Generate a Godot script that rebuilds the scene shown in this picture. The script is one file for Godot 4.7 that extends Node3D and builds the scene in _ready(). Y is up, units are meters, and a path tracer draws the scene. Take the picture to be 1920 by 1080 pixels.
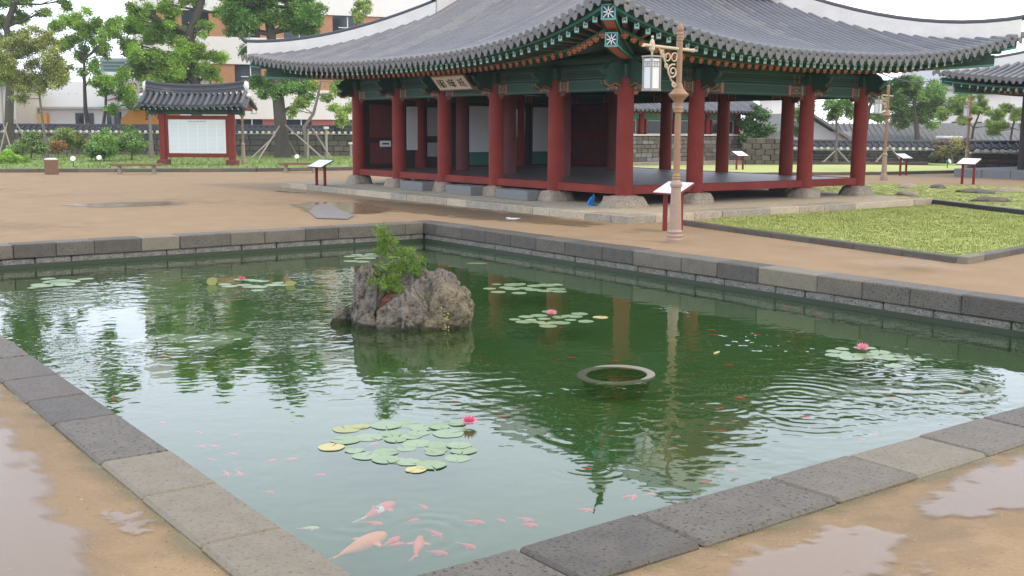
extends Node3D
# A stone-edged lily pond before a painted timber hall, under a bright overcast sky. y is up, metres; the pond's sides run along x and z.

class MB:
	var v := PackedVector3Array()
	var n := PackedVector3Array()
	var uv := PackedVector2Array()
	var c := PackedColorArray()
	var ix := PackedInt32Array()
	var col := Color.WHITE
	var use_col := false
	var xf := Transform3D()

	func vert(p: Vector3, nn: Vector3, u := Vector2.ZERO) -> int:
		v.append(xf * p)
		n.append((xf.basis * nn).normalized())
		uv.append(u)
		c.append(col)
		return v.size() - 1

	func face(a: int, b: int, d: int) -> void:
		var g := (v[b] - v[a]).cross(v[d] - v[a])
		if g.dot(n[a] + n[b] + n[d]) > 0.0:
			ix.append_array(PackedInt32Array([a, d, b]))
		else:
			ix.append_array(PackedInt32Array([a, b, d]))

	func tri(a: Vector3, b: Vector3, d: Vector3, out: Vector3, ua := Vector2.ZERO, ub := Vector2.ZERO, ud := Vector2.ZERO) -> void:
		var g := (b - a).cross(d - a).normalized()
		if g.dot(out) < 0.0:
			g = -g
		face(vert(a, g, ua), vert(b, g, ub), vert(d, g, ud))

	func quad(a: Vector3, b: Vector3, d: Vector3, e: Vector3, out: Vector3, u0 := Vector2(0, 1), u1 := Vector2(1, 0)) -> void:
		var g := (b - a).cross(d - a)
		if g.length_squared() < 1e-14:
			g = (d - a).cross(e - a)
		g = g.normalized()
		if g.dot(out) < 0.0:
			g = -g
		var i := vert(a, g, u0)
		var j := vert(b, g, Vector2(u1.x, u0.y))
		var k := vert(d, g, u1)
		var l := vert(e, g, Vector2(u0.x, u1.y))
		face(i, j, k)
		face(i, k, l)

	# a box with chamfered edges; shift moves single corners for uneven stones
	func box(ct: Vector3, size: Vector3, ch := 0.0, wob := 0.0, seed_ := 0) -> void:
		var h := size * 0.5
		var rs := RandomNumberGenerator.new()
		rs.seed = seed_ + 11
		var cs := []
		for i in 8:
			var sg := Vector3(-1.0 if i & 1 == 0 else 1.0, -1.0 if i & 2 == 0 else 1.0, -1.0 if i & 4 == 0 else 1.0)
			var p := Vector3(sg.x * h.x, sg.y * h.y, sg.z * h.z)
			if wob > 0.0:
				p += Vector3(rs.randf_range(-wob, wob), rs.randf_range(-wob, wob), rs.randf_range(-wob, wob))
			cs.append([p, sg])
		var at := func(i: int, axis: int) -> Vector3:   # the corner's point on the face across that axis
			var p: Vector3 = cs[i][0]
			var sg: Vector3 = cs[i][1]
			var q := p - sg * ch
			q[axis] = p[axis]
			return q + ct
		for axis in 3:
			var b1: int = [2, 4, 1][axis]
			var b2: int = [4, 1, 2][axis]
			for s in 2:
				var base: int = (1 << axis) * s
				var out := Vector3.ZERO
				out[axis] = 1.0 if s == 1 else -1.0
				var u := [base, base + b1, base + b1 + b2, base + b2]
				if axis == 0:
					u = [base, base + b2, base + b1 + b2, base + b1]
				elif axis == 1:
					u = [base, base + b2, base + b1 + b2, base + b1]
				quad(at.call(u[0], axis), at.call(u[1], axis), at.call(u[2], axis), at.call(u[3], axis), out)
		if ch <= 0.0:
			return
		for axis in 3:      # the twelve edges run along an axis
			var o1 := (axis + 1) % 3
			var o2 := (axis + 2) % 3
			for s1 in 2:
				for s2 in 2:
					var a: int = (1 << o1) * s1 + (1 << o2) * s2
					var b: int = a + (1 << axis)
					var out := Vector3.ZERO
					out[o1] = 1.0 if s1 == 1 else -1.0
					out[o2] = 1.0 if s2 == 1 else -1.0
					quad(at.call(a, o1), at.call(b, o1), at.call(b, o2), at.call(a, o2), out)
		for i in 8:
			tri(at.call(i, 0), at.call(i, 1), at.call(i, 2), cs[i][1])

	func ring(o: Vector3, x: Vector3, y: Vector3, r: float, sides: int, w := 0.0) -> Array:
		var out := []
		for k in sides + 1:
			var a := TAU * k / sides
			var d := x * cos(a) + y * sin(a)
			out.append(vert(o + d * r, d, Vector2(float(k) / sides, w)))
		return out

	func tube(pts: Array, rad: Array, sides := 8, caps := true) -> void:
		var last := []
		var px := Vector3.ZERO
		for i in pts.size():
			var d: Vector3 = (pts[mini(i + 1, pts.size() - 1)] - pts[maxi(i - 1, 0)]).normalized()
			if i == 0:
				px = d.cross(Vector3.UP if absf(d.y) < 0.95 else Vector3.RIGHT).normalized()
			px = (px - d * px.dot(d)).normalized()
			var py := d.cross(px)
			var r: float = rad[mini(i, rad.size() - 1)]
			var now := ring(pts[i], px, py, r, sides, float(i))
			if i > 0:
				for k in sides:
					face(last[k], last[k + 1], now[k + 1])
					face(last[k], now[k + 1], now[k])
			if caps and (i == 0 or i == pts.size() - 1):
				var nn := -d if i == 0 else d
				var m := vert(pts[i], nn, Vector2(0.5, 0.5))
				var q := []
				for k in sides + 1:
					var a := TAU * k / sides
					q.append(vert(pts[i] + (px * cos(a) + py * sin(a)) * r, nn, Vector2(0.5 + 0.5 * cos(a), 0.5 + 0.5 * sin(a))))
				for k in sides:
					face(m, q[k], q[k + 1])
			last = now

	func lathe(prof: Array, o := Vector3.ZERO, sides := 16) -> void:
		for i in prof.size() - 1:
			var a: Vector2 = prof[i]
			var b: Vector2 = prof[i + 1]
			var t := b - a
			if t.length() < 1e-6:
				continue
			var la := []
			var lb := []
			for k in sides + 1:
				var g := TAU * k / sides
				var d := Vector3(cos(g), 0, sin(g))
				var nn := (d * t.y - Vector3.UP * t.x).normalized()
				la.append(vert(o + d * a.x + Vector3.UP * a.y, nn, Vector2(float(k) / sides, 0)))
				lb.append(vert(o + d * b.x + Vector3.UP * b.y, nn, Vector2(float(k) / sides, 1)))
			for k in sides:
				face(la[k], la[k + 1], lb[k + 1])
				face(la[k], lb[k + 1], lb[k])

	# a flat outline (x, y) given thickness along z
	func slab(poly: PackedVector2Array, z0: float, z1: float) -> void:
		var t := Geometry2D.triangulate_polygon(poly)
		for i in range(0, t.size(), 3):
			for z in [z0, z1]:
				var g := Vector3(0, 0, signf(z - (z0 + z1) * 0.5))
				tri(Vector3(poly[t[i]].x, poly[t[i]].y, z), Vector3(poly[t[i + 1]].x, poly[t[i + 1]].y, z), Vector3(poly[t[i + 2]].x, poly[t[i + 2]].y, z), g)
		var s := 0.0
		for i in poly.size():
			var p := poly[i]
			var q := poly[(i + 1) % poly.size()]
			s += p.x * q.y - q.x * p.y
		for i in poly.size():
			var p := poly[i]
			var q := poly[(i + 1) % poly.size()]
			var o := Vector3(q.y - p.y, p.x - q.x, 0) * (1.0 if s > 0.0 else -1.0)
			quad(Vector3(p.x, p.y, z0), Vector3(q.x, q.y, z0), Vector3(q.x, q.y, z1), Vector3(p.x, p.y, z1), o)

	# a rounded, uneven lump: f(direction) gives its radius there
	func lump(o: Vector3, f: Callable, nu := 24, nv := 14) -> void:
		var rows := []
		var first := v.size()
		for j in nv + 1:
			var row := []
			var b := PI * j / nv
			for i in nu + 1:
				var a := TAU * (i % nu) / nu
				var d := Vector3(sin(b) * cos(a), cos(b), sin(b) * sin(a))
				row.append(vert(o + f.call(d), d, Vector2(float(i) / nu, float(j) / nv)))
			rows.append(row)
		for j in nv:
			for i in nu:
				face(rows[j][i], rows[j][i + 1], rows[j + 1][i + 1])
				face(rows[j][i], rows[j + 1][i + 1], rows[j + 1][i])
		smooth(first)

	# normals shared by points that lie together, from vertex number first on
	func smooth(first := 0) -> void:
		var sum := {}
		for t in range(0, ix.size(), 3):
			if ix[t] < first:
				continue
			var a := v[ix[t]]
			var g := (v[ix[t + 2]] - a).cross(v[ix[t + 1]] - a)
			for k in 3:
				var key := Vector3i((v[ix[t + k]] * 2000.0).round())
				sum[key] = sum.get(key, Vector3.ZERO) + g
		for i in range(first, v.size()):
			var g: Vector3 = sum.get(Vector3i((v[i] * 2000.0).round()), n[i])
			if g.length_squared() > 1e-16:
				n[i] = g.normalized()

	func mesh() -> ArrayMesh:
		var a := []
		a.resize(Mesh.ARRAY_MAX)
		a[Mesh.ARRAY_VERTEX] = v
		a[Mesh.ARRAY_NORMAL] = n
		a[Mesh.ARRAY_TEX_UV] = uv
		if use_col:
			a[Mesh.ARRAY_COLOR] = c
		a[Mesh.ARRAY_INDEX] = ix
		var m := ArrayMesh.new()
		if ix.size() > 0:
			m.add_surface_from_arrays(Mesh.PRIMITIVE_TRIANGLES, a)
		return m

var M := {}
var used := {}
var rng := RandomNumberGenerator.new()

func lin(r: float, g: float, b: float) -> Color:
	return Color(r, g, b).linear_to_srgb()

func numbered(called: String, parent: Node) -> String:
	var key := str(parent.get_instance_id()) + called
	var k: int = used.get(key, 0)
	used[key] = k + 1
	return called if k == 0 else "%s_%03d" % [called, k]

func part(called: String, m: Mesh, mt: Material, parent: Node3D, at := Vector3.ZERO, turn := 0.0) -> MeshInstance3D:
	var o := MeshInstance3D.new()
	o.name = numbered(called, parent)
	o.mesh = m
	o.material_override = mt
	o.position = at
	o.rotation.y = turn
	parent.add_child(o, true)
	return o

func mark(o: Node3D, label: String, category: String, group := "") -> Node3D:
	o.set_meta("label", label)
	o.set_meta("category", category)
	if group != "":
		o.set_meta("group", group)
	return o

func thing(called: String, label: String, category: String, at := Vector3.ZERO, turn := 0.0, group := "") -> Node3D:
	var o := Node3D.new()
	o.name = numbered(called, self)
	o.position = at
	o.rotation.y = turn
	add_child(o, true)
	return mark(o, label, category, group)

func twin(src: Node3D, label: String, at: Vector3, turn: float, group := "") -> Node3D:
	var base := String(src.name)
	var o: Node3D = src.duplicate()
	o.name = numbered(base, self)
	add_child(o, true)
	o.position = at
	o.rotation.y = turn
	o.set_meta("label", label)
	if group != "":
		o.set_meta("group", group)
	return o

func setting(called: String, m: Mesh, mt: Material) -> MeshInstance3D:
	var o := part(called, m, mt, self)
	o.set_meta("kind", "structure")
	return o

func scatter(called: String, m: Mesh, mt: Material, where: Array, tints: Array, parent: Node3D) -> MultiMeshInstance3D:
	var mm := MultiMesh.new()
	mm.transform_format = MultiMesh.TRANSFORM_3D
	mm.use_colors = tints.size() > 0
	mm.mesh = m
	mm.instance_count = where.size()
	for i in where.size():
		mm.set_instance_transform(i, where[i])
		if tints.size() > 0:
			mm.set_instance_color(i, tints[i])
	var o := MultiMeshInstance3D.new()
	o.name = numbered(called, parent)
	o.multimesh = mm
	o.material_override = mt
	o.set_meta("kind", "stuff")
	parent.add_child(o, true)
	return o

func noise(seed_: int, freq: float, oct := 4, kind := FastNoiseLite.TYPE_SIMPLEX_SMOOTH) -> FastNoiseLite:
	var f := FastNoiseLite.new()
	f.seed = seed_
	f.frequency = freq
	f.noise_type = kind
	f.fractal_octaves = oct
	return f

# a seamless colour texture: coarse and fine noise between linear colours; pits adds dark specks
func grain(seed_: int, size: int, lo: Color, hi: Color, coarse := 0.01, fine := 0.12, share := 0.5, pits := 0.0) -> ImageTexture:
	var a := noise(seed_, coarse, 4).get_seamless_image(size, size).get_data()
	var b := noise(seed_ + 7, fine, 3).get_seamless_image(size, size).get_data()
	var d := noise(seed_ + 13, 0.09, 2).get_seamless_image(size, size).get_data()
	var ramp := []
	for i in 256:
		var q := lo.lerp(hi, i / 255.0).linear_to_srgb()
		ramp.append([int(q.r * 255), int(q.g * 255), int(q.b * 255)])
	var out := PackedByteArray()
	out.resize(size * size * 3)
	for i in size * size:
		var t := int(a[i] * (1.0 - share) + b[i] * share)
		var q: Array = ramp[clampi(t, 0, 255)]
		var k := 1.0
		if pits > 0.0 and d[i] < 82:
			k = 1.0 - pits * (82 - d[i]) / 36.0
			k = maxf(k, 0.25)
		out[i * 3] = int(q[0] * k)
		out[i * 3 + 1] = int(q[1] * k)
		out[i * 3 + 2] = int(q[2] * k)
	var im := Image.create_from_data(size, size, false, Image.FORMAT_RGB8, out)
	im.generate_mipmaps()
	return ImageTexture.create_from_image(im)

func relief(seed_: int, size: int, freq: float, oct := 4, kind := FastNoiseLite.TYPE_SIMPLEX_SMOOTH) -> ImageTexture:
	return ImageTexture.create_from_image(noise(seed_, freq, oct, kind).get_seamless_image(size, size))

func mat(rough := 0.8, color := Color.WHITE, tex: Texture2D = null, scale := 1.0, bump: Texture2D = null, depth := 0.0) -> StandardMaterial3D:
	var m := StandardMaterial3D.new()
	m.albedo_color = color
	m.roughness = rough
	if tex:
		m.albedo_texture = tex
		m.uv1_triplanar = true
		m.uv1_world_triplanar = true
		m.uv1_scale = Vector3.ONE * scale
	if bump:
		m.heightmap_enabled = true
		m.heightmap_texture = bump
		m.heightmap_scale = depth
		m.uv1_triplanar = true
		m.uv1_world_triplanar = true
		m.uv1_scale = Vector3.ONE * scale
	return m

# a small picture painted by f(u, v) -> linear Color, for flat paintwork and print
func painted(w: int, h: int, f: Callable, rough := 0.7) -> StandardMaterial3D:
	var im := Image.create(w, h, false, Image.FORMAT_RGB8)
	for y in h:
		for x in w:
			var q: Color = f.call((x + 0.5) / w, (y + 0.5) / h)
			im.set_pixel(x, y, q.linear_to_srgb())
	var m := StandardMaterial3D.new()
	m.albedo_texture = ImageTexture.create_from_image(im)
	m.roughness = rough
	return m

# distance from p to a polyline of brush points
func stroke(p: Vector2, line: Array) -> float:
	var best := 9.0
	for i in line.size() - 1:
		var q := Geometry2D.get_closest_point_to_segment(p, line[i], line[i + 1])
		best = minf(best, p.distance_to(q))
	return best

# the same street grid as the camera's heading: lat metres to the right, dep metres ahead
func site(lat: float, dep: float, y := 0.0) -> Vector3:
	return Vector3(0.8022 * lat + 0.5971 * dep, y, 0.5971 * lat - 0.8022 * dep)

const SITE_TURN := -0.6398

func _ready() -> void:
	rng.seed = 4711
	var cam := Camera3D.new()
	cam.name = "camera"
	cam.fov = 29.588
	cam.far = 600.0
	cam.near = 0.1
	cam.position = Vector3(0, 2.0, 0)
	cam.rotation_order = EULER_ORDER_YXZ
	cam.rotation_degrees = Vector3(-8.324, -36.66, 0.3035)
	add_child(cam)
	cam.current = true
	var sky_m := ProceduralSkyMaterial.new()
	sky_m.sky_top_color = lin(0.56, 0.66, 0.84)
	sky_m.sky_horizon_color = lin(1.5, 1.6, 1.86)
	sky_m.sky_curve = 0.6
	sky_m.ground_bottom_color = lin(0.3, 0.28, 0.24)
	sky_m.ground_horizon_color = lin(0.5, 0.5, 0.48)
	sky_m.sun_angle_max = 1.0
	var sky := Sky.new()
	sky.sky_material = sky_m
	var env := Environment.new()
	env.background_mode = Environment.BG_SKY
	env.sky = sky
	env.background_energy_multiplier = 1.13
	env.tonemap_mode = Environment.TONE_MAPPER_LINEAR
	env.tonemap_exposure = 1.33
	env.fog_enabled = true
	env.fog_density = 0.0005
	env.fog_light_color = Color(0.93, 0.96, 1.0)
	env.sdfgi_enabled = true
	env.ssao_enabled = true
	env.ssil_enabled = true
	var we := WorldEnvironment.new()
	we.name = "environment"
	we.environment = env
	add_child(we)
	var sun := DirectionalLight3D.new()
	sun.name = "sun"
	sun.light_energy = 0.42
	sun.light_color = Color(1.0, 0.9, 0.76)
	sun.light_angular_distance = 14.0
	sun.shadow_enabled = true
	sun.rotation_degrees = Vector3(-58, 20, 0)
	add_child(sun)
	materials()
	ground()
	pond()
	lawns()
	hall()
	second_hall()
	back_hall()
	perimeter_walls()
	town()
	trees()
	notice_board()
	lamps()
	signs()
	benches_and_bits()
	rock_island()
	lilies()
	fish()

func materials() -> void:
	var soft := relief(3, 256, 0.03, 5)
	var gritty := relief(4, 256, 0.11, 3)
	M.sand = mat(0.9, Color.WHITE, grain(21, 512, Color(0.24, 0.155, 0.075), Color(0.365, 0.25, 0.135), 0.006, 0.2, 0.62, 0.0), 0.3, gritty, 0.35)
	M.pave = mat(0.75, Color.WHITE, grain(22, 256, Color(0.16, 0.15, 0.14), Color(0.27, 0.25, 0.23), 0.02, 0.2, 0.5), 0.4, gritty, 0.4)
	var basalt := []
	var tones := [[0.074, 0.064, 0.052, 0.15], [0.106, 0.092, 0.072, 0.195], [0.142, 0.121, 0.092, 0.23], [0.2, 0.171, 0.122, 0.295], [0.094, 0.078, 0.063, 0.17]]
	for i in tones.size():
		var t: Array = tones[i]
		var k: float = t[3] / t[0]
		basalt.append(mat(0.62, Color.WHITE, grain(31 + i * 3, 256, Color(t[0], t[1], t[2]) * 0.8, Color(t[0] * k, t[1] * k, t[2] * k * 0.95) * 0.85, 0.012, 0.14, 0.5, [0.5, 0.5, 0.3, 0.15, 0.45][i]), 1.3, gritty, 0.5))
	M.basalt = basalt
	M.wall_low = mat(0.8, Color.WHITE, grain(41, 256, Color(0.06, 0.055, 0.045), Color(0.33, 0.31, 0.26), 0.02, 0.1, 0.6, 0.4), 1.1, gritty, 1.2)
	M.algae_wall = mat(0.6, lin(0.03, 0.045, 0.02))
	M.beige = [mat(0.85, Color.WHITE, grain(45, 256, Color(0.308, 0.258, 0.177), Color(0.508, 0.431, 0.312), 0.012, 0.13, 0.45, 0.3), 0.8, gritty, 0.6), mat(0.85, Color.WHITE, grain(46, 256, Color(0.369, 0.318, 0.219), Color(0.585, 0.500, 0.361), 0.012, 0.13, 0.45, 0.25), 0.8, gritty, 0.6), mat(0.85, Color.WHITE, grain(47, 256, Color(0.231, 0.212, 0.163), Color(0.431, 0.385, 0.298), 0.012, 0.13, 0.45, 0.3), 0.8, gritty, 0.6)]
	M.plinth = mat(0.9, Color.WHITE, grain(48, 256, Color(0.24, 0.2, 0.145), Color(0.46, 0.385, 0.29), 0.03, 0.1, 0.5, 0.6), 0.9, soft, 2.5)
	M.greystep = mat(0.85, Color.WHITE, grain(49, 256, Color(0.15, 0.155, 0.155), Color(0.24, 0.245, 0.24), 0.02, 0.2, 0.6), 0.9, gritty, 0.4)
	M.rock = mat(0.9, Color.WHITE, grain(50, 512, Color(0.045, 0.037, 0.03), Color(0.29, 0.25, 0.2), 0.022, 0.1, 0.35, 0.8), 0.6, soft, 5.0)
	M.rock.vertex_color_use_as_albedo = true
	M.rock_tan = mat(0.9, Color.WHITE, grain(51, 512, Color(0.06, 0.05, 0.03), Color(0.32, 0.26, 0.165), 0.022, 0.1, 0.35, 0.8), 0.6, soft, 5.0)
	M.rock_tan.vertex_color_use_as_albedo = true
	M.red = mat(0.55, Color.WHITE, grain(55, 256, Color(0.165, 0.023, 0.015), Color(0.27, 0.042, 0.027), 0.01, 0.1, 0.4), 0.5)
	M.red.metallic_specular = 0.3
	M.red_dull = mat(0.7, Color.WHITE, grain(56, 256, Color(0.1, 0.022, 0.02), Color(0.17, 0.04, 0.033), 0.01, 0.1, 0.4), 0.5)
	M.dark_wood = mat(0.7, lin(0.03, 0.022, 0.018))
	M.floor = mat(0.42, Color.WHITE, grain(57, 256, Color(0.075, 0.07, 0.065), Color(0.16, 0.15, 0.145), 0.01, 0.1, 0.5), 0.7)
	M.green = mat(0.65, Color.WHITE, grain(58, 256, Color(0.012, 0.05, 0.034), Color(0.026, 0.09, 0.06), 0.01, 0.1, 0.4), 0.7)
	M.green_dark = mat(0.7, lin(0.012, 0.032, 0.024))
	M.teal = mat(0.6, lin(0.06, 0.36, 0.27))
	M.teal_line = mat(0.6, lin(0.03, 0.2, 0.14))
	M.orange_paint = mat(0.65, lin(0.42, 0.12, 0.05))
	M.rust = mat(0.7, lin(0.16, 0.036, 0.024))
	var tg := grain(60, 256, Color(0.1, 0.103, 0.116), Color(0.2, 0.203, 0.222), 0.008, 0.12, 0.5, 0.2)
	M.tile = mat(0.46, Color.WHITE, tg, 0.7, gritty, 0.25)
	M.tile_b = mat(0.5, lin(0.92, 0.91, 0.9), tg, 0.7, gritty, 0.25)
	M.tile_c = mat(0.5, lin(1.0, 1.0, 1.0), grain(61, 256, Color(0.135, 0.136, 0.14), Color(0.25, 0.247, 0.245), 0.01, 0.12, 0.5, 0.2), 0.7, gritty, 0.25)
	M.drip = mat(0.65, Color.WHITE, grain(59, 256, Color(0.1, 0.1, 0.1), Color(0.2, 0.195, 0.19), 0.01, 0.12, 0.5, 0.2), 0.7)
	M.tile_mid = mat(0.6, lin(0.62, 0.63, 0.64), tg, 0.7)
	M.tile_dark = mat(0.6, lin(0.045, 0.048, 0.058))
	M.trough = mat(0.75, lin(0.04, 0.04, 0.05))
	M.plaster = mat(0.85, Color.WHITE, grain(62, 256, Color(0.62, 0.6, 0.54), Color(0.82, 0.81, 0.78), 0.012, 0.08, 0.35), 0.5)
	M.white = mat(0.5, lin(0.82, 0.82, 0.82))
	M.cloth = mat(0.9, lin(0.7, 0.72, 0.72))
	M.panel_green = mat(0.7, lin(0.04, 0.17, 0.13))
	M.glass = mat(0.12, lin(0.03, 0.04, 0.045))
	M.bronze = mat(0.5, Color.WHITE, grain(63, 256, Color(0.25, 0.14, 0.07), Color(0.4, 0.24, 0.13), 0.02, 0.12, 0.5), 1.6)
	M.bronze_pale = mat(0.5, Color.WHITE, grain(64, 256, Color(0.3, 0.205, 0.145), Color(0.42, 0.3, 0.225), 0.02, 0.12, 0.5), 1.6)
	M.gold = mat(0.45, lin(0.58, 0.47, 0.31))
	M.milk = mat(0.3, lin(0.75, 0.76, 0.74))
	M.frame = mat(0.6, lin(0.34, 0.31, 0.27))
	M.bark = mat(0.95, Color.WHITE, grain(65, 256, Color(0.05, 0.042, 0.034), Color(0.16, 0.135, 0.11), 0.03, 0.12, 0.5, 0.4), 1.2, soft, 3.0)
	M.bark_pale = mat(0.95, Color.WHITE, grain(66, 256, Color(0.14, 0.12, 0.1), Color(0.3, 0.27, 0.23), 0.03, 0.12, 0.5, 0.4), 1.2, soft, 2.0)
	M.pole = mat(0.9, lin(0.3, 0.26, 0.21))
	M.wood = mat(0.8, Color.WHITE, grain(67, 256, Color(0.14, 0.08, 0.045), Color(0.28, 0.165, 0.1), 0.02, 0.14, 0.5), 1.5, soft, 1.0)
	M.silver = mat(0.35, lin(0.6, 0.62, 0.64))
	M.brick = mat(0.9, Color.WHITE, grain(68, 256, Color(0.4, 0.19, 0.095), Color(0.56, 0.3, 0.165), 0.02, 0.2, 0.6), 0.5)
	M.brick_red = mat(0.9, Color.WHITE, grain(69, 256, Color(0.32, 0.1, 0.08), Color(0.42, 0.15, 0.12), 0.02, 0.2, 0.6), 0.5)
	M.render_white = mat(0.85, Color.WHITE, grain(70, 256, Color(0.8, 0.78, 0.73), Color(0.88, 0.87, 0.83), 0.01, 0.1, 0.3), 0.1)
	M.render_beige = mat(0.85, lin(0.58, 0.55, 0.48))
	M.render_grey = mat(0.85, lin(0.36, 0.35, 0.34))
	M.roof_metal = mat(0.6, lin(0.5, 0.5, 0.48))
	M.roof_grey = mat(0.85, Color.WHITE, grain(71, 256, Color(0.1, 0.1, 0.1), Color(0.24, 0.235, 0.22), 0.02, 0.15, 0.5), 0.5)
	M.orange = mat(0.6, lin(0.72, 0.3, 0.05))
	M.sign_red = mat(0.6, lin(0.62, 0.08, 0.12))
	M.blue = mat(0.4, lin(0.03, 0.26, 0.62))
	M.soil = mat(0.95, lin(0.12, 0.085, 0.055))
	M.lawn = mat(0.95, Color.WHITE, grain(72, 512, Color(0.37, 0.44, 0.12), Color(0.54, 0.56, 0.2), 0.012, 0.13, 0.5), 0.35, gritty, 1.0)
	M.lawn_deep = mat(0.95, Color.WHITE, grain(73, 512, Color(0.16, 0.26, 0.06), Color(0.3, 0.38, 0.1), 0.012, 0.13, 0.5), 0.3, gritty, 1.0)
	var leafy := mat(0.6, Color.WHITE)
	leafy.vertex_color_use_as_albedo = true
	leafy.backlight_enabled = true
	leafy.backlight = Color(0.7, 0.75, 0.4)
	M.leaf = leafy
	var blade := mat(0.75, Color.WHITE)
	blade.vertex_color_use_as_albedo = true
	M.blade = blade
	M.pad = [mat(0.33, Color.WHITE, grain(80, 256, Color(0.17, 0.27, 0.11), Color(0.28, 0.38, 0.19), 0.02, 0.1, 0.4, 0.35), 5.0), mat(0.33, Color.WHITE, grain(81, 256, Color(0.2, 0.3, 0.15), Color(0.31, 0.4, 0.23), 0.02, 0.1, 0.4, 0.35), 5.0), mat(0.36, Color.WHITE, grain(82, 256, Color(0.25, 0.3, 0.09), Color(0.42, 0.4, 0.12), 0.02, 0.1, 0.4, 0.35), 5.0), mat(0.4, Color.WHITE, grain(83, 256, Color(0.45, 0.4, 0.13), Color(0.62, 0.5, 0.2), 0.02, 0.1, 0.4, 0.35), 5.0)]
	M.petal = mat(0.5, lin(0.78, 0.12, 0.26))
	M.petal_pale = mat(0.5, lin(0.82, 0.36, 0.42))
	M.stamen = mat(0.6, lin(0.75, 0.45, 0.05))
	M.koi_red = mat(0.35, lin(0.9, 0.035, 0.01))
	M.koi_orange = mat(0.35, lin(0.95, 0.3, 0.05))
	M.koi_deep = mat(0.35, lin(0.95, 0.13, 0.02))
	M.koi_white = mat(0.35, lin(0.85, 0.82, 0.7))
	M.koi_yellow = mat(0.35, lin(0.7, 0.68, 0.28))
	M.cement = mat(0.6, lin(0.23, 0.2, 0.155))
	M.bed = mat(0.9, Color.WHITE, grain(90, 256, Color(0.02, 0.074, 0.004), Color(0.034, 0.104, 0.008), 0.01, 0.05, 0.4), 0.3)

func flat(poly: Array, y: float) -> ArrayMesh:
	var p := PackedVector2Array(poly)
	var t := Geometry2D.triangulate_polygon(p)
	var m := MB.new()
	for i in range(0, t.size(), 3):
		var q := []
		for k in 3:
			q.append(Vector3(p[t[i + k]].x, y, p[t[i + k]].y))
		m.tri(q[0], q[1], q[2], Vector3.UP)
	return m.mesh()

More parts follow.
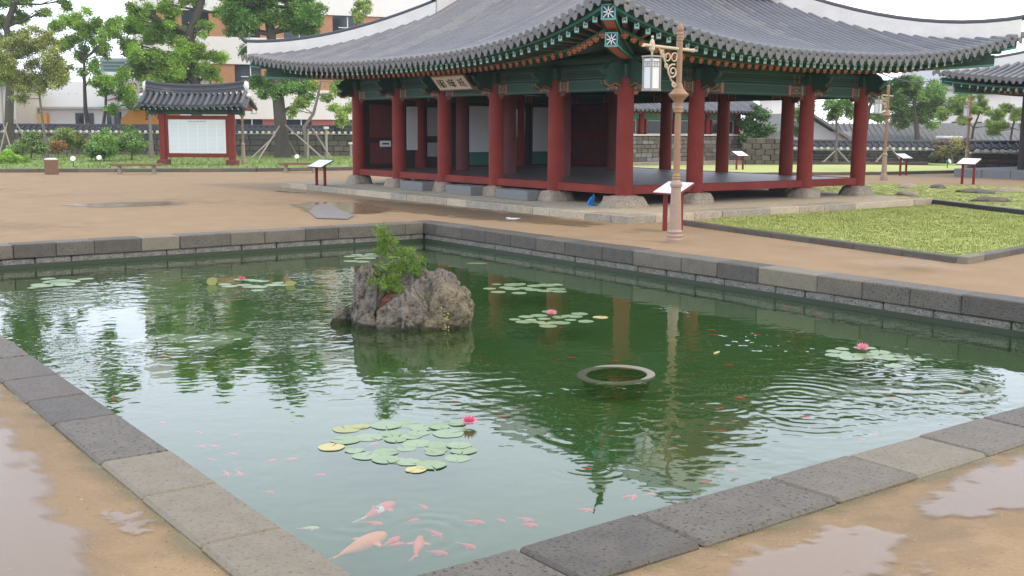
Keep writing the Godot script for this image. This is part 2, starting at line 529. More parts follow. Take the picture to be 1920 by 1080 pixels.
func ground() -> void:
	var m := MB.new()
	var x0 := 1.95
	var x1 := 11.95
	var z0 := -19.05
	var z1 := -3.65
	var f := 400.0
	var e := 0.07     # the sand lies a little higher along the near sides
	var g := func(x: float, z: float, y: float) -> Vector3: return Vector3(x, y, z)
	m.quad(g.call(-f, f, e), g.call(f, f, e), g.call(f, z1, e), g.call(-f, z1, e), Vector3.UP)
	m.quad(g.call(-f, z0, 0.0), g.call(f, z0, 0.0), g.call(f, -f, 0.0), g.call(-f, -f, 0.0), Vector3.UP)
	m.quad(g.call(-f, z1, e), g.call(x0, z1, e), g.call(x0, -12.0, e), g.call(-f, -12.0, e), Vector3.UP)
	m.quad(g.call(-f, -12.0, e), g.call(x0, -12.0, e), g.call(x0, z0, 0.0), g.call(-f, z0, 0.0), Vector3.UP)
	m.quad(g.call(x1, z1, e), g.call(f, z1, e), g.call(f, -9.0, 0.0), g.call(x1, -9.0, 0.0), Vector3.UP)
	m.quad(g.call(x1, -9.0, 0.0), g.call(f, -9.0, 0.0), g.call(f, z0, 0.0), g.call(x1, z0, 0.0), Vector3.UP)
	setting("ground", m.mesh(), M.sand)
	var speck := Image.create(4, 4, false, Image.FORMAT_RGBA8)
	speck.fill(Color.WHITE)
	var tx := ImageTexture.create_from_image(speck)
	var pm := StandardMaterial3D.new()
	pm.albedo_texture = tx
	pm.albedo_color = Color.WHITE
	pm.vertex_color_use_as_albedo = true
	pm.transparency = BaseMaterial3D.TRANSPARENCY_ALPHA
	pm.roughness = 0.16
	pm.metallic_specular = 0.5
	M.puddle = pm
	var wm: StandardMaterial3D = pm.duplicate()
	wm.roughness = 0.45
	wm.metallic_specular = 0.5
	M.wet = wm
	var wetc := Color(0.21, 0.145, 0.085, 0.75)
	var pc := Color(0.26, 0.185, 0.125, 0.68)
	var V := func(a: Array) -> Array:
		var out := []
		for i in range(0, a.size(), 2):
			out.append(Vector2(a[i], a[i + 1]))
		return out
	pool("puddle", "wide pale puddle on the sand left of the near pond corner", V.call([1.49, -8.45, 1.5, -7.31, 1.47, -6.76, 1.43, -6.09, 1.31, -5.71, 1.34, -5.29, 1.29, -4.5, 0.6, -4.0, -0.5, -5.0, -0.5, -8.0]), pc, M.puddle, 0.16, 1)
	pool("puddle", "narrow puddle beside the dark far end of the left coping", V.call([1.7, -10.6, 1.66, -8.57, 1.62, -8.3, 1.5, -8.6, 1.2, -9.5]), pc, M.puddle, 0.12, 2)
	pool("puddle", "small round damp puddle between the wide puddle and the left coping", V.call([1.5, -5.45, 1.62, -5.44, 1.67, -5.22, 1.62, -5.04, 1.48, -5.10]), Color(0.3, 0.22, 0.16, 0.6), M.puddle, 0.12, 3)
	pool("puddle", "pale puddle with a ragged edge beside the right coping", V.call([5.2, -3.2, 5.98, -3.27, 6.6, -3.22, 6.8, -2.9, 5.66, -2.6, 5.19, -2.75, 4.8, -2.9, 4.9, -3.12]), pc, M.puddle, 0.13, 4)
	pool("puddle", "thin film of water on the sand at the bottom right", V.call([3.65, -3.2, 4.3, -3.22, 4.6, -2.95, 4.2, -2.6, 3.55, -2.6, 3.3, -3.0]), Color(0.33, 0.24, 0.17, 0.62), M.puddle, 0.20, 5)
	pool("puddle", "shining puddle on the sand behind the back corner of the pond", V.call([12.3, -26.3, 13.5, -27.0, 14.2, -25.8, 14.0, -23.7, 12.9, -22.4, 12.2, -22.6, 11.6, -23.8]), Color(0.22, 0.16, 0.1, 0.9), M.puddle, 0.30, 6)
	pool("puddle", "long thin puddle far across the sand yard", V.call([7.2, -29.3, 9.0, -29.6, 10.3, -29.0, 10.3, -27.8, 8.0, -27.6]), Color(0.3, 0.22, 0.15, 0.7), M.puddle, 0.30, 7)
	pool("puddle", "small puddle at the foot of the left information sign", V.call([14.6, -32.6, 15.24, -31.6, 15.0, -30.6, 14.5, -31.2]), Color(0.2, 0.15, 0.1, 0.9), M.puddle, 0.25, 8)
	for q in [[0.75, -6.6, 1.1, 2.6, 1], [1.5, -8.9, 0.35, 1.6, 2], [5.9, -2.95, 1.5, 0.5, 3], [4.05, -2.9, 0.95, 0.5, 4]]:
		var rim := []
		for k in 16:
			rim.append(Vector2(q[0] + cos(TAU * k / 16) * q[2], q[1] + sin(TAU * k / 16) * q[3]))
		pool("wet_sand", "darker wet sand around a puddle", rim, Color(0.24, 0.165, 0.085, 0.16), M.wet, 0.3, -int(q[4]) + 1)
	pool("wet_sand", "dark wet sand along the hall platform", V.call([14.9, -27.5, 15.6, -24.5, 15.55, -21.2, 15.5, -17.6, 14.6, -17.0, 13.7, -19.9, 13.4, -22.5, 13.9, -25.5]), wetc, M.wet, 0.50, 9)
	margin("greenish damp margin along the left coping", Vector2(1.713, -3.2), Vector2(1.713, -12.0), 0.16, 10)
	margin("greenish damp margin along the near right coping", Vector2(9.5, -3.347), Vector2(1.6, -3.347), 0.15, 11)
	# grit lying loose on the sand close by
	var gm := MB.new()
	var gf := noise(3, 1.5, 2)
	gm.lump(Vector3.ZERO, func(d: Vector3) -> Vector3: return d * Vector3(1.0, 0.6, 0.8) * (1.0 + 0.5 * gf.get_noise_3dv(d)), 7, 5)
	var gs := RandomNumberGenerator.new()
	gs.seed = 17
	var gw := []
	var gt := []
	for i in 5200:
		var q := Vector2(gs.randf_range(1.2, 9.0), -3.33 + 1.9 * pow(gs.randf(), 1.6)) if i < 3000 else Vector2(1.69 - 1.0 * pow(gs.randf(), 1.8), gs.randf_range(-10.0, -3.4))
		var r := gs.randf_range(0.0012, 0.0035) * (2.0 if gs.randf() < 0.03 else 1.0)
		gw.append(Transform3D(Basis(Vector3.UP, gs.randf() * TAU).scaled(Vector3.ONE * r), Vector3(q.x, 0.0725, q.y)))
		var v := gs.randf_range(0.15, 0.6)
		gt.append(Color(v, v * 0.85, v * 0.66))
	var grit := scatter("grit", gm.mesh(), M.blade, gw, gt, self)
	grit.set_meta("label", "loose grit on the sand beside the near copings")
	grit.set_meta("category", "grit")
	var drs := RandomNumberGenerator.new()
	drs.seed = 61
	for i in 26:
		# faint damp and trodden patches all over the yard
		var c := Vector2(drs.randf_range(-4, 16), drs.randf_range(-46, -20.5)) if i < 15 else Vector2(drs.randf_range(13, 15), drs.randf_range(-16, -6)) if i < 20 else Vector2(drs.randf_range(2.5, 8), drs.randf_range(-2.9, -1.2))
		var rx := drs.randf_range(0.9, 2.6) if i < 15 else drs.randf_range(0.35, 0.8)
		var rz := rx * drs.randf_range(0.5, 1.1)
		var ol := []
		for k in 12:
			ol.append(c + Vector2(cos(TAU * k / 12) * rx, sin(TAU * k / 12) * rz) * drs.randf_range(0.6, 1.15))
		var dk := drs.randf() < 0.6
		pool("damp_sand", "faint damp or trodden patch in the sand", ol, Color(0.2, 0.13, 0.065, 0.22) if dk else Color(0.38, 0.28, 0.19, 0.16), M.wet, rx * 0.75, 12 + i)
	var slab := thing("paving_slab", "grey cement slab set in the sand behind the back pond corner", "paving slab", Vector3(11.9, 0, -23.3))
	part("slab", flat([Vector2(0.9, -2.4), Vector2(1.35, -2.6), Vector2(0.5, -0.2), Vector2(0.1, 1.1), Vector2(-0.55, 2.0), Vector2(-1.0, 1.4), Vector2(-0.3, -0.4)], 0.018), M.pave, slab)
	var pa := thing("paper_sheet", "white sheet of paper lying on the wet sand before the platform", "paper", Vector3(14.5, 0.012, -19.45))
	var pm2 := MB.new()
	pm2.box(Vector3.ZERO, Vector3(0.32, 0.01, 0.22))
	part("sheet", pm2.mesh(), M.white, pa, Vector3.ZERO, 0.5)
	pm2 = MB.new()
	pm2.box(Vector3(0.18, 0.008, -0.12), Vector3(0.16, 0.006, 0.1))
	part("torn_corner", pm2.mesh(), M.white, pa, Vector3.ZERO, 0.9)

# shallow water or damp with a ragged, thinning edge, as a fine sheet on the sand
func pool(called: String, label: String, outline: Array, color: Color, mt: Material, feather: float, seed_: int) -> void:
	var p := PackedVector2Array(outline)
	var lo := p[0]
	var hi := p[0]
	var ct := Vector2.ZERO
	for q in p:
		lo = lo.min(q)
		hi = hi.max(q)
		ct += q / p.size()
	lo -= Vector2.ONE * feather * 0.6
	hi += Vector2.ONE * feather * 0.6
	var ext := hi - lo
	var n := 46
	var nz := noise(seed_, 3.2 / sqrt(minf(ext.x, ext.y) * 0.5 + 0.1), 4)
	var m := MB.new()
	m.use_col = true
	var y := 0.004 + 0.0008 * seed_ + (0.07 if p[0].y > -11.0 and p[0].y < -9.0 or ct.y > -9.0 else 0.0)
	var id := []
	var al := []
	for j in n + 1:
		for i in n + 1:
			var q := lo + Vector2(ext.x * i / n, ext.y * j / n)
			var d := 1e9
			for k in p.size():
				d = minf(d, q.distance_to(Geometry2D.get_closest_point_to_segment(q, p[k], p[(k + 1) % p.size()])))
			if not Geometry2D.is_point_in_polygon(q, p):
				d = -d
			var a := smoothstep(0.0, 1.0, (d + feather * 1.1 * nz.get_noise_2d(q.x, q.y)) / (feather * 0.55))
			if i == 0 or j == 0 or i == n or j == n:
				a = 0.0
			m.col = Color(color.r, color.g, color.b, color.a * a)
			id.append(m.vert(Vector3(q.x, y, q.y), Vector3.UP))
			al.append(a)
	for j in n:
		for i in n:
			var k := j * (n + 1) + i
			if al[k] + al[k + 1] + al[k + n + 1] + al[k + n + 2] > 0.0:
				m.face(id[k], id[k + 1], id[k + n + 2])
				m.face(id[k], id[k + n + 2], id[k + n + 1])
	var o := part(called, m.mesh(), mt, self)
	o.set_meta("kind", "structure")
	o.set_meta("label", label)

# mossy damp fading away from the foot of a coping
func margin(label: String, a: Vector2, b: Vector2, w: float, seed_: int) -> void:
	var m := MB.new()
	m.use_col = true
	var nz := noise(seed_, 3.0, 3)
	var n := 120
	var side := (b - a).normalized().orthogonal()
	var prev := []
	for i in n + 1:
		var q := a.lerp(b, float(i) / n)
		var k := 0.5 + 0.9 * nz.get_noise_2d(q.x, q.y)
		var now := []
		for j in 4:
			var g := j / 3.0
			var r := q + side * w * g * (0.6 + 0.7 * k)
			m.col = Color(0.19, 0.165, 0.06, clampf(k, 0.1, 0.8) * (1.0 - g) * (1.0 - g))
			now.append(m.vert(Vector3(r.x, 0.078, r.y), Vector3.UP))
		if i > 0:
			for j in 3:
				m.face(prev[j], now[j], now[j + 1])
				m.face(prev[j], now[j + 1], prev[j + 1])
		prev = now
	var o := part("damp_margin", m.mesh(), M.wet, self)
	o.set_meta("kind", "structure")
	o.set_meta("label", label)

func pond() -> void:
	var w := thing("pond_wall", "low stone wall of squared blocks around the rectangular pond", "pond wall", Vector3(6.9, 0, -11.3))
	var o := Vector3(6.9, 0, -11.3)
	var k := 0
	# joints along each side, and the tone of each block
	var nr := [1.71, 2.16, 2.88, 3.61, 4.62, 5.32, 6.04, 6.77, 7.6, 8.4, 9.3, 10.1, 11.0, 12.2]
	var nt := [1, 1, 0, 1, 2, 3, 2, 1, 2, 1, 3, 1, 2]
	for i in nr.size() - 1:
		k += 1
		block(w, "coping_stone", Vector3(nr[i], -0.2, -3.83), Vector3(nr[i + 1], 0.10, -3.35), M.basalt[nt[i]], k, 0.018, o)
	var lz := [-3.835, -4.69, -5.51, -6.24, -7.26, -7.97, -8.72, -9.6, -10.4, -11.3, -12.2, -13.1, -13.9, -14.8, -15.6, -16.5, -17.4, -18.3, -19.27]
	var lt := [3, 3, 3, 1, 0, 4, 4, 1, 2, 1, 0, 2, 1, 0, 1, 2, 1, 0]
	for i in lz.size() - 1:
		k += 1
		block(w, "coping_stone", Vector3(1.71, -0.2, lz[i + 1]), Vector3(2.13, 0.10, lz[i]), M.basalt[lt[i]], k, 0.018, o)
	var bl := [2.13, 2.6, 3.2, 3.99, 4.65, 5.26, 6.05, 6.73, 7.66, 8.33, 9.15, 9.85, 10.7, 11.35, 11.78]
	var bt := [1, 2, 2, 0, 1, 0, 3, 1, 2, 2, 0, 1, 1, 2]
	for i in bl.size() - 1:
		k += 1
		block(w, "coping_stone", Vector3(bl[i], -0.135, -19.27), Vector3(bl[i + 1], 0.10, -18.85), M.basalt[bt[i]], k, 0.014, o)
	var br := [-19.27, -18.4, -17.5, -16.69, -15.89, -15.13, -14.33, -13.37, -12.63, -11.57, -10.85, -10.08, -9.07, -8.37, -7.68, -7.0, -6.1, -5.2, -4.4, -3.83]
	var tt := [0, 1, 0, 0, 0, 1, 0, 0, 2, 2, 0, 3, 2, 1, 1, 0, 0, 1, 0]
	for i in br.size() - 1:
		k += 1
		block(w, "coping_stone", Vector3(11.78, -0.135, br[i]), Vector3(12.21, 0.10, br[i + 1]), M.basalt[tt[i]], k, 0.014, o)
	var low := [2.13, 2.8, 3.8, 4.32, 4.89, 5.77, 6.5, 7.02, 7.88, 8.57, 9.49, 10.2, 10.9, 11.5, 11.8]
	for i in low.size() - 1:
		k += 1
		block(w, "wall_block", Vector3(low[i], -0.55, -19.2), Vector3(low[i + 1], -0.14, -18.87), M.wall_low, k, 0.02, o)
	var lowr := [-18.88, -18.2, -17.5, -16.9, -16.39, -15.3, -14.65, -14.09, -13.56, -13.06, -12.54, -11.91, -11.3, -10.72, -9.78, -9.28, -8.81, -8.07, -7.37, -6.4, -5.4, -4.6, -3.83]
	for i in lowr.size() - 1:
		k += 1
		block(w, "wall_block", Vector3(11.8, -0.55, lowr[i]), Vector3(12.1, -0.14, lowr[i + 1]), M.wall_low, k, 0.02, o)
	var core := MB.new()
	core.box(Vector3(7.0, -0.22, -19.1) - o, Vector3(10.3, 0.58, 0.24))
	core.box(Vector3(12.03, -0.22, -11.4) - o, Vector3(0.24, 0.58, 15.5))
	core.box(Vector3(7.0, -0.22, -3.62) - o, Vector3(10.3, 0.58, 0.24))
	core.box(Vector3(1.92, -0.22, -11.4) - o, Vector3(0.24, 0.58, 15.5))
	part("wall_core", core.mesh(), M.basalt[0], w)
	var weed := MB.new()
	weed.box(Vector3(6.96, -0.27, -18.872) - o, Vector3(9.66, 0.085, 0.01))
	weed.box(Vector3(11.802, -0.27, -11.34) - o, Vector3(0.01, 0.085, 15.0))
	part("waterline_stain", weed.mesh(), M.algae_wall, w)
	var under := MB.new()
	under.box(Vector3(6.96, -0.45, -3.68) - o, Vector3(9.66, 0.55, 0.2))
	under.box(Vector3(1.98, -0.45, -11.34) - o, Vector3(0.2, 0.55, 15.0))
	part("wall_footing", under.mesh(), M.wall_low, w)
	var bed := MB.new()
	bed.quad(Vector3(1.9, -0.5, -3.6), Vector3(12, -0.5, -3.6), Vector3(12, -0.5, -19.1), Vector3(1.9, -0.5, -19.1), Vector3.UP)
	setting("pond_bed", bed.mesh(), M.bed)
	var wt := MB.new()
	wt.quad(Vector3(2.08, -0.3, -3.72), Vector3(11.98, -0.3, -3.72), Vector3(11.98, -0.3, -19.02), Vector3(2.08, -0.3, -19.02), Vector3.UP)
	setting("water", wt.mesh(), water_skin())
	# small growth on the walls
	weed_tuft("wall_weed", "small green weed sprouting from the right pond wall joint", Vector3(11.78, -0.2, -6.28), 0.1, 8, 5)
	var tw := thing("floating_twig", "dark broken twig floating among the sunken lily leaves", "twig", Vector3(3.72, -0.3, -11.22))
	var tb := MB.new()
	tb.xf = Transform3D(Basis.from_scale(Vector3.ONE * 0.6), Vector3.ZERO)
	tb.tube([Vector3(-0.13, 0.0, 0.08), Vector3(-0.04, 0.02, 0.02), Vector3(0.02, 0.05, -0.06), Vector3(0.0, 0.16, -0.1)], [0.012, 0.014, 0.011, 0.006], 6)
	tb.tube([Vector3(-0.03, 0.02, 0.02), Vector3(0.07, 0.03, 0.06)], [0.01, 0.005], 6)
	part("stem", tb.mesh(), M.bark, tw)
	var yl := thing("floating_leaf", "long yellow leaf afloat near the back corner of the pond", "leaf", Vector3(10.62, -0.296, -15.3), SITE_TURN)
	var lb := MB.new()
	lb.slab(PackedVector2Array([Vector2(-0.17, 0), Vector2(-0.06, 0.02), Vector2(0.1, 0.016), Vector2(0.19, 0.0), Vector2(0.05, -0.02), Vector2(-0.1, -0.016)]), 0.0, 0.004)
	lb.xf = Transform3D.IDENTITY
	part("blade", lb.mesh(), M.pad[3], yl).rotation.x = -PI / 2
	var yl2 := thing("floating_leaf", "short yellow leaf afloat right of the sunken ring", "leaf", Vector3(8.35, -0.296, -7.65), 0.4)
	part("blade", lb.mesh(), M.pad[3], yl2).rotation.x = -PI / 2
	yl2.scale = Vector3(0.5, 1, 1)

func block(parent: Node3D, called: String, a: Vector3, b: Vector3, mt: Material, seed_: int, ch: float, o: Vector3) -> void:
	var m := MB.new()
	var lo := Vector3(minf(a.x, b.x), minf(a.y, b.y), minf(a.z, b.z))
	var hi := Vector3(maxf(a.x, b.x), maxf(a.y, b.y), maxf(a.z, b.z))
	var sz := hi - lo - Vector3(0.006, 0.0, 0.006)
	if called == "wall_block":
		sz -= Vector3(0.008, 0, 0.008)
	m.box(Vector3.ZERO, sz, ch, 0.004 if called != "wall_block" else 0.009, seed_)
	part(called, m.mesh(), mt, parent, (lo + hi) * 0.5 - o)

func weed_tuft(called: String, label: String, at: Vector3, r: float, n: int, seed_: int) -> void:
	var t := thing(called, label, "weed", at)
	var rs := RandomNumberGenerator.new()
	rs.seed = seed_
	for i in n:
		var m := MB.new()
		var a := rs.randf() * TAU
		var d := Vector3(cos(a), rs.randf_range(0.4, 1.2), sin(a)).normalized() * r
		var s := Vector3(-sin(a), 0, cos(a)) * r * 0.2
		m.tri(-s * 0.3, s * 0.3, d * 0.6 + s, Vector3.UP)
		m.tri(-s * 0.3, d * 0.6 + s, d * 0.6 - s, Vector3.UP)
		m.tri(d * 0.6 + s, d * 0.6 - s, d, Vector3.UP)
		part("leaf", m.mesh(), M.weed_leaf if M.has("weed_leaf") else M.pad[0], t)

func water_skin() -> StandardMaterial3D:
	var x0 := 2.08
	var z0 := -19.02
	var sx := 9.9
	var sz := 15.3
	var nx := 990
	var nz := 1530
	var a1 := noise(5, 2.6, 2)
	var a2 := noise(6, 7.0, 2)
	var a3 := noise(8, 0.33, 2)
	var h := PackedFloat32Array()
	h.resize(nx * nz)
	for j in nz:
		var z := z0 + sz * (j + 0.5) / nz
		for i in nx:
			var x := x0 + sx * (i + 0.5) / nx
			# calm in the lee of the hall and along the near left side, rippled between
			var calm := clampf((x - 6.6) * 0.5, 0.0, 1.0) * clampf((-z - 7.5) * 0.6, 0.0, 1.0)
			var near := clampf((-z - 8.2) * 0.5, 0.0, 1.0)
			var mid := clampf((x - 3.9) * 0.9, 0.0, 1.0)
			var k := 0.0005 + 0.003 * clampf(0.35 + 1.5 * a3.get_noise_2d(x, z), 0.0, 1.0) * (1.0 - 0.92 * calm) * maxf(near, mid)
			h[j * nx + i] = k * (a1.get_noise_2d(x * 0.8 + z * 0.5, z * 1.1 - x * 0.5) + 0.4 * a2.get_noise_2d(x, z))
	# rings where fish break the surface: x, z, height, wave length, reach
	for r in [[5.03, -7.65, 0.00168, 0.13, 0.75], [8.90, -5.35, 0.00231, 0.17, 0.95], [4.75, -5.50, 0.00168, 0.09, 0.30], [6.20, -5.63, 0.00189, 0.12, 0.55], [6.70, -6.12, 0.00168, 0.10, 0.40], [3.15, -5.10, 0.00105, 0.13, 0.50], [7.08, -5.50, 0.00168, 0.13, 0.70], [6.00, -7.00, 0.00126, 0.16, 0.90], [7.60, -6.00, 0.00126, 0.15, 1.00], [3.00, -5.50, 0.00092, 0.16, 0.50], [5.60, -6.10, 0.00126, 0.17, 0.90], [7.40, -7.70, 0.00063, 0.10, 0.40], [5.40, -8.90, 0.00084, 0.20, 0.90], [4.40, -11.30, 0.00084, 0.12, 0.50]]:
		var ci := int((r[0] - x0) / sx * nx)
		var cj := int((r[1] - z0) / sz * nz)
		var reach := int(r[4] * 2.0 * 100)
		for j in range(maxi(0, cj - reach), mini(nz, cj + reach)):
			for i in range(maxi(0, ci - reach), mini(nx, ci + reach)):
				var d := Vector2(i - ci, j - cj).length() * 0.01
				var e: float = d / r[4]
				if e < 2.0:
					h[j * nx + i] += r[2] * 0.5 * (0.55 + 1.3 * a3.get_noise_2d(i * 0.03, j * 0.03)) * sin(TAU * (d + 0.03 * a1.get_noise_2d(i * 0.01, j * 0.01)) / r[3]) * exp(-e * e * 1.4) * minf(1.0, d * 12.0)
	var px := PackedFloat32Array()
	px.resize(nx * nz * 3)
	var s := 0.25
	for j in nz:
		var ja := maxi(j - 1, 0) * nx
		var jb := mini(j + 1, nz - 1) * nx
		for i in nx:
			var gx := (h[j * nx + mini(i + 1, nx - 1)] - h[j * nx + maxi(i - 1, 0)]) / 0.02
			var gz := (h[jb + i] - h[ja + i]) / 0.02
			var q := (j * nx + i) * 3
			px[q] = 0.5 - 0.5 * clampf(gx / s, -1.0, 1.0)
			px[q + 1] = 0.5 + 0.5 * clampf(gz / s, -1.0, 1.0)
			px[q + 2] = 1.0
	var im := Image.create_from_data(nx, nz, false, Image.FORMAT_RGBF, px.to_byte_array())
	var m := StandardMaterial3D.new()
	var c := lin(0.027, 0.086, 0.006)
	m.albedo_color = Color(c.r, c.g, c.b, 0.38)
	m.transparency = BaseMaterial3D.TRANSPARENCY_ALPHA
	m.roughness = 0.015
	m.metallic_specular = 0.7071
	m.normal_enabled = true
	m.normal_texture = ImageTexture.create_from_image(im)
	m.normal_scale = s
	return m

func kerb(label: String, pts: Array, w: float, h: float, mats: Array, step := 0.95) -> void:
	var o := Vector3(pts[0].x, 0, pts[0].y)
	var t := thing("kerb", label, "kerb", o)
	var k := int(pts[0].x * 37.0)
	for i in pts.size() - 1:
		var a: Vector2 = pts[i]
		var b: Vector2 = pts[i + 1]
		var n := maxi(1, int(round(a.distance_to(b) / step)))
		for j in n:
			var p := a.lerp(b, (j + 0.5) / n)
			var m := MB.new()
			k += 1
			m.box(Vector3.ZERO, Vector3(a.distance_to(b) / n - 0.008, h + 0.1, w), 0.012, 0.006, k)
			part("kerb_stone", m.mesh(), mats[k % mats.size()], t, Vector3(p.x, h * 0.5 - 0.05, p.y) - o, -(b - a).angle())

func grass(called: String, label: String, poly: Array, y: float, n: int, hgt: float, seed_: int, base: Color) -> void:
	var p := PackedVector2Array(poly)
	var lo := p[0]
	var hi := p[0]
	for q in p:
		lo = lo.min(q)
		hi = hi.max(q)
	var rs := RandomNumberGenerator.new()
	rs.seed = seed_
	var m := MB.new()
	for i in 8:
		var a := rs.randf() * TAU
		var r := rs.randf_range(0.0, 0.08)
		var s := Vector3(cos(a), 0, sin(a)) * 0.005
		var f := Vector3(cos(a * 3.0) * r, 0, sin(a * 3.0) * r)
		var lean := Vector3(rs.randf_range(-0.4, 0.4), 1, rs.randf_range(-0.4, 0.4)) * hgt * rs.randf_range(0.6, 1.1)
		m.tri(f - s, f + s, f + lean, Vector3(sin(a), 0.6, -cos(a)))
	for i in m.n.size():
		m.n[i] = (m.n[i] * 0.15 + Vector3.UP).normalized()
	var where := []
	var tints := []
	var nz := noise(seed_, 0.6, 3)
	while where.size() < n:
		var q := Vector2(rs.randf_range(lo.x, hi.x), rs.randf_range(lo.y, hi.y))
		if not Geometry2D.is_point_in_polygon(q, p):
			continue
		where.append(Transform3D(Basis(Vector3.UP, rs.randf() * TAU).scaled(Vector3.ONE * rs.randf_range(0.7, 1.3)), Vector3(q.x, y, q.y)))
		var k := 1.0 + 0.18 * nz.get_noise_2d(q.x, q.y) + rs.randf_range(-0.06, 0.06)
		var dry := clampf(rs.randf() * 1.4 - 0.6 + nz.get_noise_2d(q.x * 2.0, q.y * 2.0 + 50.0), 0.0, 1.0)
		var c := base.lerp(Color(base.r * 1.2, base.g * 1.06, base.b * 1.2), dry) * k
		tints.append(Color(c.r, c.g, c.b, 1.0))
	var o := scatter(called, m.mesh(), M.blade, where, tints, self)
	o.set_meta("label", label)
	o.set_meta("category", "grass")

func lawns() -> void:
	var l1 := [Vector2(16.63, -16.0), Vector2(15.42, -9.33), Vector2(18.0, -9.65), Vector2(32, -11.4), Vector2(32, -13.0), Vector2(25.0, -13.3), Vector2(26.7, -16.8), Vector2(18.2, -16.85)]
	setting("lawn", flat(l1, 0.03), M.lawn)
	grass("lawn_grass", "short yellow green grass of the lawn in front of the hall", l1, 0.03, 30000, 0.02, 3, Color(0.42, 0.5, 0.145))
	kerb("dark stone kerb around the front lawn, pale at its corner", [Vector2(16.7, -16.6), Vector2(15.34, -9.2)], 0.16, 0.1, [M.basalt[0], M.basalt[4]], 1.1)
	kerb("stone kerb on the near right side of the front lawn", [Vector2(15.95, -9.21), Vector2(18.0, -9.5), Vector2(32, -11.2)], 0.16, 0.1, [M.basalt[0], M.basalt[1]], 1.1)
	kerb("short pale corner stone of the front lawn kerb", [Vector2(15.3, -9.13), Vector2(15.9, -9.2)], 0.2, 0.11, [M.basalt[3]], 1.1)
	kerb("black kerb stones between the front lawn and the lawn with stepping stones", [Vector2(27.1, -17.2), Vector2(25.3, -13.45), Vector2(33, -13.2)], 0.14, 0.14, [M.tile_dark], 0.9)
	var l2 := [Vector2(27.3, -17.1), Vector2(25.6, -13.5), Vector2(34, -13.2), Vector2(38.2, -20.4), Vector2(35.2, -24.7), Vector2(33, -27.5), Vector2(28.6, -28.5), Vector2(28.2, -20)]
	setting("lawn", flat(l2, 0.03), M.lawn)
	grass("lawn_grass", "grass of the lawn with stepping stones right of the hall", l2, 0.03, 16000, 0.02, 4, Color(0.38, 0.47, 0.14))
	var l3 := [Vector2(29.5, -36.2), Vector2(34.7, -33.5), Vector2(42.8, -30.2), Vector2(52.5, -29.0), Vector2(58, -28.6), Vector2(57, -31.4), Vector2(53, -37.2), Vector2(47.5, -40.2), Vector2(41.8, -42.4), Vector2(31, -42.4)]
	setting("lawn", flat(l3, 0.1), M.lawn)
	kerb("long grey kerb before the raised grass strip far right", [Vector2(29.5, -36.3), Vector2(34.66, -33.4), Vector2(42.8, -30.06), Vector2(52.5, -28.87), Vector2(58, -28.4)], 0.18, 0.14, [M.basalt[1], M.basalt[2]], 1.6)
	var l4 := [Vector2(46, -45.4), Vector2(49.66, -42.1), Vector2(55.5, -39.1), Vector2(57.6, -36.9), Vector2(56, -33), Vector2(64, -31), Vector2(76, -40), Vector2(66, -50), Vector2(52, -60)]
	setting("lawn", flat(l4, 0.05), M.lawn_deep)
	kerb("dark kerb before the grass at the right perimeter wall", [Vector2(46, -45.4), Vector2(49.66, -42.02), Vector2(55.5, -38.98), Vector2(57.6, -36.84)], 0.2, 0.16, [M.basalt[0], M.basalt[1]], 2.0)
	# the planted bed on the left
	var l5 := [Vector2(-6, -55.5), Vector2(10.6, -51.5), Vector2(16.2, -48.7), Vector2(20.3, -46.9), Vector2(25, -46.3), Vector2(31, -45.5), Vector2(45, -64), Vector2(38, -70), Vector2(24, -77), Vector2(8, -84), Vector2(-10, -84)]
	setting("lawn", flat(l5, 0.08), M.lawn_deep)
	grass("lawn_grass", "rough green grass of the planted bed on the left", l5, 0.08, 14000, 0.1, 5, Color(0.24, 0.38, 0.08))
	kerb("brown stone kerb of the planted bed on the left", [Vector2(-6, -55.3), Vector2(10.55, -51.3), Vector2(16.23, -48.5), Vector2(20.3, -46.75), Vector2(25, -46.15), Vector2(31, -45.3)], 0.25, 0.16, [M.basalt[1], M.basalt[4], M.basalt[2]], 1.5)
	var k := 0
	for s in [[33.9, -22.4, 0.55, "pale flat stepping stone farthest left in the right lawn"], [34.6, -21.7, 0.45, "small dark stepping stone at the back of the right lawn"], [29.8, -19.7, 0.5, "mossy stepping stone nearest the hall platform"], [33.0, -19.4, 0.65, "wide dark stepping stone in the middle of the right lawn"], [34.4, -19.0, 0.55, "brown stepping stone beside the wide dark one"], [29.3, -16.7, 0.55, "long mossy stepping stone nearest the viewer in the right lawn"]]:
		k += 1
		var st := thing("stepping_stone", s[3], "stepping stone", Vector3(s[0], 0.03, s[1]), 0.4 * k, "stepping stones in the right lawn")
		var m := MB.new()
		var f := noise(300 + k, 1.2, 3)
		var r: float = s[2]
		m.lump(Vector3(0, 0.0, 0), func(d: Vector3) -> Vector3: return Vector3(d.x * r, d.y * 0.13, d.z * r * 0.6) * (1.0 + 0.35 * f.get_noise_3dv(d)), 16, 8)
		part("stone", m.mesh(), M.rock if k % 2 == 0 else M.plinth, st)

const HW := 9.03
const HL := 13.0

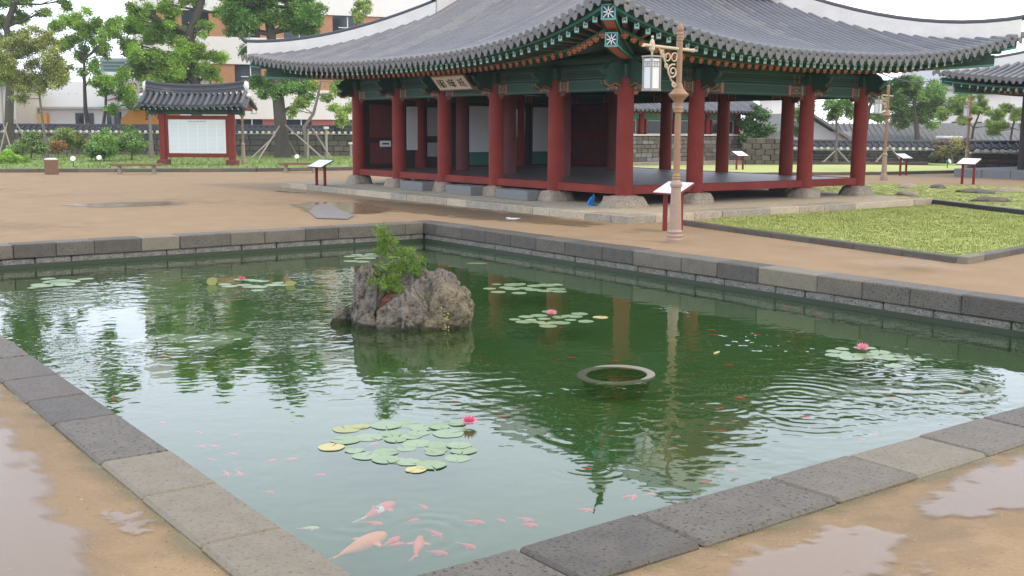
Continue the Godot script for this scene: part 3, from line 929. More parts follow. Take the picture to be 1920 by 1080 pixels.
# one eave of a hip-and-gable roof; k: 0 left (x-), 1 near (z+), 2 right (x+), 3 far (z-); t runs -1..1 along it
class Roof:
	var base := 3.654
	var w := 9.03
	var l := 13.0
	var corner := {}       # "sx sz" -> [overhang in x, overhang in z, rise]
	var mid_x := 2.29
	var mid_z := 2.36

	func ends(k: int, t: float) -> Array:   # [extension along, overhang outward, rise] at the corner that t points to
		var sx := -1
		var sz := 1
		if k == 0 or k == 2:
			sx = -1 if k == 0 else 1
			sz = 1 if t > 0.0 else -1
		else:
			sz = 1 if k == 1 else -1
			sx = 1 if t > 0.0 else -1
		var c: Array = corner["%d %d" % [sx, sz]]
		return [c[1], c[0], c[2]] if k % 2 == 0 else [c[0], c[1], c[2]]

	func eave(k: int, t: float) -> Array:   # [along, out, rise]
		var e := ends(k, t)
		var half := (l if k % 2 == 0 else w) * 0.5
		var m := -l * 0.5 if k % 2 == 0 else w * 0.5
		var om := mid_x if k % 2 == 0 else mid_z
		return [m + t * (half + e[0]), om + (e[1] - om) * pow(absf(t), 1.94), e[2] * pow(absf(t), 2.8)]

	func place(k: int, along: float, out: float, y: float) -> Vector3:
		match k:
			0: return Vector3(-out, y, along)
			1: return Vector3(along, y, out)
			2: return Vector3(w + out, y, along)
		return Vector3(along, y, -l - out)

	func prof(d: float) -> float:
		return 0.31 * d + 0.03 * d * d

	func top(k: int, t: float, dp: float) -> Vector3:   # the tiled surface, dp from 0 at the eave to 6.8 at the ridge
		var e := eave(k, t)
		var o: float = e[1]
		var d := dp * (w * 0.5 + o) / 6.8 if k % 2 == 0 else dp * (o + 1.84) / 4.2
		var f := maxf(0.0, 1.0 - dp / 4.6)
		return place(k, e[0], o - d, base + 0.15 + prof(dp) + e[2] * pow(f, 0.95))

	func reach(k: int, t: float) -> float:    # how far up the row at t runs before it meets the hip, the ridge or the gable
		var e := eave(k, t)
		var c := ends(k, t)
		var half := (l if k % 2 == 0 else w) * 0.5
		var m := -l * 0.5 if k % 2 == 0 else w * 0.5
		var sg := 1.0 if t > 0.0 else -1.0
		var ac: float = m + sg * (half + c[0])
		var inset := 1.84 if k % 2 == 0 else 1.9
		var at: float = m + sg * (half - inset)
		var g: float = (ac - e[0]) / (ac - at)
		if g >= 1.0:
			return 6.8 if k % 2 == 0 else 4.2
		var ot := -1.9 if k % 2 == 0 else -1.84
		var oh: float = c[1] + (ot - c[1]) * g
		var d: float = e[1] - oh
		return maxf(0.0, d * 6.8 / (w * 0.5 + e[1]) if k % 2 == 0 else d * 4.2 / (e[1] + 1.84))

func sweep(m: MB, pts: Array, wd: float, h0: float, h1: float, cap_start := true) -> void:
	var rings := []
	for i in pts.size():
		var d: Vector3 = pts[mini(i + 1, pts.size() - 1)] - pts[maxi(i - 1, 0)]
		var side := Vector3(d.z, 0, -d.x).normalized() * wd * 0.5
		var p: Vector3 = pts[i]
		rings.append([p - side + Vector3.UP * h0, p + side + Vector3.UP * h0, p + side + Vector3.UP * h1, p - side + Vector3.UP * h1, side])
	for i in rings.size() - 1:
		var a: Array = rings[i]
		var b: Array = rings[i + 1]
		m.quad(a[0], b[0], b[3], a[3], -a[4])
		m.quad(a[1], b[1], b[2], a[2], a[4])
		m.quad(a[3], b[3], b[2], a[2], Vector3.UP)
		m.quad(a[0], b[0], b[1], a[1], Vector3.DOWN)
	for i in [0, rings.size() - 1]:
		var a: Array = rings[i]
		var o: Vector3 = (pts[0] - pts[1]) if i == 0 else (pts[pts.size() - 1] - pts[pts.size() - 2])
		m.quad(a[0], a[1], a[2], a[3], o)

func tile_mesh(r0: float, r1: float, length: float, cap: bool) -> ArrayMesh:
	var m := MB.new()
	var n := 6
	for i in n:
		var a := PI * i / n
		var b := PI * (i + 1) / n
		var p := func(g: float, r: float, x: float) -> Vector3: return Vector3(x, sin(g) * r, cos(g) * r)
		var q := func(g: float) -> Vector3: return Vector3(0, sin(g), cos(g))
		var i0 := m.vert(p.call(a, r0, 0.0), q.call(a))
		var i1 := m.vert(p.call(b, r0, 0.0), q.call(b))
		var i2 := m.vert(p.call(b, r1, length), q.call(b))
		var i3 := m.vert(p.call(a, r1, length), q.call(a))
		m.face(i0, i1, i2)
		m.face(i0, i2, i3)
		m.tri(Vector3(0, 0, 0), p.call(a, r0, 0.0), p.call(b, r0, 0.0), Vector3.LEFT)
	if cap:      # the round end disc of an eave tile, thicker than the tile
		for i in 12:
			var a := TAU * i / 12
			var b := TAU * (i + 1) / 12
			var c := Vector3(-0.012, -0.005, 0)
			var u := Vector3(-0.012, sin(a) * r0 * 1.08 - 0.005, cos(a) * r0 * 1.08)
			var v2 := Vector3(-0.012, sin(b) * r0 * 1.08 - 0.005, cos(b) * r0 * 1.08)
			m.tri(c, u, v2, Vector3.LEFT)
			m.quad(u, v2, v2 + Vector3(0.03, 0, 0), u + Vector3(0.03, 0, 0), u - c)
	return m.mesh()

func drip_mesh() -> ArrayMesh:      # the hanging tongue of a trough tile, with the pan behind it
	var m := MB.new()
	var poly := []
	for i in 9:
		var a := PI * i / 8.0
		poly.append(Vector2(-cos(a) * 0.1, -sin(a) * 0.15 - 0.012 * (1.0 - absf(cos(a)))))
	for i in 8:
		var a: Vector2 = poly[i]
		var b: Vector2 = poly[i + 1]
		var sagged := func(p: Vector2) -> Vector3: return Vector3(-0.05 * -p.y / 0.15 - 0.01, p.y + 0.25 * p.x * p.x / 0.12 - 0.01, p.x)
		var top_a := Vector2(a.x, 0.0)
		var top_b := Vector2(b.x, 0.0)
		for dx in [0.0, 0.022]:
			var s := Vector3(dx, 0, 0)
			m.quad(sagged.call(a) + s, sagged.call(b) + s, sagged.call(top_b) + s, sagged.call(top_a) + s, Vector3(-1 if dx == 0.0 else 1, -0.2, 0))
		m.quad(sagged.call(a), sagged.call(b), sagged.call(b) + Vector3(0.022, 0, 0), sagged.call(a) + Vector3(0.022, 0, 0), Vector3(0, -1, 0))
		m.quad(sagged.call(top_a), sagged.call(top_b), sagged.call(top_b) + Vector3(0.34, 0.02, 0), sagged.call(top_a) + Vector3(0.34, 0.02, 0), Vector3.UP)
	return m.mesh()

func slope_basis(x: Vector3, side: Vector3) -> Basis:
	var xx := x.normalized()
	var yy := side.cross(xx).normalized()
	if yy.y < 0.0:
		yy = -yy
	return Basis(xx, yy, xx.cross(yy))

# tiles, troughs and ridges of a roof; faces lists the eaves that get single tiles
func roof(R: Roof, root: Node3D, faces: Array, single: int, limit := 99.0) -> void:
	var pitch := 0.28
	var tm := tile_mesh(0.084, 0.081, 0.36, false)
	var em := tile_mesh(0.09, 0.083, 0.36, true)
	var dm := drip_mesh()
	var all := []
	var mats := [M.tile, M.tile, M.tile_b, M.tile_c]
	for k in 4:
		# the trough sheet, hollow between the rows
		var e0 := R.eave(k, -1.0)
		var e1 := R.eave(k, 1.0)
		var n := int(absf(e1[0] - e0[0]) / pitch)
		var sheet := MB.new()
		var steps := 14
		var prev := []
		for i in n * 2 + 1:
			var t := -1.0 + 2.0 * i / (n * 2)
			var lim := R.reach(k, t)
			var now := []
			for j in steps + 1:
				var p := R.top(k, t, lim * j / steps)
				p.y -= 0.125 if i % 2 == 0 else 0.04
				now.append(p)
			if i > 0:
				for j in steps:
					sheet.quad(prev[j], now[j], now[j + 1], prev[j + 1], Vector3.UP)
			prev = now
		sheet.smooth()
		part("roof_trough", sheet.mesh(), M.trough if faces.has(k) else M.tile, root).set_meta("kind", "stuff")
		if not faces.has(k):
			continue
		for i in n + 1:
			for half in 2:
				# rows of convex tiles stand on odd lines of the sheet, the drips hang between them
				var t := -1.0 + 2.0 * (i + (0.5 if half == 0 else 0.0)) / n
				if absf(t) > 1.0 or R.eave(k, t)[0] > limit:
					continue
				var lim := R.reach(k, t)
				var p0 := R.top(k, t, 0.0)
				var p1 := R.top(k, t, 0.4)
				var side := R.top(k, minf(t + 0.01, 1.0), 0.0) - R.top(k, maxf(t - 0.01, -1.0), 0.0)
				if half == 1:
					var dr := part("drip_tile", dm, M.drip, root)
					dr.transform = Transform3D(slope_basis(p1 - p0, side), p0 + Vector3(0, -0.055, 0))
					continue
				var at := 0.0
				var first := true
				while at < lim - 0.1 or first:
					var a := R.top(k, t, at)
					var b := R.top(k, t, at + 0.31)
					var ln := a.distance_to(b)
					var tr := Transform3D(slope_basis(b - a, side), a + Vector3(0, -0.02, 0))
					if first:
						var ee := part("eave_tile", em, M.tile_c, root)
						ee.transform = tr
					else:
						all.append([a.distance_to(-root.position + Vector3(0, 2, 0)), tr, i])
					first = false
					at += 0.31 * 0.335 / ln
	all.sort_custom(func(a, b): return a[0] < b[0])
	var rest := []
	for i in all.size():
		if i < single:
			var o := part("roof_tile", tm, mats[0 if hash(i) % 6 > 0 else 1 + hash(i) % 3], root)
			o.transform = all[i][1]
		else:
			rest.append([all[i][1], all[i][2]])
	if rest.size() > 0:
		for q in 3:
			var sub := []
			for i in rest.size():
				var w: int = (hash(rest[i][1]) % 5) if hash(i) % 7 > 0 else hash(i) % 5
				if (0 if w < 3 else w - 2) == q:
					sub.append(rest[i][0])
			scatter("roof_tiles", tm, [M.tile, M.tile_b, M.tile_c][q], sub, [], root)
	# hips, gable edges and ridge, plastered white under a line of dark tiles
	for sx in [-1, 1]:
		for sz in [-1, 1]:
			var k := 1 if sz > 0 else 3
			var line := []
			for i in 13:
				var g := i / 12.0
				var t: float = sx * (1.0 - 0.40 * g)
				# walk the hip through the point where the row of the short face ends
				var tt: float = sx * lerpf(1.0, (R.w * 0.5 - 1.9) / (R.w * 0.5 + R.ends(k, sx)[0]), g)
				var p := R.top(k, tt, R.reach(k, tt))
				line.append(p)
			line[0] = line[0].lerp(line[1], 0.35)
			var hip := MB.new()
			sweep(hip, line, 0.26, -0.14, 0.38)
			var hp := part("hip_ridge", hip.mesh(), M.plaster, root)
			var capm := MB.new()
			var cap := []
			for p in line:
				cap.append(p + Vector3(0, 0.41, 0))
			var d0: Vector3 = (line[0] - line[1]).normalized()
			cap.push_front(cap[0] + d0 * 0.12 + Vector3(0, 0.03, 0))
			capm.tube(cap, [0.07, 0.085], 8)
			var horn := [cap[0] + Vector3(0, 0.0, 0), cap[0] + d0 * 0.1 + Vector3(0, 0.1, 0), cap[0] + d0 * 0.15 + Vector3(0, 0.22, 0)]
			capm.tube(horn, [0.06, 0.05, 0.02], 8)
			part("ridge_cap", capm.mesh(), M.tile_dark, hp)
			# the stepped end of the descending ridge with its upturned tile
			var kk := 0 if sx < 0 else 2
			var gl := []
			var tz: float = sz * (R.l * 0.5 - 1.84) / (R.l * 0.5 + R.ends(kk, sz)[0])
			for i in 9:
				gl.append(R.top(kk, tz, 4.2 + 2.6 * i / 8.0))
			gl[0] = gl[0] - Vector3(0, 0.02, 0)
			var gm := MB.new()
			sweep(gm, gl, 0.28, -0.12, 0.5)
			var gr := part("gable_ridge", gm.mesh(), M.plaster, root)
			var gc := MB.new()
			var gp := []
			for p in gl:
				gp.append(p + Vector3(0, 0.53, 0))
			gc.tube(gp, [0.09], 8)
			var dd: Vector3 = (gp[0] - gp[1]).normalized()
			gc.tube([gp[0], gp[0] + dd * 0.16 + Vector3(0, 0.1, 0), gp[0] + dd * 0.3 + Vector3(0, 0.3, 0)], [0.1, 0.11, 0.03], 8)
			part("ridge_cap", gc.mesh(), M.tile_dark, gr)
	var r0 := R.top(0, (R.l * 0.5 - 1.84) / (R.l * 0.5 + 2.44), 6.8)
	var r1 := R.top(0, -(R.l * 0.5 - 1.84) / (R.l * 0.5 + 2.75), 6.8)
	var rm := MB.new()
	var rl := []
	for i in 9:
		var g := i / 8.0
		rl.append(r0.lerp(r1, g) + Vector3(0, 0.18 * pow(2.0 * g - 1.0, 2.0), 0))
	sweep(rm, rl, 0.32, -0.2, 0.5)
	var mr := part("main_ridge", rm.mesh(), M.plaster, root)
	var rc := MB.new()
	for i in rl.size():
		rl[i] += Vector3(0, 0.54, 0)
	rc.tube(rl, [0.1], 8)
	part("ridge_cap", rc.mesh(), M.tile_dark, mr)
	for sz in [1, -1]:
		var gb := MB.new()
		var tz: float = sz * (R.l * 0.5 - 1.84) / (R.l * 0.5 + R.ends(0, sz)[0])
		var a := R.top(0, tz, 4.2)
		var b := R.top(2, tz, 4.2)
		var c := R.top(0, tz, 6.8)
		gb.tri(a, b, c, Vector3(0, 0, sz))
		part("gable_board", gb.mesh(), M.red_dull, root)

func floret(u: float, v: float) -> Color:    # the orange flower on a rafter end
	var p := Vector2(u - 0.5, v - 0.5) * 2.0
	var r := p.length()
	if r < 0.16:
		return Color(0.6, 0.35, 0.1)
	if r > 0.86:
		return Color(0.42, 0.13, 0.05)
	var a := p.angle() * 4.0
	return Color(0.55, 0.19, 0.075) if cos(a) * 0.5 + 0.5 > r * 0.6 else Color(0.24, 0.05, 0.03)

func beam_end(u: float, v: float) -> Color:     # white-edged teal square with a pale dot
	var m := minf(minf(u, 1.0 - u), minf(v, 1.0 - v))
	if m < 0.13:
		return Color(0.1, 0.42, 0.33)
	if m < 0.24:
		return Color(0.62, 0.7, 0.66)
	if Vector2(u - 0.5, v - 0.32).length() < 0.11 or Vector2(u - 0.5, v - 0.68).length() < 0.11:
		return Color(0.7, 0.75, 0.72)
	return Color(0.012, 0.03, 0.03)

func corner_end(u: float, v: float) -> Color:    # white flower of eight petals on dark blue, framed teal
	var m := minf(minf(u, 1.0 - u), minf(v, 1.0 - v))
	if m < 0.1:
		return Color(0.09, 0.42, 0.33)
	var p := Vector2(u - 0.5, v - 0.5) * 2.5
	var q := maxf(absf(p.x), absf(p.y))
	var a := p.angle()
	var petal := absf(fmod(a + TAU + PI / 8.0, PI / 4.0) - PI / 8.0) * p.length()
	if q < 0.92 and p.length() > 0.16 and petal < 0.11 and petal > 0.02 * (q - 0.2):
		return Color(0.75, 0.76, 0.74)
	return Color(0.012, 0.016, 0.05)

func lintel_paint(u: float, v: float) -> Color:
	var e := minf(u, 1.0 - u)
	var g := Color(0.017, 0.068, 0.046)
	if v < 0.07 or v > 0.93:
		return Color(0.009, 0.026, 0.020)
	if e < 0.03:
		return Color(0.022, 0.120, 0.083)
	if e < 0.052:
		return Color(0.375, 0.225, 0.180)
	var p := Vector2((e - 0.105) * 8.0, (v - 0.5) * 2.0)
	var r := p.length()
	if e < 0.15:
		if absf(r - 0.52) < 0.13 and p.x > -0.35:
			return Color(0.315, 0.105, 0.045)
		if r < 0.2:
			return Color(0.300, 0.150, 0.098)
		return Color(0.030, 0.090, 0.060)
	if e < 0.162:
		return Color(0.225, 0.053, 0.034)
	if e < 0.178:
		return Color(0.360, 0.195, 0.150)
	if e < 0.186:
		return Color(0.225, 0.053, 0.034)
	if v < 0.15 or v > 0.85:
		return Color(0.038, 0.143, 0.101)
	return g

func frieze_paint(u: float, v: float) -> Color:
	var e := minf(u, 1.0 - u)
	if v < 0.1 or v > 0.9:
		return Color(0.038, 0.128, 0.090)
	if absf(v - 0.5) < 0.05:
		return Color(0.009, 0.022, 0.018)
	if e > 0.07 and e < 0.085 or e > 0.12 and e < 0.13:
		return Color(0.225, 0.075, 0.045)
	return Color(0.015, 0.053, 0.036)

func plaque_paint(u: float, v: float) -> Color:
	var m := minf(minf(u * 2.9, (1.0 - u) * 2.9), minf(v, 1.0 - v))
	if m < 0.05:
		return Color(0.3, 0.24, 0.16)
	# three brushed characters, read from the right
	var ink := [
		[[-.7, -.6, -.7, .8], [-.7, -.6, -.1, -.6, -.1, -.1, -.7, -.1], [.1, -.6, .75, -.6, .75, .75, .6, .8], [.1, -.6, .1, -.1, .75, -.1], [-.1, .1, -.35, .35], [-.2, .15, .3, .15, -.2, .5], [-.2, .2, .4, .5], [-.2, .55, .3, .55, .3, .8, -.2, .8, -.2, .55]],
		[[-.75, -.4, -.75, .6], [-.75, -.4, -.4, -.4, -.4, .55, -.75, .55], [-.75, .05, -.4, .05], [-.05, -.75, -.2, -.5, .1, -.45], [.5, -.75, .7, -.5, .35, -.45], [-.25, -.1, .85, -.1], [.3, -.3, .3, .2], [0, .1, .6, .1, .6, .45, 0, .45, 0, .1], [-.2, .65, .8, .65], [.3, .45, .3, .9]],
		[[-.7, -.5, -.2, -.5, -.55, -.05, -.2, -.05, -.7, .75], [-.7, .1, -.2, .7, .85, .8], [.6, -.8, .1, -.55], [.35, -.65, .35, .4], [.05, -.2, .05, .4, .75, .4], [.35, -.1, .7, -.1]],
	]
	for k in 3:
		var c := Vector2(0.19 + 0.31 * k, 0.5)
		var p := Vector2((u - c.x) / 0.125, (v - c.y) / 0.33)
		if absf(p.x) > 1.1 or absf(p.y) > 1.15:
			continue
		for line in ink[k]:
			var pts := []
			for i in range(0, line.size(), 2):
				pts.append(Vector2(line[i], line[i + 1]))
			if stroke(p, pts) < 0.1:
				return Color(0.02, 0.018, 0.016)
	return Color(0.68, 0.62, 0.48)

func bracket_mesh(flip: float) -> ArrayMesh:
	var m := MB.new()
	var p := PackedVector2Array([Vector2(0, 0), Vector2(0.12, 0.0), Vector2(0.3, 0.05), Vector2(0.47, -0.03), Vector2(0.6, 0.04), Vector2(0.66, 0.15), Vector2(0.52, 0.14), Vector2(0.5, 0.22), Vector2(0.62, 0.28), Vector2(0.7, 0.4), Vector2(0.55, 0.4), Vector2(0.48, 0.5), Vector2(0.3, 0.6), Vector2(0, 0.62)])
	m.slab(p, -0.06 * flip, 0.06 * flip)
	return m.mesh()

func hall() -> void:
	var B := Vector3(17.67, 0, -19.3)
	var h := thing("wooden_hall", "open timber hall with red columns, green painted eaves and grey tiled roof", "hall", B)
	var xs := [0.0, 2.38, 6.65, 9.03]
	var zs := [0.0, -2.6, -5.2, -7.8, -10.4, -13.0]
	# platform
	var fx := [-1.92, -1.11, 0.09, 0.99, 2.62, 3.69, 4.67, 5.89, 8.45, 9.35]
	var k := 0
	for i in fx.size() - 1:
		k += 1
		var m := MB.new()
		m.box(Vector3.ZERO, Vector3(fx[i + 1] - fx[i] - 0.008, 0.22, 0.55), 0.014, 0.006, k)
		part("platform_stone", m.mesh(), M.beige[(k * 2) % 3], h, Vector3((fx[i] + fx[i + 1]) * 0.5, 0.06, 1.975))
	var lz := [1.69, 0.82, -0.44, -1.08, -2.12, -2.72, -3.87, -4.77, -5.9, -6.79, -7.66, -8.67, -9.73, -10.9, -11.9, -13.0, -14.2, -15.0]
	for i in lz.size() - 1:
		k += 1
		var m := MB.new()
		m.box(Vector3.ZERO, Vector3(0.55, 0.22, lz[i] - lz[i + 1] - 0.008), 0.014, 0.01, k)
		part("platform_stone", m.mesh(), M.beige[(k * 5 + k / 3) % 3], h, Vector3(-1.645, 0.06, (lz[i] + lz[i + 1]) * 0.5))
	var pt := MB.new()
	pt.box(Vector3((-1.37 + 9.35) * 0.5, 0.055, (1.7 - 15.0) * 0.5), Vector3(10.72, 0.22, 16.7))
	part("platform_top", pt.mesh(), M.beige[1], h)
	# columns on their stones
	var col := MB.new()
	col.lathe([Vector2(0.0, 0.42), Vector2(0.21, 0.42), Vector2(0.207, 1.2), Vector2(0.195, 2.9), Vector2(0.19, 3.2), Vector2(0, 3.2)], Vector3.ZERO, 20)
	var cm := col.mesh()
	var inner := [Vector2(2.38, -10.4), Vector2(2.38, -7.8), Vector2(2.38, -5.2), Vector2(6.65, -10.4), Vector2(6.65, -7.8)]
	var spots := []
	for x in xs:
		for z in zs:
			if x == 0.0 or x == HW or z == 0.0 or z == -HL:
				spots.append(Vector2(x, z))
	for s in spots + inner:
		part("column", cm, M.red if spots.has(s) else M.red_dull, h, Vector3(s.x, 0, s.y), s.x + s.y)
	var cp := MB.new()
	cp.box(Vector3(0, 3.36, 0), Vector3(0.42, 0.32, 0.42), 0.03)
	var cpm := cp.mesh()
	for s in spots:
		part("capital", cpm, M.green, h, Vector3(s.x, 0, s.y))
	k = 0
	for s in spots:
		k += 1
		var m := MB.new()
		var f := noise(900 + k, 1.4, 4)
		var near: bool = s == Vector2.ZERO
		var rx := 0.52 if near else 0.36 + 0.04 * (k % 3)
		var rz := 0.42 if near else 0.36 + 0.03 * ((k + 1) % 3)
		m.lump(Vector3(0, 0.17, 0), func(d: Vector3) -> Vector3:
			var b := d / pow(maxf(maxf(absf(d.x), absf(d.y)), absf(d.z)), 0.72)
			var taper := 1.0 - 0.22 * clampf(b.y, 0.0, 1.0)
			return Vector3(b.x * rx * taper, clampf(b.y * 0.3, -0.05, 0.262), b.z * rz * taper) * (1.0 + 0.16 * f.get_noise_3dv(d * 1.5)), 24, 16)
		part("plinth_stone", m.mesh(), M.plinth, h, Vector3(s.x, 0, s.y))
	# sill beams, lintels, friezes, purlins
	var lint := painted(256, 48, lintel_paint, 0.65)
	var frz := painted(128, 48, frieze_paint, 0.7)
	var runs := []
	for i in 3:
		runs.append([Vector2(xs[i], 0), Vector2(xs[i + 1], 0)])
		runs.append([Vector2(xs[i], -HL), Vector2(xs[i + 1], -HL)])
	for i in 5:
		runs.append([Vector2(0, zs[i]), Vector2(0, zs[i + 1])])
		runs.append([Vector2(HW, zs[i]), Vector2(HW, zs[i + 1])])
	for r in runs:
		var a: Vector2 = r[0]
		var b: Vector2 = r[1]
		var c := (a + b) * 0.5
		var ln := a.distance_to(b)
		var turn := -(b - a).angle()
		for q in [["sill_beam", 0.555, 0.2, 0.2, M.red, 0.3], ["lintel", 3.045, 0.31, 0.15, lint, 0.3], ["frieze_board", 3.33, 0.25, 0.07, frz, 0.2], ["purlin_plate", 3.49, 0.09, 0.13, M.green, 0.0]]:
			var m := MB.new()
			m.box(Vector3.ZERO, Vector3(ln - q[5], q[2], q[3]), 0.008)
			part(q[0], m.mesh(), q[4], h, Vector3(c.x, q[1], c.y), turn)
		var pm := MB.new()
		pm.tube([Vector3(-ln * 0.5, 0, 0), Vector3(ln * 0.5, 0, 0)], [0.13], 12)
		part("purlin", pm.mesh(), M.green, h, Vector3(c.x, 3.665, c.y), turn)
	# brackets at the column heads
	var bm := bracket_mesh(1.0)
	var bo := MB.new()
	bo.tube([Vector3(0.14, 0.02, 0.07), Vector3(0.3, 0.08, 0.07), Vector3(0.47, 0.0, 0.07), Vector3(0.6, 0.06, 0.07), Vector3(0.63, 0.13, 0.07)], [0.016], 5)
	bo.tube([Vector3(0.14, 0.02, -0.07), Vector3(0.3, 0.08, -0.07), Vector3(0.47, 0.0, -0.07), Vector3(0.6, 0.06, -0.07), Vector3(0.63, 0.13, -0.07)], [0.016], 5)
	var bom := bo.mesh()
	var heads := []
	for z in zs:
		heads.append([Vector3(-0.1, 2.98, z), PI])
	for x in xs:
		heads.append([Vector3(x, 2.98, 0.1), -PI / 2])
	heads.append([Vector3(HW + 0.1, 2.98, 0), 0.0])
	for q in heads:
		var br := part("bracket", bm, M.green, h, q[0], q[1])
		part("bracket_edge", bom, M.orange_paint, br)
	# small wing brackets under the lintels
	var wg := MB.new()
	wg.slab(PackedVector2Array([Vector2(0.1, 0.16), Vector2(0.55, 0.16), Vector2(0.5, 0.1), Vector2(0.38, 0.09), Vector2(0.33, 0.02), Vector2(0.22, 0.02), Vector2(0.16, -0.1), Vector2(0.1, -0.12)]), -0.04, 0.04)
	var wgm := wg.mesh()
	for r in runs:
		var a: Vector2 = r[0]
		var b: Vector2 = r[1]
		if a.x > 5.0 and a.y < -0.1 or a.y < -12.9:
			continue
		var turn := -(b - a).angle()
		part("wing_bracket", wgm, M.orange_paint if r == runs[0] else M.rust, h, Vector3(a.x, 2.79, a.y), turn)
		part("wing_bracket", wgm, M.rust, h, Vector3(b.x, 2.79, b.y), turn + PI)
	# floor of dark boards
	for i in 40:
		var z := -0.16 - 12.68 * (i + 0.5) / 40.0
		var m := MB.new()
		m.box(Vector3.ZERO, Vector3(8.78, 0.05, 12.68 / 40.0 - 0.006), 0.004)
		part("floor_board", m.mesh(), M.floor, h, Vector3(HW * 0.5, 0.615 + 0.002 * (i % 3), z))
	# far end wall and side wall, with hangings and windows
	var wl := MB.new()
	wl.box(Vector3(HW * 0.5, 1.78, -HL - 0.02), Vector3(HW - 0.3, 2.3, 0.06))
	wl.box(Vector3(HW * 0.5, 1.55, -HL + 0.03), Vector3(HW - 0.3, 0.1, 0.08))
	for x in [1.5, 2.5, 3.3, 4.2, 5.4, 6.1, 7.18, 8.1]:
		wl.box(Vector3(x, 1.78, -HL + 0.03), Vector3(0.1, 2.28, 0.1))
	part("end_wall", wl.mesh(), M.dark_wood, h)
	for q in [["door_panel", 0.37, 1.26, 0.8, 1.5, M.red_dull], ["door_panel", 0.37, 1.26, 1.66, 2.76, M.red_dull], ["white_hanging", 1.8, 2.36, 1.25, 2.72, M.cloth], ["window", 2.62, 3.12, 1.02, 1.5, M.render_grey], ["window", 2.62, 3.12, 1.72, 2.7, M.render_grey], ["white_hanging", 4.38, 5.26, 1.16, 2.78, M.cloth], ["green_panel", 4.38, 5.26, 0.7, 1.15, M.panel_green], ["window", 6.25, 6.85, 1.66, 2.7, M.glass], ["white_hanging", 7.22, 8.0, 1.16, 2.78, M.cloth], ["green_panel", 7.22, 8.0, 0.7, 1.15, M.panel_green]]:
		var m := MB.new()
		m.box(Vector3.ZERO, Vector3(q[2] - q[1], q[4] - q[3], 0.04), 0.006)
		part(q[0], m.mesh(), q[5], h, Vector3((q[1] + q[2]) * 0.5, (q[3] + q[4]) * 0.5, -HL + 0.1))
		if q[0] == "door_panel":
			var f := MB.new()
			for s in [-1, 1]:
				f.box(Vector3(s * 0.4, 0, 0.03), Vector3(0.03, q[4] - q[3] - 0.06, 0.03))
				f.box(Vector3(0, s * (q[4] - q[3] - 0.08) * 0.5, 0.03), Vector3(0.8, 0.03, 0.03))
			part("panel_moulding", f.mesh(), M.red, h.get_child(h.get_child_count() - 1))
	var tag := MB.new()
	tag.box(Vector3.ZERO, Vector3(0.42, 0.2, 0.02))
	var tagp := part("door_notice", tag.mesh(), M.white, h, Vector3(0.92, 1.47, -HL + 0.17))
	var tl := MB.new()
	tl.box(Vector3(0, 0, 0.012), Vector3(0.26, 0.05, 0.004))
	part("notice_line", tl.mesh(), M.tile_dark, tagp)
	var sw := MB.new()
	sw.box(Vector3(HW, 1.78, -11.7), Vector3(0.06, 2.3, 2.3))
	var swp := part("side_wall", sw.mesh(), M.red_dull, h)
	var sr := MB.new()
	for y in [0.75, 1.72, 1.86, 2.8]:
		sr.box(Vector3(HW - 0.05, y, -11.7), Vector3(0.05, 0.07, 2.2))
	for z in [-12.75, -11.7, -11.2, -10.65]:
		sr.box(Vector3(HW - 0.045, 1.78, z), Vector3(0.04, 2.1, 0.06))
	part("wall_rail", sr.mesh(), M.red, swp)
	# the name plaque under the eave
	var pm2 := MB.new()
	pm2.box(Vector3(0, 0, -0.03), Vector3(1.72, 0.56, 0.05), 0.01)
	var pq := part("plaque_frame", pm2.mesh(), M.wood, h)
	pq.transform = Transform3D(Basis.from_euler(Vector3(0, -PI / 2, 0)) * Basis.from_euler(Vector3(0.72, 0, 0)), Vector3(-0.55, 3.25, -6.6))
	var pf := MB.new()
	pf.quad(Vector3(-0.82, -0.25, 0), Vector3(0.82, -0.25, 0), Vector3(0.82, 0.25, 0), Vector3(-0.82, 0.25, 0), Vector3(0, 0, 1))
	part("plaque_face", pf.mesh(), painted(240, 80, plaque_paint, 0.6), pq)
	# roof
	var R := Roof.new()
	R.corner = {"-1 1": [2.8, 2.44, 0.96], "-1 -1": [2.78, 2.75, 0.58], "1 1": [3.0, 3.1, 0.88], "1 -1": [2.8, 2.75, 0.6]}
	roof(R, h, [0, 1], 300)
	eaves(R, h)
	k = 0
	for st in [[-28.45, -27.2, "long grey stone step farthest from the corner column"], [-25.95, -24.7, "grey stone step in the middle before the hall floor"], [-23.5, -22.15, "grey stone step nearest the corner column"]]:
		k += 1
		var s := thing("stone_step", st[2], "step", Vector3(17.2, 0.165, (st[0] + st[1]) * 0.5), 0.0, "stone steps along the hall front")
		var m := MB.new()
		m.box(Vector3(0, 0.13, 0), Vector3(0.5, 0.26, st[1] - st[0]), 0.012, 0.006, 60 + k)
		part("block", m.mesh(), M.greystep, s)
	var dp := thing("dustpan", "blue plastic dustpan leaning on the corner plinth stone", "dustpan", Vector3(17.3, 0.17, -20.05), 0.35)
	var dm := MB.new()
	dm.slab(PackedVector2Array([Vector2(-0.16, 0), Vector2(0.06, 0), Vector2(0.14, 0.1), Vector2(0.16, 0.22), Vector2(0.0, 0.2), Vector2(-0.17, 0.08)]), -0.02, 0.02)
	part("pan", dm.mesh(), M.blue, dp)
	dm = MB.new()
	dm.box(Vector3(-0.05, 0.01, 0.06), Vector3(0.3, 0.02, 0.1), 0.004)
	part("lip", dm.mesh(), M.blue, dp)
	dm = MB.new()
	dm.tube([Vector3(0.1, 0.2, 0), Vector3(0.15, 0.24, -0.02), Vector3(0.17, 0.26, -0.03)], [0.018, 0.014, 0.014], 6)
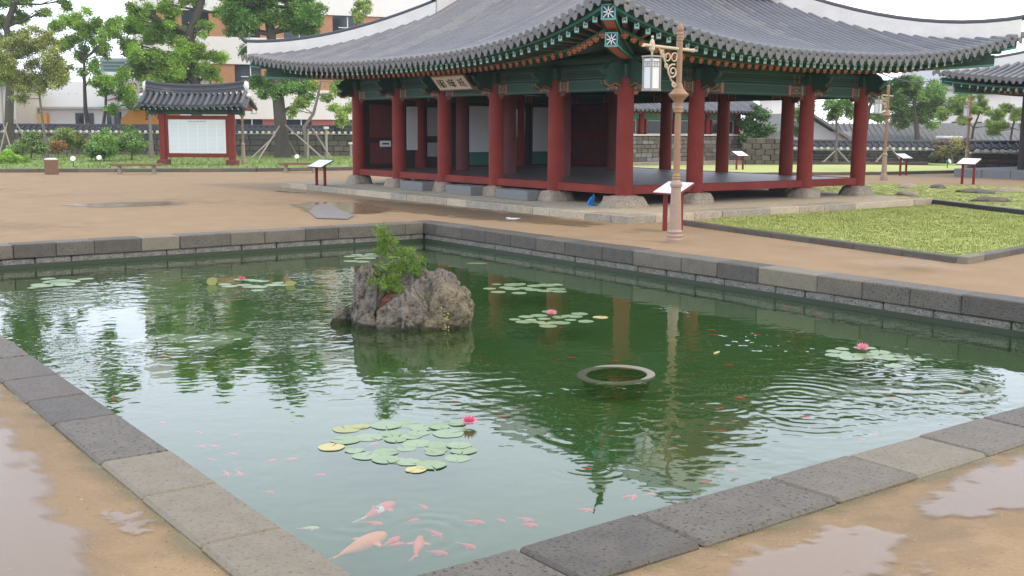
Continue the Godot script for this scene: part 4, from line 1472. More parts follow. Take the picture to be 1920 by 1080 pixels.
	part("handle", dm.mesh(), M.blue, dp)
	var wire := MB.new()
	var wp := []
	for i in 13:
		var g := i / 12.0
		wp.append(Vector3(0, 0, 0).lerp(Vector3(16.6, 0.45, -8.5), g) - Vector3(0, 0.9 * g * (1.0 - g), 0))
	wire.tube(wp, [0.018], 5)
	var wt := thing("cable", "black cable slung from the hall's right eave to the next roof", "cable", Vector3(27.0, 3.75, -19.3))
	part("wire", wire.mesh(), M.tile_dark, wt)

func eaves(R: Roof, h: Node3D, faces := [0, 1], limit := 99.0) -> void:
	var rm := MB.new()
	rm.tube([Vector3(-1.75, 0, 0), Vector3(0, 0, 0)], [0.08, 0.078], 10, false)
	var rafter := rm.mesh()
	var re := MB.new()
	for i in 12:
		var a := TAU * i / 12
		var b := TAU * (i + 1) / 12
		re.tri(Vector3(0.001, 0, 0), Vector3(0.001, cos(a), sin(a)) * Vector3(1, 0.079, 0.079), Vector3(0.001, cos(b), sin(b)) * Vector3(1, 0.079, 0.079), Vector3.RIGHT, Vector2(0.5, 0.5), Vector2(0.5 + cos(a) * 0.5, 0.5 + sin(a) * 0.5), Vector2(0.5 + cos(b) * 0.5, 0.5 + sin(b) * 0.5))
	var rend := re.mesh()
	var fm := MB.new()
	fm.box(Vector3(-0.62, 0, 0), Vector3(1.24, 0.145, 0.115), 0.008)
	var fly := fm.mesh()
	var fu := MB.new()
	fu.box(Vector3(-0.62, -0.076, 0), Vector3(1.2, 0.004, 0.08))
	var flyu := fu.mesh()
	var fe := MB.new()
	fe.quad(Vector3(0.002, -0.07, -0.055), Vector3(0.002, -0.07, 0.055), Vector3(0.002, 0.07, 0.055), Vector3(0.002, 0.07, -0.055), Vector3.RIGHT)
	var fend := fe.mesh()
	var m_flor := painted(48, 48, floret, 0.7)
	var m_end := painted(32, 32, beam_end, 0.6)
	var m_cor := painted(96, 96, corner_end, 0.6)
	for k in 4:
		var half := (R.l if k % 2 == 0 else R.w) * 0.5
		var mid := -R.l * 0.5 if k % 2 == 0 else R.w * 0.5
		var e0 := R.eave(k, -1.0)
		var e1 := R.eave(k, 1.0)
		var n := int(absf(e1[0] - e0[0]) / 0.305)
		var soff := MB.new()
		var soff2 := MB.new()
		var b1 := []
		var b2 := []
		var b3 := []
		var prev := []
		for i in n + 1:
			var t := (-1.0 + 2.0 * i / n)
			t = (0.84 * t + 0.16 * t * t * t) * 0.985
			var e := R.eave(k, t)
			var anchor := R.place(k, clampf(e[0], mid - half + 0.25, mid + half - 0.25), -0.3, 0.0)
			var edge := R.place(k, e[0], e[1], 0.0)
			var d := (edge - anchor).normalized()
			var ln := edge.distance_to(anchor)
			var ra := anchor + Vector3(0, 3.95 + e[2] * 0.25, 0)
			var rb := edge - d * minf(1.0, ln * 0.4) + Vector3(0, 3.50 + e[2] * 0.6, 0)
			var fb := edge - d * 0.3 + Vector3(0, 3.56 + e[2] * 0.85, 0)
			var fa := edge - d * 1.45 + Vector3(0, 3.68 + e[2] * 0.62, 0)
			var lip := edge - d * 0.06 + Vector3(0, 3.70 + e[2] * 0.97, 0)
			var row := [ra + Vector3(0, 0.075, 0), rb + Vector3(0, 0.075, 0), fa + Vector3(0, 0.075, 0), fb + Vector3(0, 0.07, 0), lip]
			if i > 0:
				soff.quad(prev[0], row[0], row[1], prev[1], Vector3.DOWN)
				soff2.quad(prev[2], row[2], row[3], prev[3], Vector3.DOWN)
				soff2.quad(prev[3], row[3], row[4], prev[4], Vector3.DOWN)
			prev = row
			b1.append(rb - d * 0.02 + Vector3(0, 0.085, 0))
			b2.append(fb - d * 0.02 + Vector3(0, 0.08, 0))
			b3.append(fb + d * 0.08 + Vector3(0, 0.13, 0))
			if not faces.has(k) or i == 0 or i == n or e[0] > limit:
				continue
			var xr := (rb - ra).normalized()
			var side := xr.cross(Vector3.UP).normalized()
			var ro := part("rafter", rafter, M.green, h)
			ro.transform = Transform3D(Basis(xr, side.cross(xr), side), rb)
			part("rafter_end", rend, m_flor, ro)
			var xf := (fb - fa).normalized()
			side = xf.cross(Vector3.UP).normalized()
			var fo := part("flying_rafter", fly, M.green, h)
			fo.transform = Transform3D(Basis(xf, side.cross(xf), side), fb)
			part("rafter_end", fend, m_end, fo)
			part("painted_underside", flyu, M.orange_paint if i % 3 == 0 else M.rust, fo)
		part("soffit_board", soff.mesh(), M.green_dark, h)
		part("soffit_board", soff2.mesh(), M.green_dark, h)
		for q in [[b1, 0.05, M.teal_line], [b2, 0.05, M.green], [b3, 0.045, M.teal_line]]:
			var bm := MB.new()
			sweep(bm, q[0], 0.05, -q[1], 0.02)
			part("eave_batten", bm.mesh(), q[2], h)
	# the two stacked corner beams, one pair under each visible corner
	for s in ([[-1, 1], [-1, -1], [1, 1]] if faces.size() > 1 else [[-1, -1]]):
		var c: Array = R.corner["%d %d" % s]
		var wall := Vector3(0 if s[0] < 0 else R.w, 0, 0 if s[1] > 0 else -R.l)
		var tip := wall + Vector3(s[0] * c[0], 0, s[1] * c[1])
		var d := (tip - wall).normalized()
		for q in [["corner_beam", 0.85, 3.27, 3.62, 0.3, 0.27, 0.6], ["flying_corner_beam", 0.3, 3.46, 3.7, 0.32, 0.3, 0.93]]:
			var a: Vector3 = wall - d * 0.5 + Vector3(0, q[3] + c[2] * 0.15, 0)
			var b: Vector3 = tip - d * q[1] + Vector3(0, q[2] + c[2] * q[6] + (0.0 if s == [-1, 1] else 0.13), 0)
			var m := MB.new()
			var pts := []
			for i in 7:
				var g := i / 6.0
				var p := a.lerp(b, g)
				p.y = lerpf(a.y, b.y, g * g * 0.6 + g * 0.4)
				pts.append(p)
			sweep(m, pts, q[5], -q[4] * 0.5, q[4] * 0.5)
			var cb := part(q[0], m.mesh(), M.green, h)
			var te := MB.new()
			sweep(te, pts, q[5] + 0.012, -q[4] * 0.5 + 0.004, -q[4] * 0.5 + 0.045)
			part("teal_edge", te.mesh(), M.teal, cb)
			var u := MB.new()
			sweep(u, pts.slice(0, 7), q[5] * 0.72, -q[4] * 0.5 - 0.006, -q[4] * 0.5 + 0.002)
			part("painted_underside", u.mesh(), M.orange_paint, cb)
			var f := MB.new()
			var side: Vector3 = Vector3(d.z, 0, -d.x) * q[5] * 0.5
			var hh: Vector3 = Vector3.UP * q[4] * 0.5
			var z: Vector3 = b + d * 0.004
			var fd: float = (side.cross(Vector3.UP)).dot(d)
			if fd > 0:
				side = -side
			f.quad(z - side - hh, z + side - hh, z + side + hh, z - side + hh, d)
			part("beam_end", f.mesh(), m_cor, cb)

func second_hall() -> void:
	var h := thing("tiled_hall", "second hall whose tiled eave reaches in at the right edge", "hall", Vector3(46.47, 0.0, -12.15))
	var R := Roof.new()
	R.base = 3.85
	R.corner = {"-1 1": [2.8, 2.44, 0.96], "-1 -1": [2.78, 2.75, 0.6], "1 1": [3.0, 3.1, 0.88], "1 -1": [2.8, 2.75, 0.6]}
	roof(R, h, [0], 40, -7.0)
	eaves(R, h, [0], -7.0)
	var col := MB.new()
	col.lathe([Vector2(0.2, 0.3), Vector2(0.18, 3.5)], Vector3.ZERO, 14)
	var cm := col.mesh()
	for z in [-13.0, -10.4]:
		part("column", cm, M.dark_wood, h, Vector3(0, 0, z))
	var m := MB.new()
	m.box(Vector3(0, 3.3, -8.0), Vector3(0.2, 0.7, 10.0), 0.01)
	m.box(Vector3(4.5, 3.3, -13.0), Vector3(9.0, 0.7, 0.2), 0.01)
	part("lintel", m.mesh(), M.green_dark, h)
	m = MB.new()
	m.box(Vector3(4.5, 1.9, -6.5), Vector3(8.7, 2.6, 12.7))
	part("wall", m.mesh(), M.dark_wood, h)
	var k := 0
	for i in 12:
		k += 1
		m = MB.new()
		m.box(Vector3.ZERO, Vector3(0.6, 0.4, 1.28), 0.02, 0.01, k)
		part("platform_stone", m.mesh(), M.greystep, h, Vector3(-1.7, 0.15, -15.0 + 1.29 * (i + 0.5)))
	m = MB.new()
	m.box(Vector3(4.0, 0.14, -7.3), Vector3(11.0, 0.4, 16.0))
	part("platform_top", m.mesh(), M.greystep, h)

func rows(m: MB, a: Vector3, b: Vector3, up: Vector3, pitch: float, r: float) -> void:    # plain convex tile rows on a slope
	var n := int(a.distance_to(b) / pitch)
	for i in n:
		var p := a.lerp(b, (i + 0.5) / n)
		m.tube([p, p + up * 0.5, p + up], [r, r * 0.96], 7)

func back_hall() -> void:
	var h := thing("stone_walled_hall", "low hall with grey stone wall, red posts and green windows behind the columns", "hall", Vector3(38.0, 0, -43.3))
	var wl := 11.2
	var m := MB.new()
	var rs := RandomNumberGenerator.new()
	rs.seed = 77
	m.box(Vector3(wl * 0.5, 0.95, -0.25), Vector3(wl, 1.4, 0.3))
	part("wall_core", m.mesh(), M.pave, h)
	for j in 6:
		var x := 0.0
		while x < wl - 0.1:
			var w := minf(rs.randf_range(0.34, 0.62), wl - x)
			m = MB.new()
			m.box(Vector3.ZERO, Vector3(w - 0.02, 0.215, 0.2), 0.02, 0.012, j * 40 + int(x * 10))
			part("wall_stone", m.mesh(), [M.basalt[1], M.basalt[2], M.greystep, M.basalt[2]][rs.randi() % 4], h, Vector3(x + w * 0.5, 0.37 + 0.23 * j, -0.05))
			x += w
	m = MB.new()
	m.box(Vector3(wl * 0.5 + 0.7, 0.13, 0.1), Vector3(wl + 2.0, 0.26, 0.8), 0.02)
	part("footing", m.mesh(), M.beige[2], h)
	m = MB.new()
	m.box(Vector3(wl * 0.5, 1.69, -0.1), Vector3(wl + 0.1, 0.07, 0.45), 0.01)
	part("coping", m.mesh(), M.plaster, h)
	m = MB.new()
	m.box(Vector3(wl * 0.5, 2.5, -2.5), Vector3(wl - 0.5, 1.6, 4.4))
	part("room", m.mesh(), M.green_dark, h)
	for i in 5:
		var x := 0.5 + 2.55 * i
		m = MB.new()
		m.tube([Vector3(x, 1.7, -0.25), Vector3(x, 3.1, -0.25)], [0.16], 12)
		part("post", m.mesh(), M.red, h)
		if i == 4:
			continue
		m = MB.new()
		m.box(Vector3(x + 1.27, 2.72, -0.28), Vector3(2.2, 0.36, 0.06), 0.01)
		m.box(Vector3(x + 1.27, 2.95, -0.25), Vector3(2.3, 0.1, 0.12), 0.01)
		part("green_board", m.mesh(), mat(0.7, lin(0.09, 0.21, 0.18)), h)
		var f := MB.new()
		for s in [-1, 1]:
			f.box(Vector3(x + 1.27 + s * 0.95, 2.12, -0.24), Vector3(0.1, 0.84, 0.1))
		part("window_frame", f.mesh(), M.petal_pale if false else M.red, h)
		f = MB.new()
		f.box(Vector3(x + 1.27, 2.12, -0.27), Vector3(1.8, 0.74, 0.04))
		var wnd := part("window", f.mesh(), M.glass, h)
		f = MB.new()
		for s in [-1, 1]:
			f.box(Vector3(x + 1.27, 2.12 + s * 0.36, -0.235), Vector3(1.8, 0.06, 0.05))
		f.box(Vector3(x + 1.27 + 0.85, 2.12, -0.235), Vector3(0.06, 0.7, 0.05))
		part("sash", f.mesh(), M.render_grey, wnd)
	m = MB.new()
	m.box(Vector3.ZERO, Vector3(0.3, 0.42, 0.03), 0.01)
	var y := part("yellow_notice", m.mesh(), mat(0.5, lin(0.8, 0.62, 0.02)), h, Vector3(wl - 0.45, 2.1, -0.06))
	m = MB.new()
	m.box(Vector3(0, 0.08, 0.018), Vector3(0.08, 0.09, 0.005))
	m.box(Vector3(0, -0.05, 0.018), Vector3(0.12, 0.12, 0.005))
	part("notice_figure", m.mesh(), M.tile_dark, y)
	for q in [[1.55, 0.3, M.blue], [2.0, 0.26, M.white]]:
		m = MB.new()
		m.box(Vector3.ZERO, Vector3(q[1], 0.4, 0.02))
		part("poster", m.mesh(), q[2], h, Vector3(q[0], 2.05, -0.22))
	m = MB.new()
	m.quad(Vector3(-1.0, 2.95, 0.75), Vector3(wl + 1.2, 2.95, 0.75), Vector3(wl + 1.2, 4.6, -2.5), Vector3(-1, 4.6, -2.5), Vector3(0, 1, 1))
	m.quad(Vector3(-1.0, 2.9, -5.7), Vector3(wl + 1.2, 2.9, -5.7), Vector3(wl + 1.2, 4.6, -2.5), Vector3(-1, 4.6, -2.5), Vector3(0, 1, -1))
	part("roof_bed", m.mesh(), M.trough, h)
	var n := int((wl + 2.0) / 0.3)
	for i in n:
		var t := MB.new()
		t.tube([Vector3(0, 2.99, 0.82), Vector3(0, 3.75, -0.85), Vector3(0, 4.62, -2.5)], [0.095, 0.085], 8)
		part("tile_row", t.mesh(), [M.tile, M.tile_c, M.tile_b][i % 3], h, Vector3(-0.85 + 0.3 * i, 0, 0))
		t = MB.new()
		t.tube([Vector3(0, 2.86, 0.62), Vector3(0, 3.0, 0.2)], [0.065], 7)
		part("rafter", t.mesh(), M.rust, h, Vector3(-0.85 + 0.3 * i, 0, 0))
	m = MB.new()
	m.box(Vector3(wl * 0.5, 4.75, -2.5), Vector3(wl + 2.0, 0.4, 0.3), 0.03)
	part("ridge", m.mesh(), M.tile_dark, h)

# a stone wall with a tiled cap; a to b on the ground
func tile_wall(label: String, a: Vector3, b: Vector3, hgt: float, y0 := 0.0) -> Node3D:
	var ln := a.distance_to(b)
	var t := thing("perimeter_wall", label, "wall", a + Vector3(0, y0, 0), atan2(-(b - a).z, (b - a).x))
	var m := MB.new()
	m.box(Vector3(ln * 0.5, (hgt - 0.55) * 0.5, 0), Vector3(ln, hgt - 0.55, 0.34))
	part("wall_core", m.mesh(), M.tile_dark, t)
	var rs := RandomNumberGenerator.new()
	rs.seed = int(ln * 100)
	var nrow := 4
	var sh := (hgt - 0.55) / nrow
	var st := {0: MB.new(), 1: MB.new(), 2: MB.new(), 3: MB.new()}
	for j in nrow:
		var x := 0.0
		while x < ln - 0.05:
			var w := minf(rs.randf_range(0.4, 0.95), ln - x)
			var q: MB = st[rs.randi() % 4]
			q.box(Vector3(x + w * 0.5, sh * (j + 0.5), 0.0), Vector3(w - 0.03, sh - 0.03, 0.5 + rs.randf_range(-0.03, 0.03)), 0.025, 0.015, j * 91 + int(x * 7))
			x += w
	for i in 4:
		part("wall_stones", st[i].mesh(), [M.basalt[0], M.basalt[1], M.basalt[4], M.basalt[2]][i], t).set_meta("kind", "stuff")
	m = MB.new()
	m.box(Vector3(ln * 0.5, hgt - 0.5, 0), Vector3(ln, 0.07, 0.6), 0.01)
	part("plaster_band", m.mesh(), M.render_beige, t)
	m = MB.new()
	var cap := PackedVector2Array([Vector2(-0.5, hgt - 0.36), Vector2(0.5, hgt - 0.36), Vector2(0.5, hgt - 0.3), Vector2(0.12, hgt - 0.06), Vector2(-0.12, hgt - 0.06), Vector2(-0.5, hgt - 0.3)])
	m.xf = Transform3D(Basis(Vector3.UP, PI / 2), Vector3.ZERO)
	m.slab(cap, 0.0, ln)
	part("tile_cap", m.mesh(), M.tile_dark, t)
	var rowsm := MB.new()
	var dots := MB.new()
	var n := int(ln / 0.4)
	for i in n:
		var x := (i + 0.5) * ln / n
		rowsm.tube([Vector3(x, hgt - 0.27, 0.52), Vector3(x, hgt - 0.05, 0.12)], [0.075], 6)
		dots.tube([Vector3(x, hgt - 0.4, 0.38), Vector3(x, hgt - 0.4, 0.57)], [0.1], 8)
	part("cap_tiles", rowsm.mesh(), M.tile_dark, t).set_meta("kind", "stuff")
	part("tile_ends", dots.mesh(), M.plaster, t).set_meta("kind", "stuff")
	m = MB.new()
	m.tube([Vector3(0, hgt, 0), Vector3(ln, hgt, 0)], [0.11], 8)
	m.box(Vector3(ln * 0.5, hgt - 0.06, 0), Vector3(ln, 0.1, 0.28))
	part("ridge", m.mesh(), M.tile_dark, t)
	return t

func perimeter_walls() -> void:
	tile_wall("long dark stone wall with tiled cap behind the left trees", site(-44, 75.5), site(-8, 75.5), 2.05)
	tile_wall("stone wall with tiled cap behind the hall columns on the right", site(15.5, 68), site(26.4, 68), 1.3)
	tile_wall("nearer stone wall with tiled cap behind the right information sign", site(22.2, 53.5), site(29, 53.5), 1.45)
	var m := MB.new()
	m.box(Vector3(0, 0.75, 0), Vector3(0.9, 1.5, 0.9), 0.05, 0.03, 4)
	var pt := thing("wall_pillar", "pale stone pillar ending the wall behind the hall columns", "pillar", site(26.9, 67.9))
	for j in 5:
		m = MB.new()
		m.box(Vector3.ZERO, Vector3(0.95, 0.29, 0.95), 0.04, 0.03, j)
		part("pillar_stone", m.mesh(), [M.beige[2], M.plinth, M.beige[0]][j % 3], pt, Vector3(0, 0.15 + 0.3 * j, 0), SITE_TURN)
	m = MB.new()
	m.box(Vector3(0, 1.6, 0), Vector3(1.2, 0.16, 1.2), 0.03)
	part("pillar_cap", m.mesh(), M.plaster, pt, Vector3.ZERO, SITE_TURN)
	var dw := thing("garden_wall", "dark stone wall in shade at the end of the stone walled hall", "wall", site(12.6, 60.5), SITE_TURN)
	for j in 5:
		for i in 4:
			m = MB.new()
			m.box(Vector3.ZERO, Vector3(0.5, 0.3, 0.4), 0.03, 0.02, j * 9 + i)
			part("wall_stone", m.mesh(), M.basalt[(i + j) % 2], dw, Vector3(0.26 + 0.52 * i + (0.2 if j % 2 == 0 else 0.0), 0.16 + 0.31 * j, 0))
	var rb := thing("rubble_wall", "low heap of rough dark stones in the gap between the right walls", "rubble", site(25.6, 67.0), SITE_TURN)
	var rs := RandomNumberGenerator.new()
	rs.seed = 5
	for j in 5:
		for i in 9:
			m = MB.new()
			var f := noise(j * 31 + i, 1.0, 3)
			var r := rs.randf_range(0.16, 0.27)
			m.lump(Vector3.ZERO, func(d: Vector3) -> Vector3: return d * Vector3(1.15, 0.85, 1.0) * r * (1.0 + 0.5 * f.get_noise_3dv(d * 1.6)), 10, 7)
			part("stone", m.mesh(), [M.rock, M.basalt[1], M.rock, M.basalt[4]][rs.randi() % 4], rb, Vector3(0.1 + 0.36 * i + rs.randf_range(-0.1, 0.1), 0.16 + 0.29 * j, rs.randf_range(-0.2, 0.2) + 0.1 * j))

# a block in street axes: x to the right, z towards the viewer
func cube(parent: Node3D, called: String, x0: float, x1: float, y0: float, y1: float, z0: float, z1: float, mt: Material) -> MeshInstance3D:
	var m := MB.new()
	m.box(Vector3((x0 + x1) * 0.5, (y0 + y1) * 0.5, (z0 + z1) * 0.5), Vector3(x1 - x0, y1 - y0, z1 - z0))
	return part(called, m.mesh(), mt, parent)

func town() -> void:
	# the large school-like building, its front running away to the right
	var b := thing("brick_and_white_building", "large white building with brown brick panels and dark windows behind the trees", "building", site(-30.0, 88.0), SITE_TURN + 0.3)
	cube(b, "wall", 0, 36, 0, 17.4, -14, -0.3, M.render_white)
	for f in 4:
		var y := 0.9 + 4.15 * f
		cube(b, "white_band", 0, 36, y + 1.75 + (0.25 if f > 0 else 0.0), y + 4.15, -0.3, 0.12, M.render_white)
		cube(b, "window_strip", 0, 36, y - 0.05, y + 2.0, -0.32, -0.2, M.glass)
		for i in 9:
			var x := 0.2 + 4.0 * i
			var br := cube(b, "brick_panel", x + 1.6, x + 3.5, y, y + 1.98, -0.28, 0.0, M.brick_red if f == 0 else M.brick)
			var w := cube(b, "window", x, x + 1.5, y + 0.1, y + 1.9, -0.26, -0.12, M.glass)
			cube(w, "frame", x + 0.72, x + 0.8, y + 0.1, y + 1.9, -0.14, -0.06, M.white)
			cube(w, "frame", x + 0.0, x + 1.5, y + 1.0, y + 1.06, -0.14, -0.07, M.white)
			if i % 3 == 1:
				cube(w, "pale_pane", x + 0.8, x + 1.5, y + 0.1, y + 1.0, -0.16, -0.09, M.render_grey)
	cube(b, "base_wall", 0, 36, 0, 0.85, -0.3, 0.1, M.render_white)
	cube(b, "parapet", 0, 36, 17.4, 17.9, -14, 0.2, M.render_white)
	# the beige wing on its left
	b = thing("beige_building", "tall beige building with grey windows half hidden by the bright tree", "building", site(-31.5, 94.0), SITE_TURN)
	cube(b, "wall", 0, 7.0, 0, 14, -8, 0, M.render_beige)
	for f in 3:
		for i in 2:
			var w := cube(b, "window", 1.0 + 3.0 * i, 2.6 + 3.0 * i, 5.5 + 3.6 * f, 7.4 + 3.6 * f, -0.05, 0.06, M.glass)
			cube(w, "frame", 1.76 + 3.0 * i, 1.84 + 3.0 * i, 5.5 + 3.6 * f, 7.4 + 3.6 * f, 0.05, 0.1, M.white)
	cube(b, "cornice", -0.1, 7.1, 12.2, 12.8, -0.1, 0.2, M.render_grey)
	# the long low house with a metal roof
	b = thing("low_white_house", "long low white house with a grey metal roof behind the left wall", "house", site(-37.5, 84.0), SITE_TURN)
	cube(b, "wall", 0, 12.0, 0, 3.4, -5, 0, M.render_white)
	var m := MB.new()
	m.quad(Vector3(-0.4, 3.45, 0.5), Vector3(12.4, 3.45, 0.5), Vector3(12.4, 5.5, -4), Vector3(-0.4, 5.5, -4), Vector3(0, 1, 0.5))
	m.quad(Vector3(-0.4, 3.3, 0.5), Vector3(12.4, 3.3, 0.5), Vector3(12.4, 3.45, 0.5), Vector3(-0.4, 3.45, 0.5), Vector3(0, 0, 1))
	for i in 20:
		m.box(Vector3(-0.2 + 0.65 * i, 4.5, -1.73), Vector3(0.05, 0.06, 0.05))
	part("roof", m.mesh(), M.roof_metal, b)
	for w in [[0.3, 2.0, 0.9, 2.9], [4.2, 5.6, 1.9, 3.0], [6.6, 7.7, 1.7, 3.1], [8.2, 9.4, 1.9, 3.0], [10.0, 11.4, 1.7, 3.0]]:
		var wn := cube(b, "window", w[0], w[1], w[2], w[3], -0.04, 0.05, M.glass)
		cube(wn, "frame", w[0], w[1], w[2] - 0.08, w[2], 0.0, 0.1, M.white)
		cube(wn, "frame", (w[0] + w[1]) * 0.5 - 0.03, (w[0] + w[1]) * 0.5 + 0.03, w[2], w[3], 0.05, 0.09, M.white)
	b = thing("white_shop_building", "white two storey building with a green striped board above the low house", "building", site(-36.0, 95.0), SITE_TURN)
	cube(b, "wall", 0, 8.0, 0, 6.6, -8, 0, M.render_white)
	cube(b, "upper_wall", 0.5, 4.6, 6.6, 7.8, -6, -0.5, M.render_grey)
	for i in 3:
		cube(b, "green_stripe", 0.7, 2.6, 6.75 + 0.3 * i, 6.9 + 0.3 * i, -0.5, -0.42, M.panel_green)
	cube(b, "shutter", 0.1, 1.0, 3.6, 6.3, 0, 0.06, M.render_beige)
	b = thing("grey_shed", "plain grey shed wall at the far left edge", "shed", site(-40.0, 80.0), SITE_TURN)
	cube(b, "wall", -6, 4.0, 0, 4.9, -5, 0, M.render_beige)
	cube(b, "roof", -6.2, 4.2, 4.9, 5.2, -5.2, 0.3, M.roof_grey)
	for i in 6:
		cube(b, "cladding_rib", -5.0 + 1.6 * i, -4.92 + 1.6 * i, 0, 4.9, 0, 0.05, M.render_grey)
	b = thing("billboard", "white billboard with red lettering and a red swoosh above the orange stall", "billboard", site(-30.7, 83.0), SITE_TURN)
	var red_mark := func(u: float, v: float) -> Color:
		var p := Vector2(u * 3.2, v)
		var on := false
		for line in [[0.95, .2, 1.15, .2, 1.1, .35, .95, .4], [1.45, .15, 1.85, .15, 1.85, .35, 1.45, .35, 1.45, .15], [1.4, .42, 1.9, .42], [1.5, .5, 1.8, .5, 1.8, .62, 1.5, .62, 1.5, .5], [2.15, .2, 2.4, .2, 2.1, .55], [2.3, .35, 2.5, .55], [2.6, .15, 2.6, .6]]:
			var pts := []
			for i in range(0, line.size(), 2):
				pts.append(Vector2(line[i], line[i + 1]))
			if stroke(p, pts) < 0.045:
				on = true
		var sw := 0.93 - 0.12 * sin(clampf(u / 0.6, 0.0, 1.0) * PI)
		if u < 0.6 and v > sw - 0.06 * sin(u / 0.6 * PI) and v < sw + 0.03:
			on = true
		return Color(0.62, 0.08, 0.13) if on else Color(0.78, 0.78, 0.79)
	cube(b, "board", 0, 4.2, 3.75, 5.4, -0.15, 0, M.white)
	m = MB.new()
	m.quad(Vector3(0, 3.75, 0.004), Vector3(4.2, 3.75, 0.004), Vector3(4.2, 5.4, 0.004), Vector3(0, 5.4, 0.004), Vector3(0, 0, 1))
	part("lettering", m.mesh(), painted(192, 64, red_mark), b)
	for x in [0.5, 3.7]:
		cube(b, "post", x, x + 0.15, 0, 3.75, -0.15, 0, M.render_grey)
	b = thing("orange_stall", "orange stall with a peaked front board and dark lettering", "stall", site(-28.1, 79.0), SITE_TURN)
	var stall_mark := func(u: float, v: float) -> Color:
		var p := Vector2(u * 2.2, v)
		for line in [[.75, .15, .75, .3, .95, .3], [.85, .3, .85, .42], [.7, .45, 1.0, .45], [.75, .55, .95, .55, .95, .68, .75, .68, .75, .8, .95, .8], [1.15, .25, 1.05, .5], [1.15, .3, 1.28, .5], [1.4, .2, 1.4, .75], [1.4, .45, 1.5, .45], [1.62, .2, 1.82, .2, 1.82, .35, 1.62, .35, 1.62, .5, 1.82, .5], [1.95, .15, 1.95, .6], [1.7, .7, 1.95, .7, 1.95, .85]]:
			var pts := []
			for i in range(0, line.size(), 2):
				pts.append(Vector2(line[i], line[i + 1]))
			if stroke(p, pts) < 0.035:
				return Color(0.12, 0.05, 0.01)
		return Color(0.72, 0.3, 0.045)
	m = MB.new()
	m.slab(PackedVector2Array([Vector2(0, 2.15), Vector2(4.6, 2.15), Vector2(4.6, 2.5), Vector2(3.7, 3.35), Vector2(0.9, 3.35), Vector2(0, 2.5)]), -0.15, 0.0)
	part("front_board", m.mesh(), M.orange, b)
	m = MB.new()
	m.quad(Vector3(0.85, 2.3, 0.006), Vector3(3.75, 2.3, 0.006), Vector3(3.75, 3.25, 0.006), Vector3(0.85, 3.25, 0.006), Vector3(0, 0, 1))
	part("lettering", m.mesh(), painted(160, 72, stall_mark), b)
	for x in [0.35, 4.0]:
		cube(b, "post", x, x + 0.3, 0, 2.15, -0.2, -0.02, M.orange)
	cube(b, "dark_inside", 0.2, 4.4, 0, 2.12, -2.0, -0.4, M.dark_wood)
	b = thing("orange_box", "small orange box standing behind the wall by the bin tree", "box", site(-34.4, 80.0), SITE_TURN)
	cube(b, "body", 0, 0.6, 0, 2.9, -0.5, 0, M.orange)
	cube(b, "post", 0.15, 0.3, 2.9, 3.15, -0.3, -0.15, M.orange)
	# right side
	b = thing("gabled_house", "grey gabled house with tiled roof behind the right wall", "house", site(19.5, 84.0), SITE_TURN + 0.25)
	cube(b, "wall", 0, 7.0, -0.5, 1.9, -7, 0, M.render_grey)
	m = MB.new()
	m.slab(PackedVector2Array([Vector2(0, 1.3), Vector2(6.4, 1.3), Vector2(3.4, 2.9)]), -6.8, 0.02)
	part("gable", m.mesh(), M.render_grey, b)
	m = MB.new()
	m.slab(PackedVector2Array([Vector2(-0.5, 1.1), Vector2(3.4, 3.1), Vector2(3.4, 3.3), Vector2(-0.7, 1.25)]), -7, 0.4)
	m.slab(PackedVector2Array([Vector2(3.4, 3.1), Vector2(7.2, 1.0), Vector2(7.3, 1.2), Vector2(3.4, 3.3)]), -7, 0.4)
	part("roof", m.mesh(), M.roof_grey, b)
	b = thing("tiled_roof_row", "low houses under long grey tiled roofs behind the right wall", "house", site(25.0, 88.0), SITE_TURN - 0.1)
	cube(b, "wall", 0, 18, -0.5, 1.2, -6, 0, M.render_grey)
	m = MB.new()
	m.quad(Vector3(-0.5, 1.0, 0.6), Vector3(18.5, 0.9, 0.6), Vector3(18.5, 2.7, -4), Vector3(-0.5, 2.5, -4), Vector3(0, 1, 0.5))
	rows(m, Vector3(-0.4, 1.05, 0.6), Vector3(18.4, 0.95, 0.6), Vector3(0, 1.55, -4.5), 0.45, 0.08)
	part("roof", m.mesh(), M.roof_grey, b)
	b = thing("small_gabled_shed", "small shed with a pale green gable behind the rubble heap", "shed", site(29.0, 72.0), SITE_TURN - 0.2)
	cube(b, "wall", -0.9, 2.1, -0.3, 0.7, -3, 0, M.render_grey)
	m = MB.new()
	m.slab(PackedVector2Array([Vector2(-1.2, 0.6), Vector2(2.4, 0.6), Vector2(0.6, 1.45)]), -3, 0.05)
	part("gable", m.mesh(), mat(0.8, lin(0.27, 0.3, 0.27)), b)
	m = MB.new()
	m.slab(PackedVector2Array([Vector2(-1.5, 0.5), Vector2(0.6, 1.5), Vector2(0.6, 1.6), Vector2(-1.6, 0.6)]), -3.1, 0.2)
	m.slab(PackedVector2Array([Vector2(0.6, 1.5), Vector2(2.7, 0.5), Vector2(2.8, 0.6), Vector2(0.6, 1.6)]), -3.1, 0.2)
	part("roof", m.mesh(), M.roof_grey, b)
	for q in [[14.0, 96, 5.0, 1.5, 5.6, "cream house wall seen between the hall columns", M.render_beige], [24.5, 105, 4.0, 0.0, 5.0, "cream block seen right of the last hall column", M.render_white]]:
		b = thing("plain_house", q[5], "house", site(q[0], q[1]), SITE_TURN)
		cube(b, "wall", 0, q[2], 0, q[4], -5, 0, q[6])
		cube(b, "roof", -0.3, q[2] + 0.3, q[4], q[4] + 0.25, -5.3, 0.3, M.roof_grey)
		for i in 2:
			cube(b, "window", 0.6 + 1.9 * i, 1.7 + 1.9 * i, 2.2, 3.4, -0.04, 0.05, M.glass)
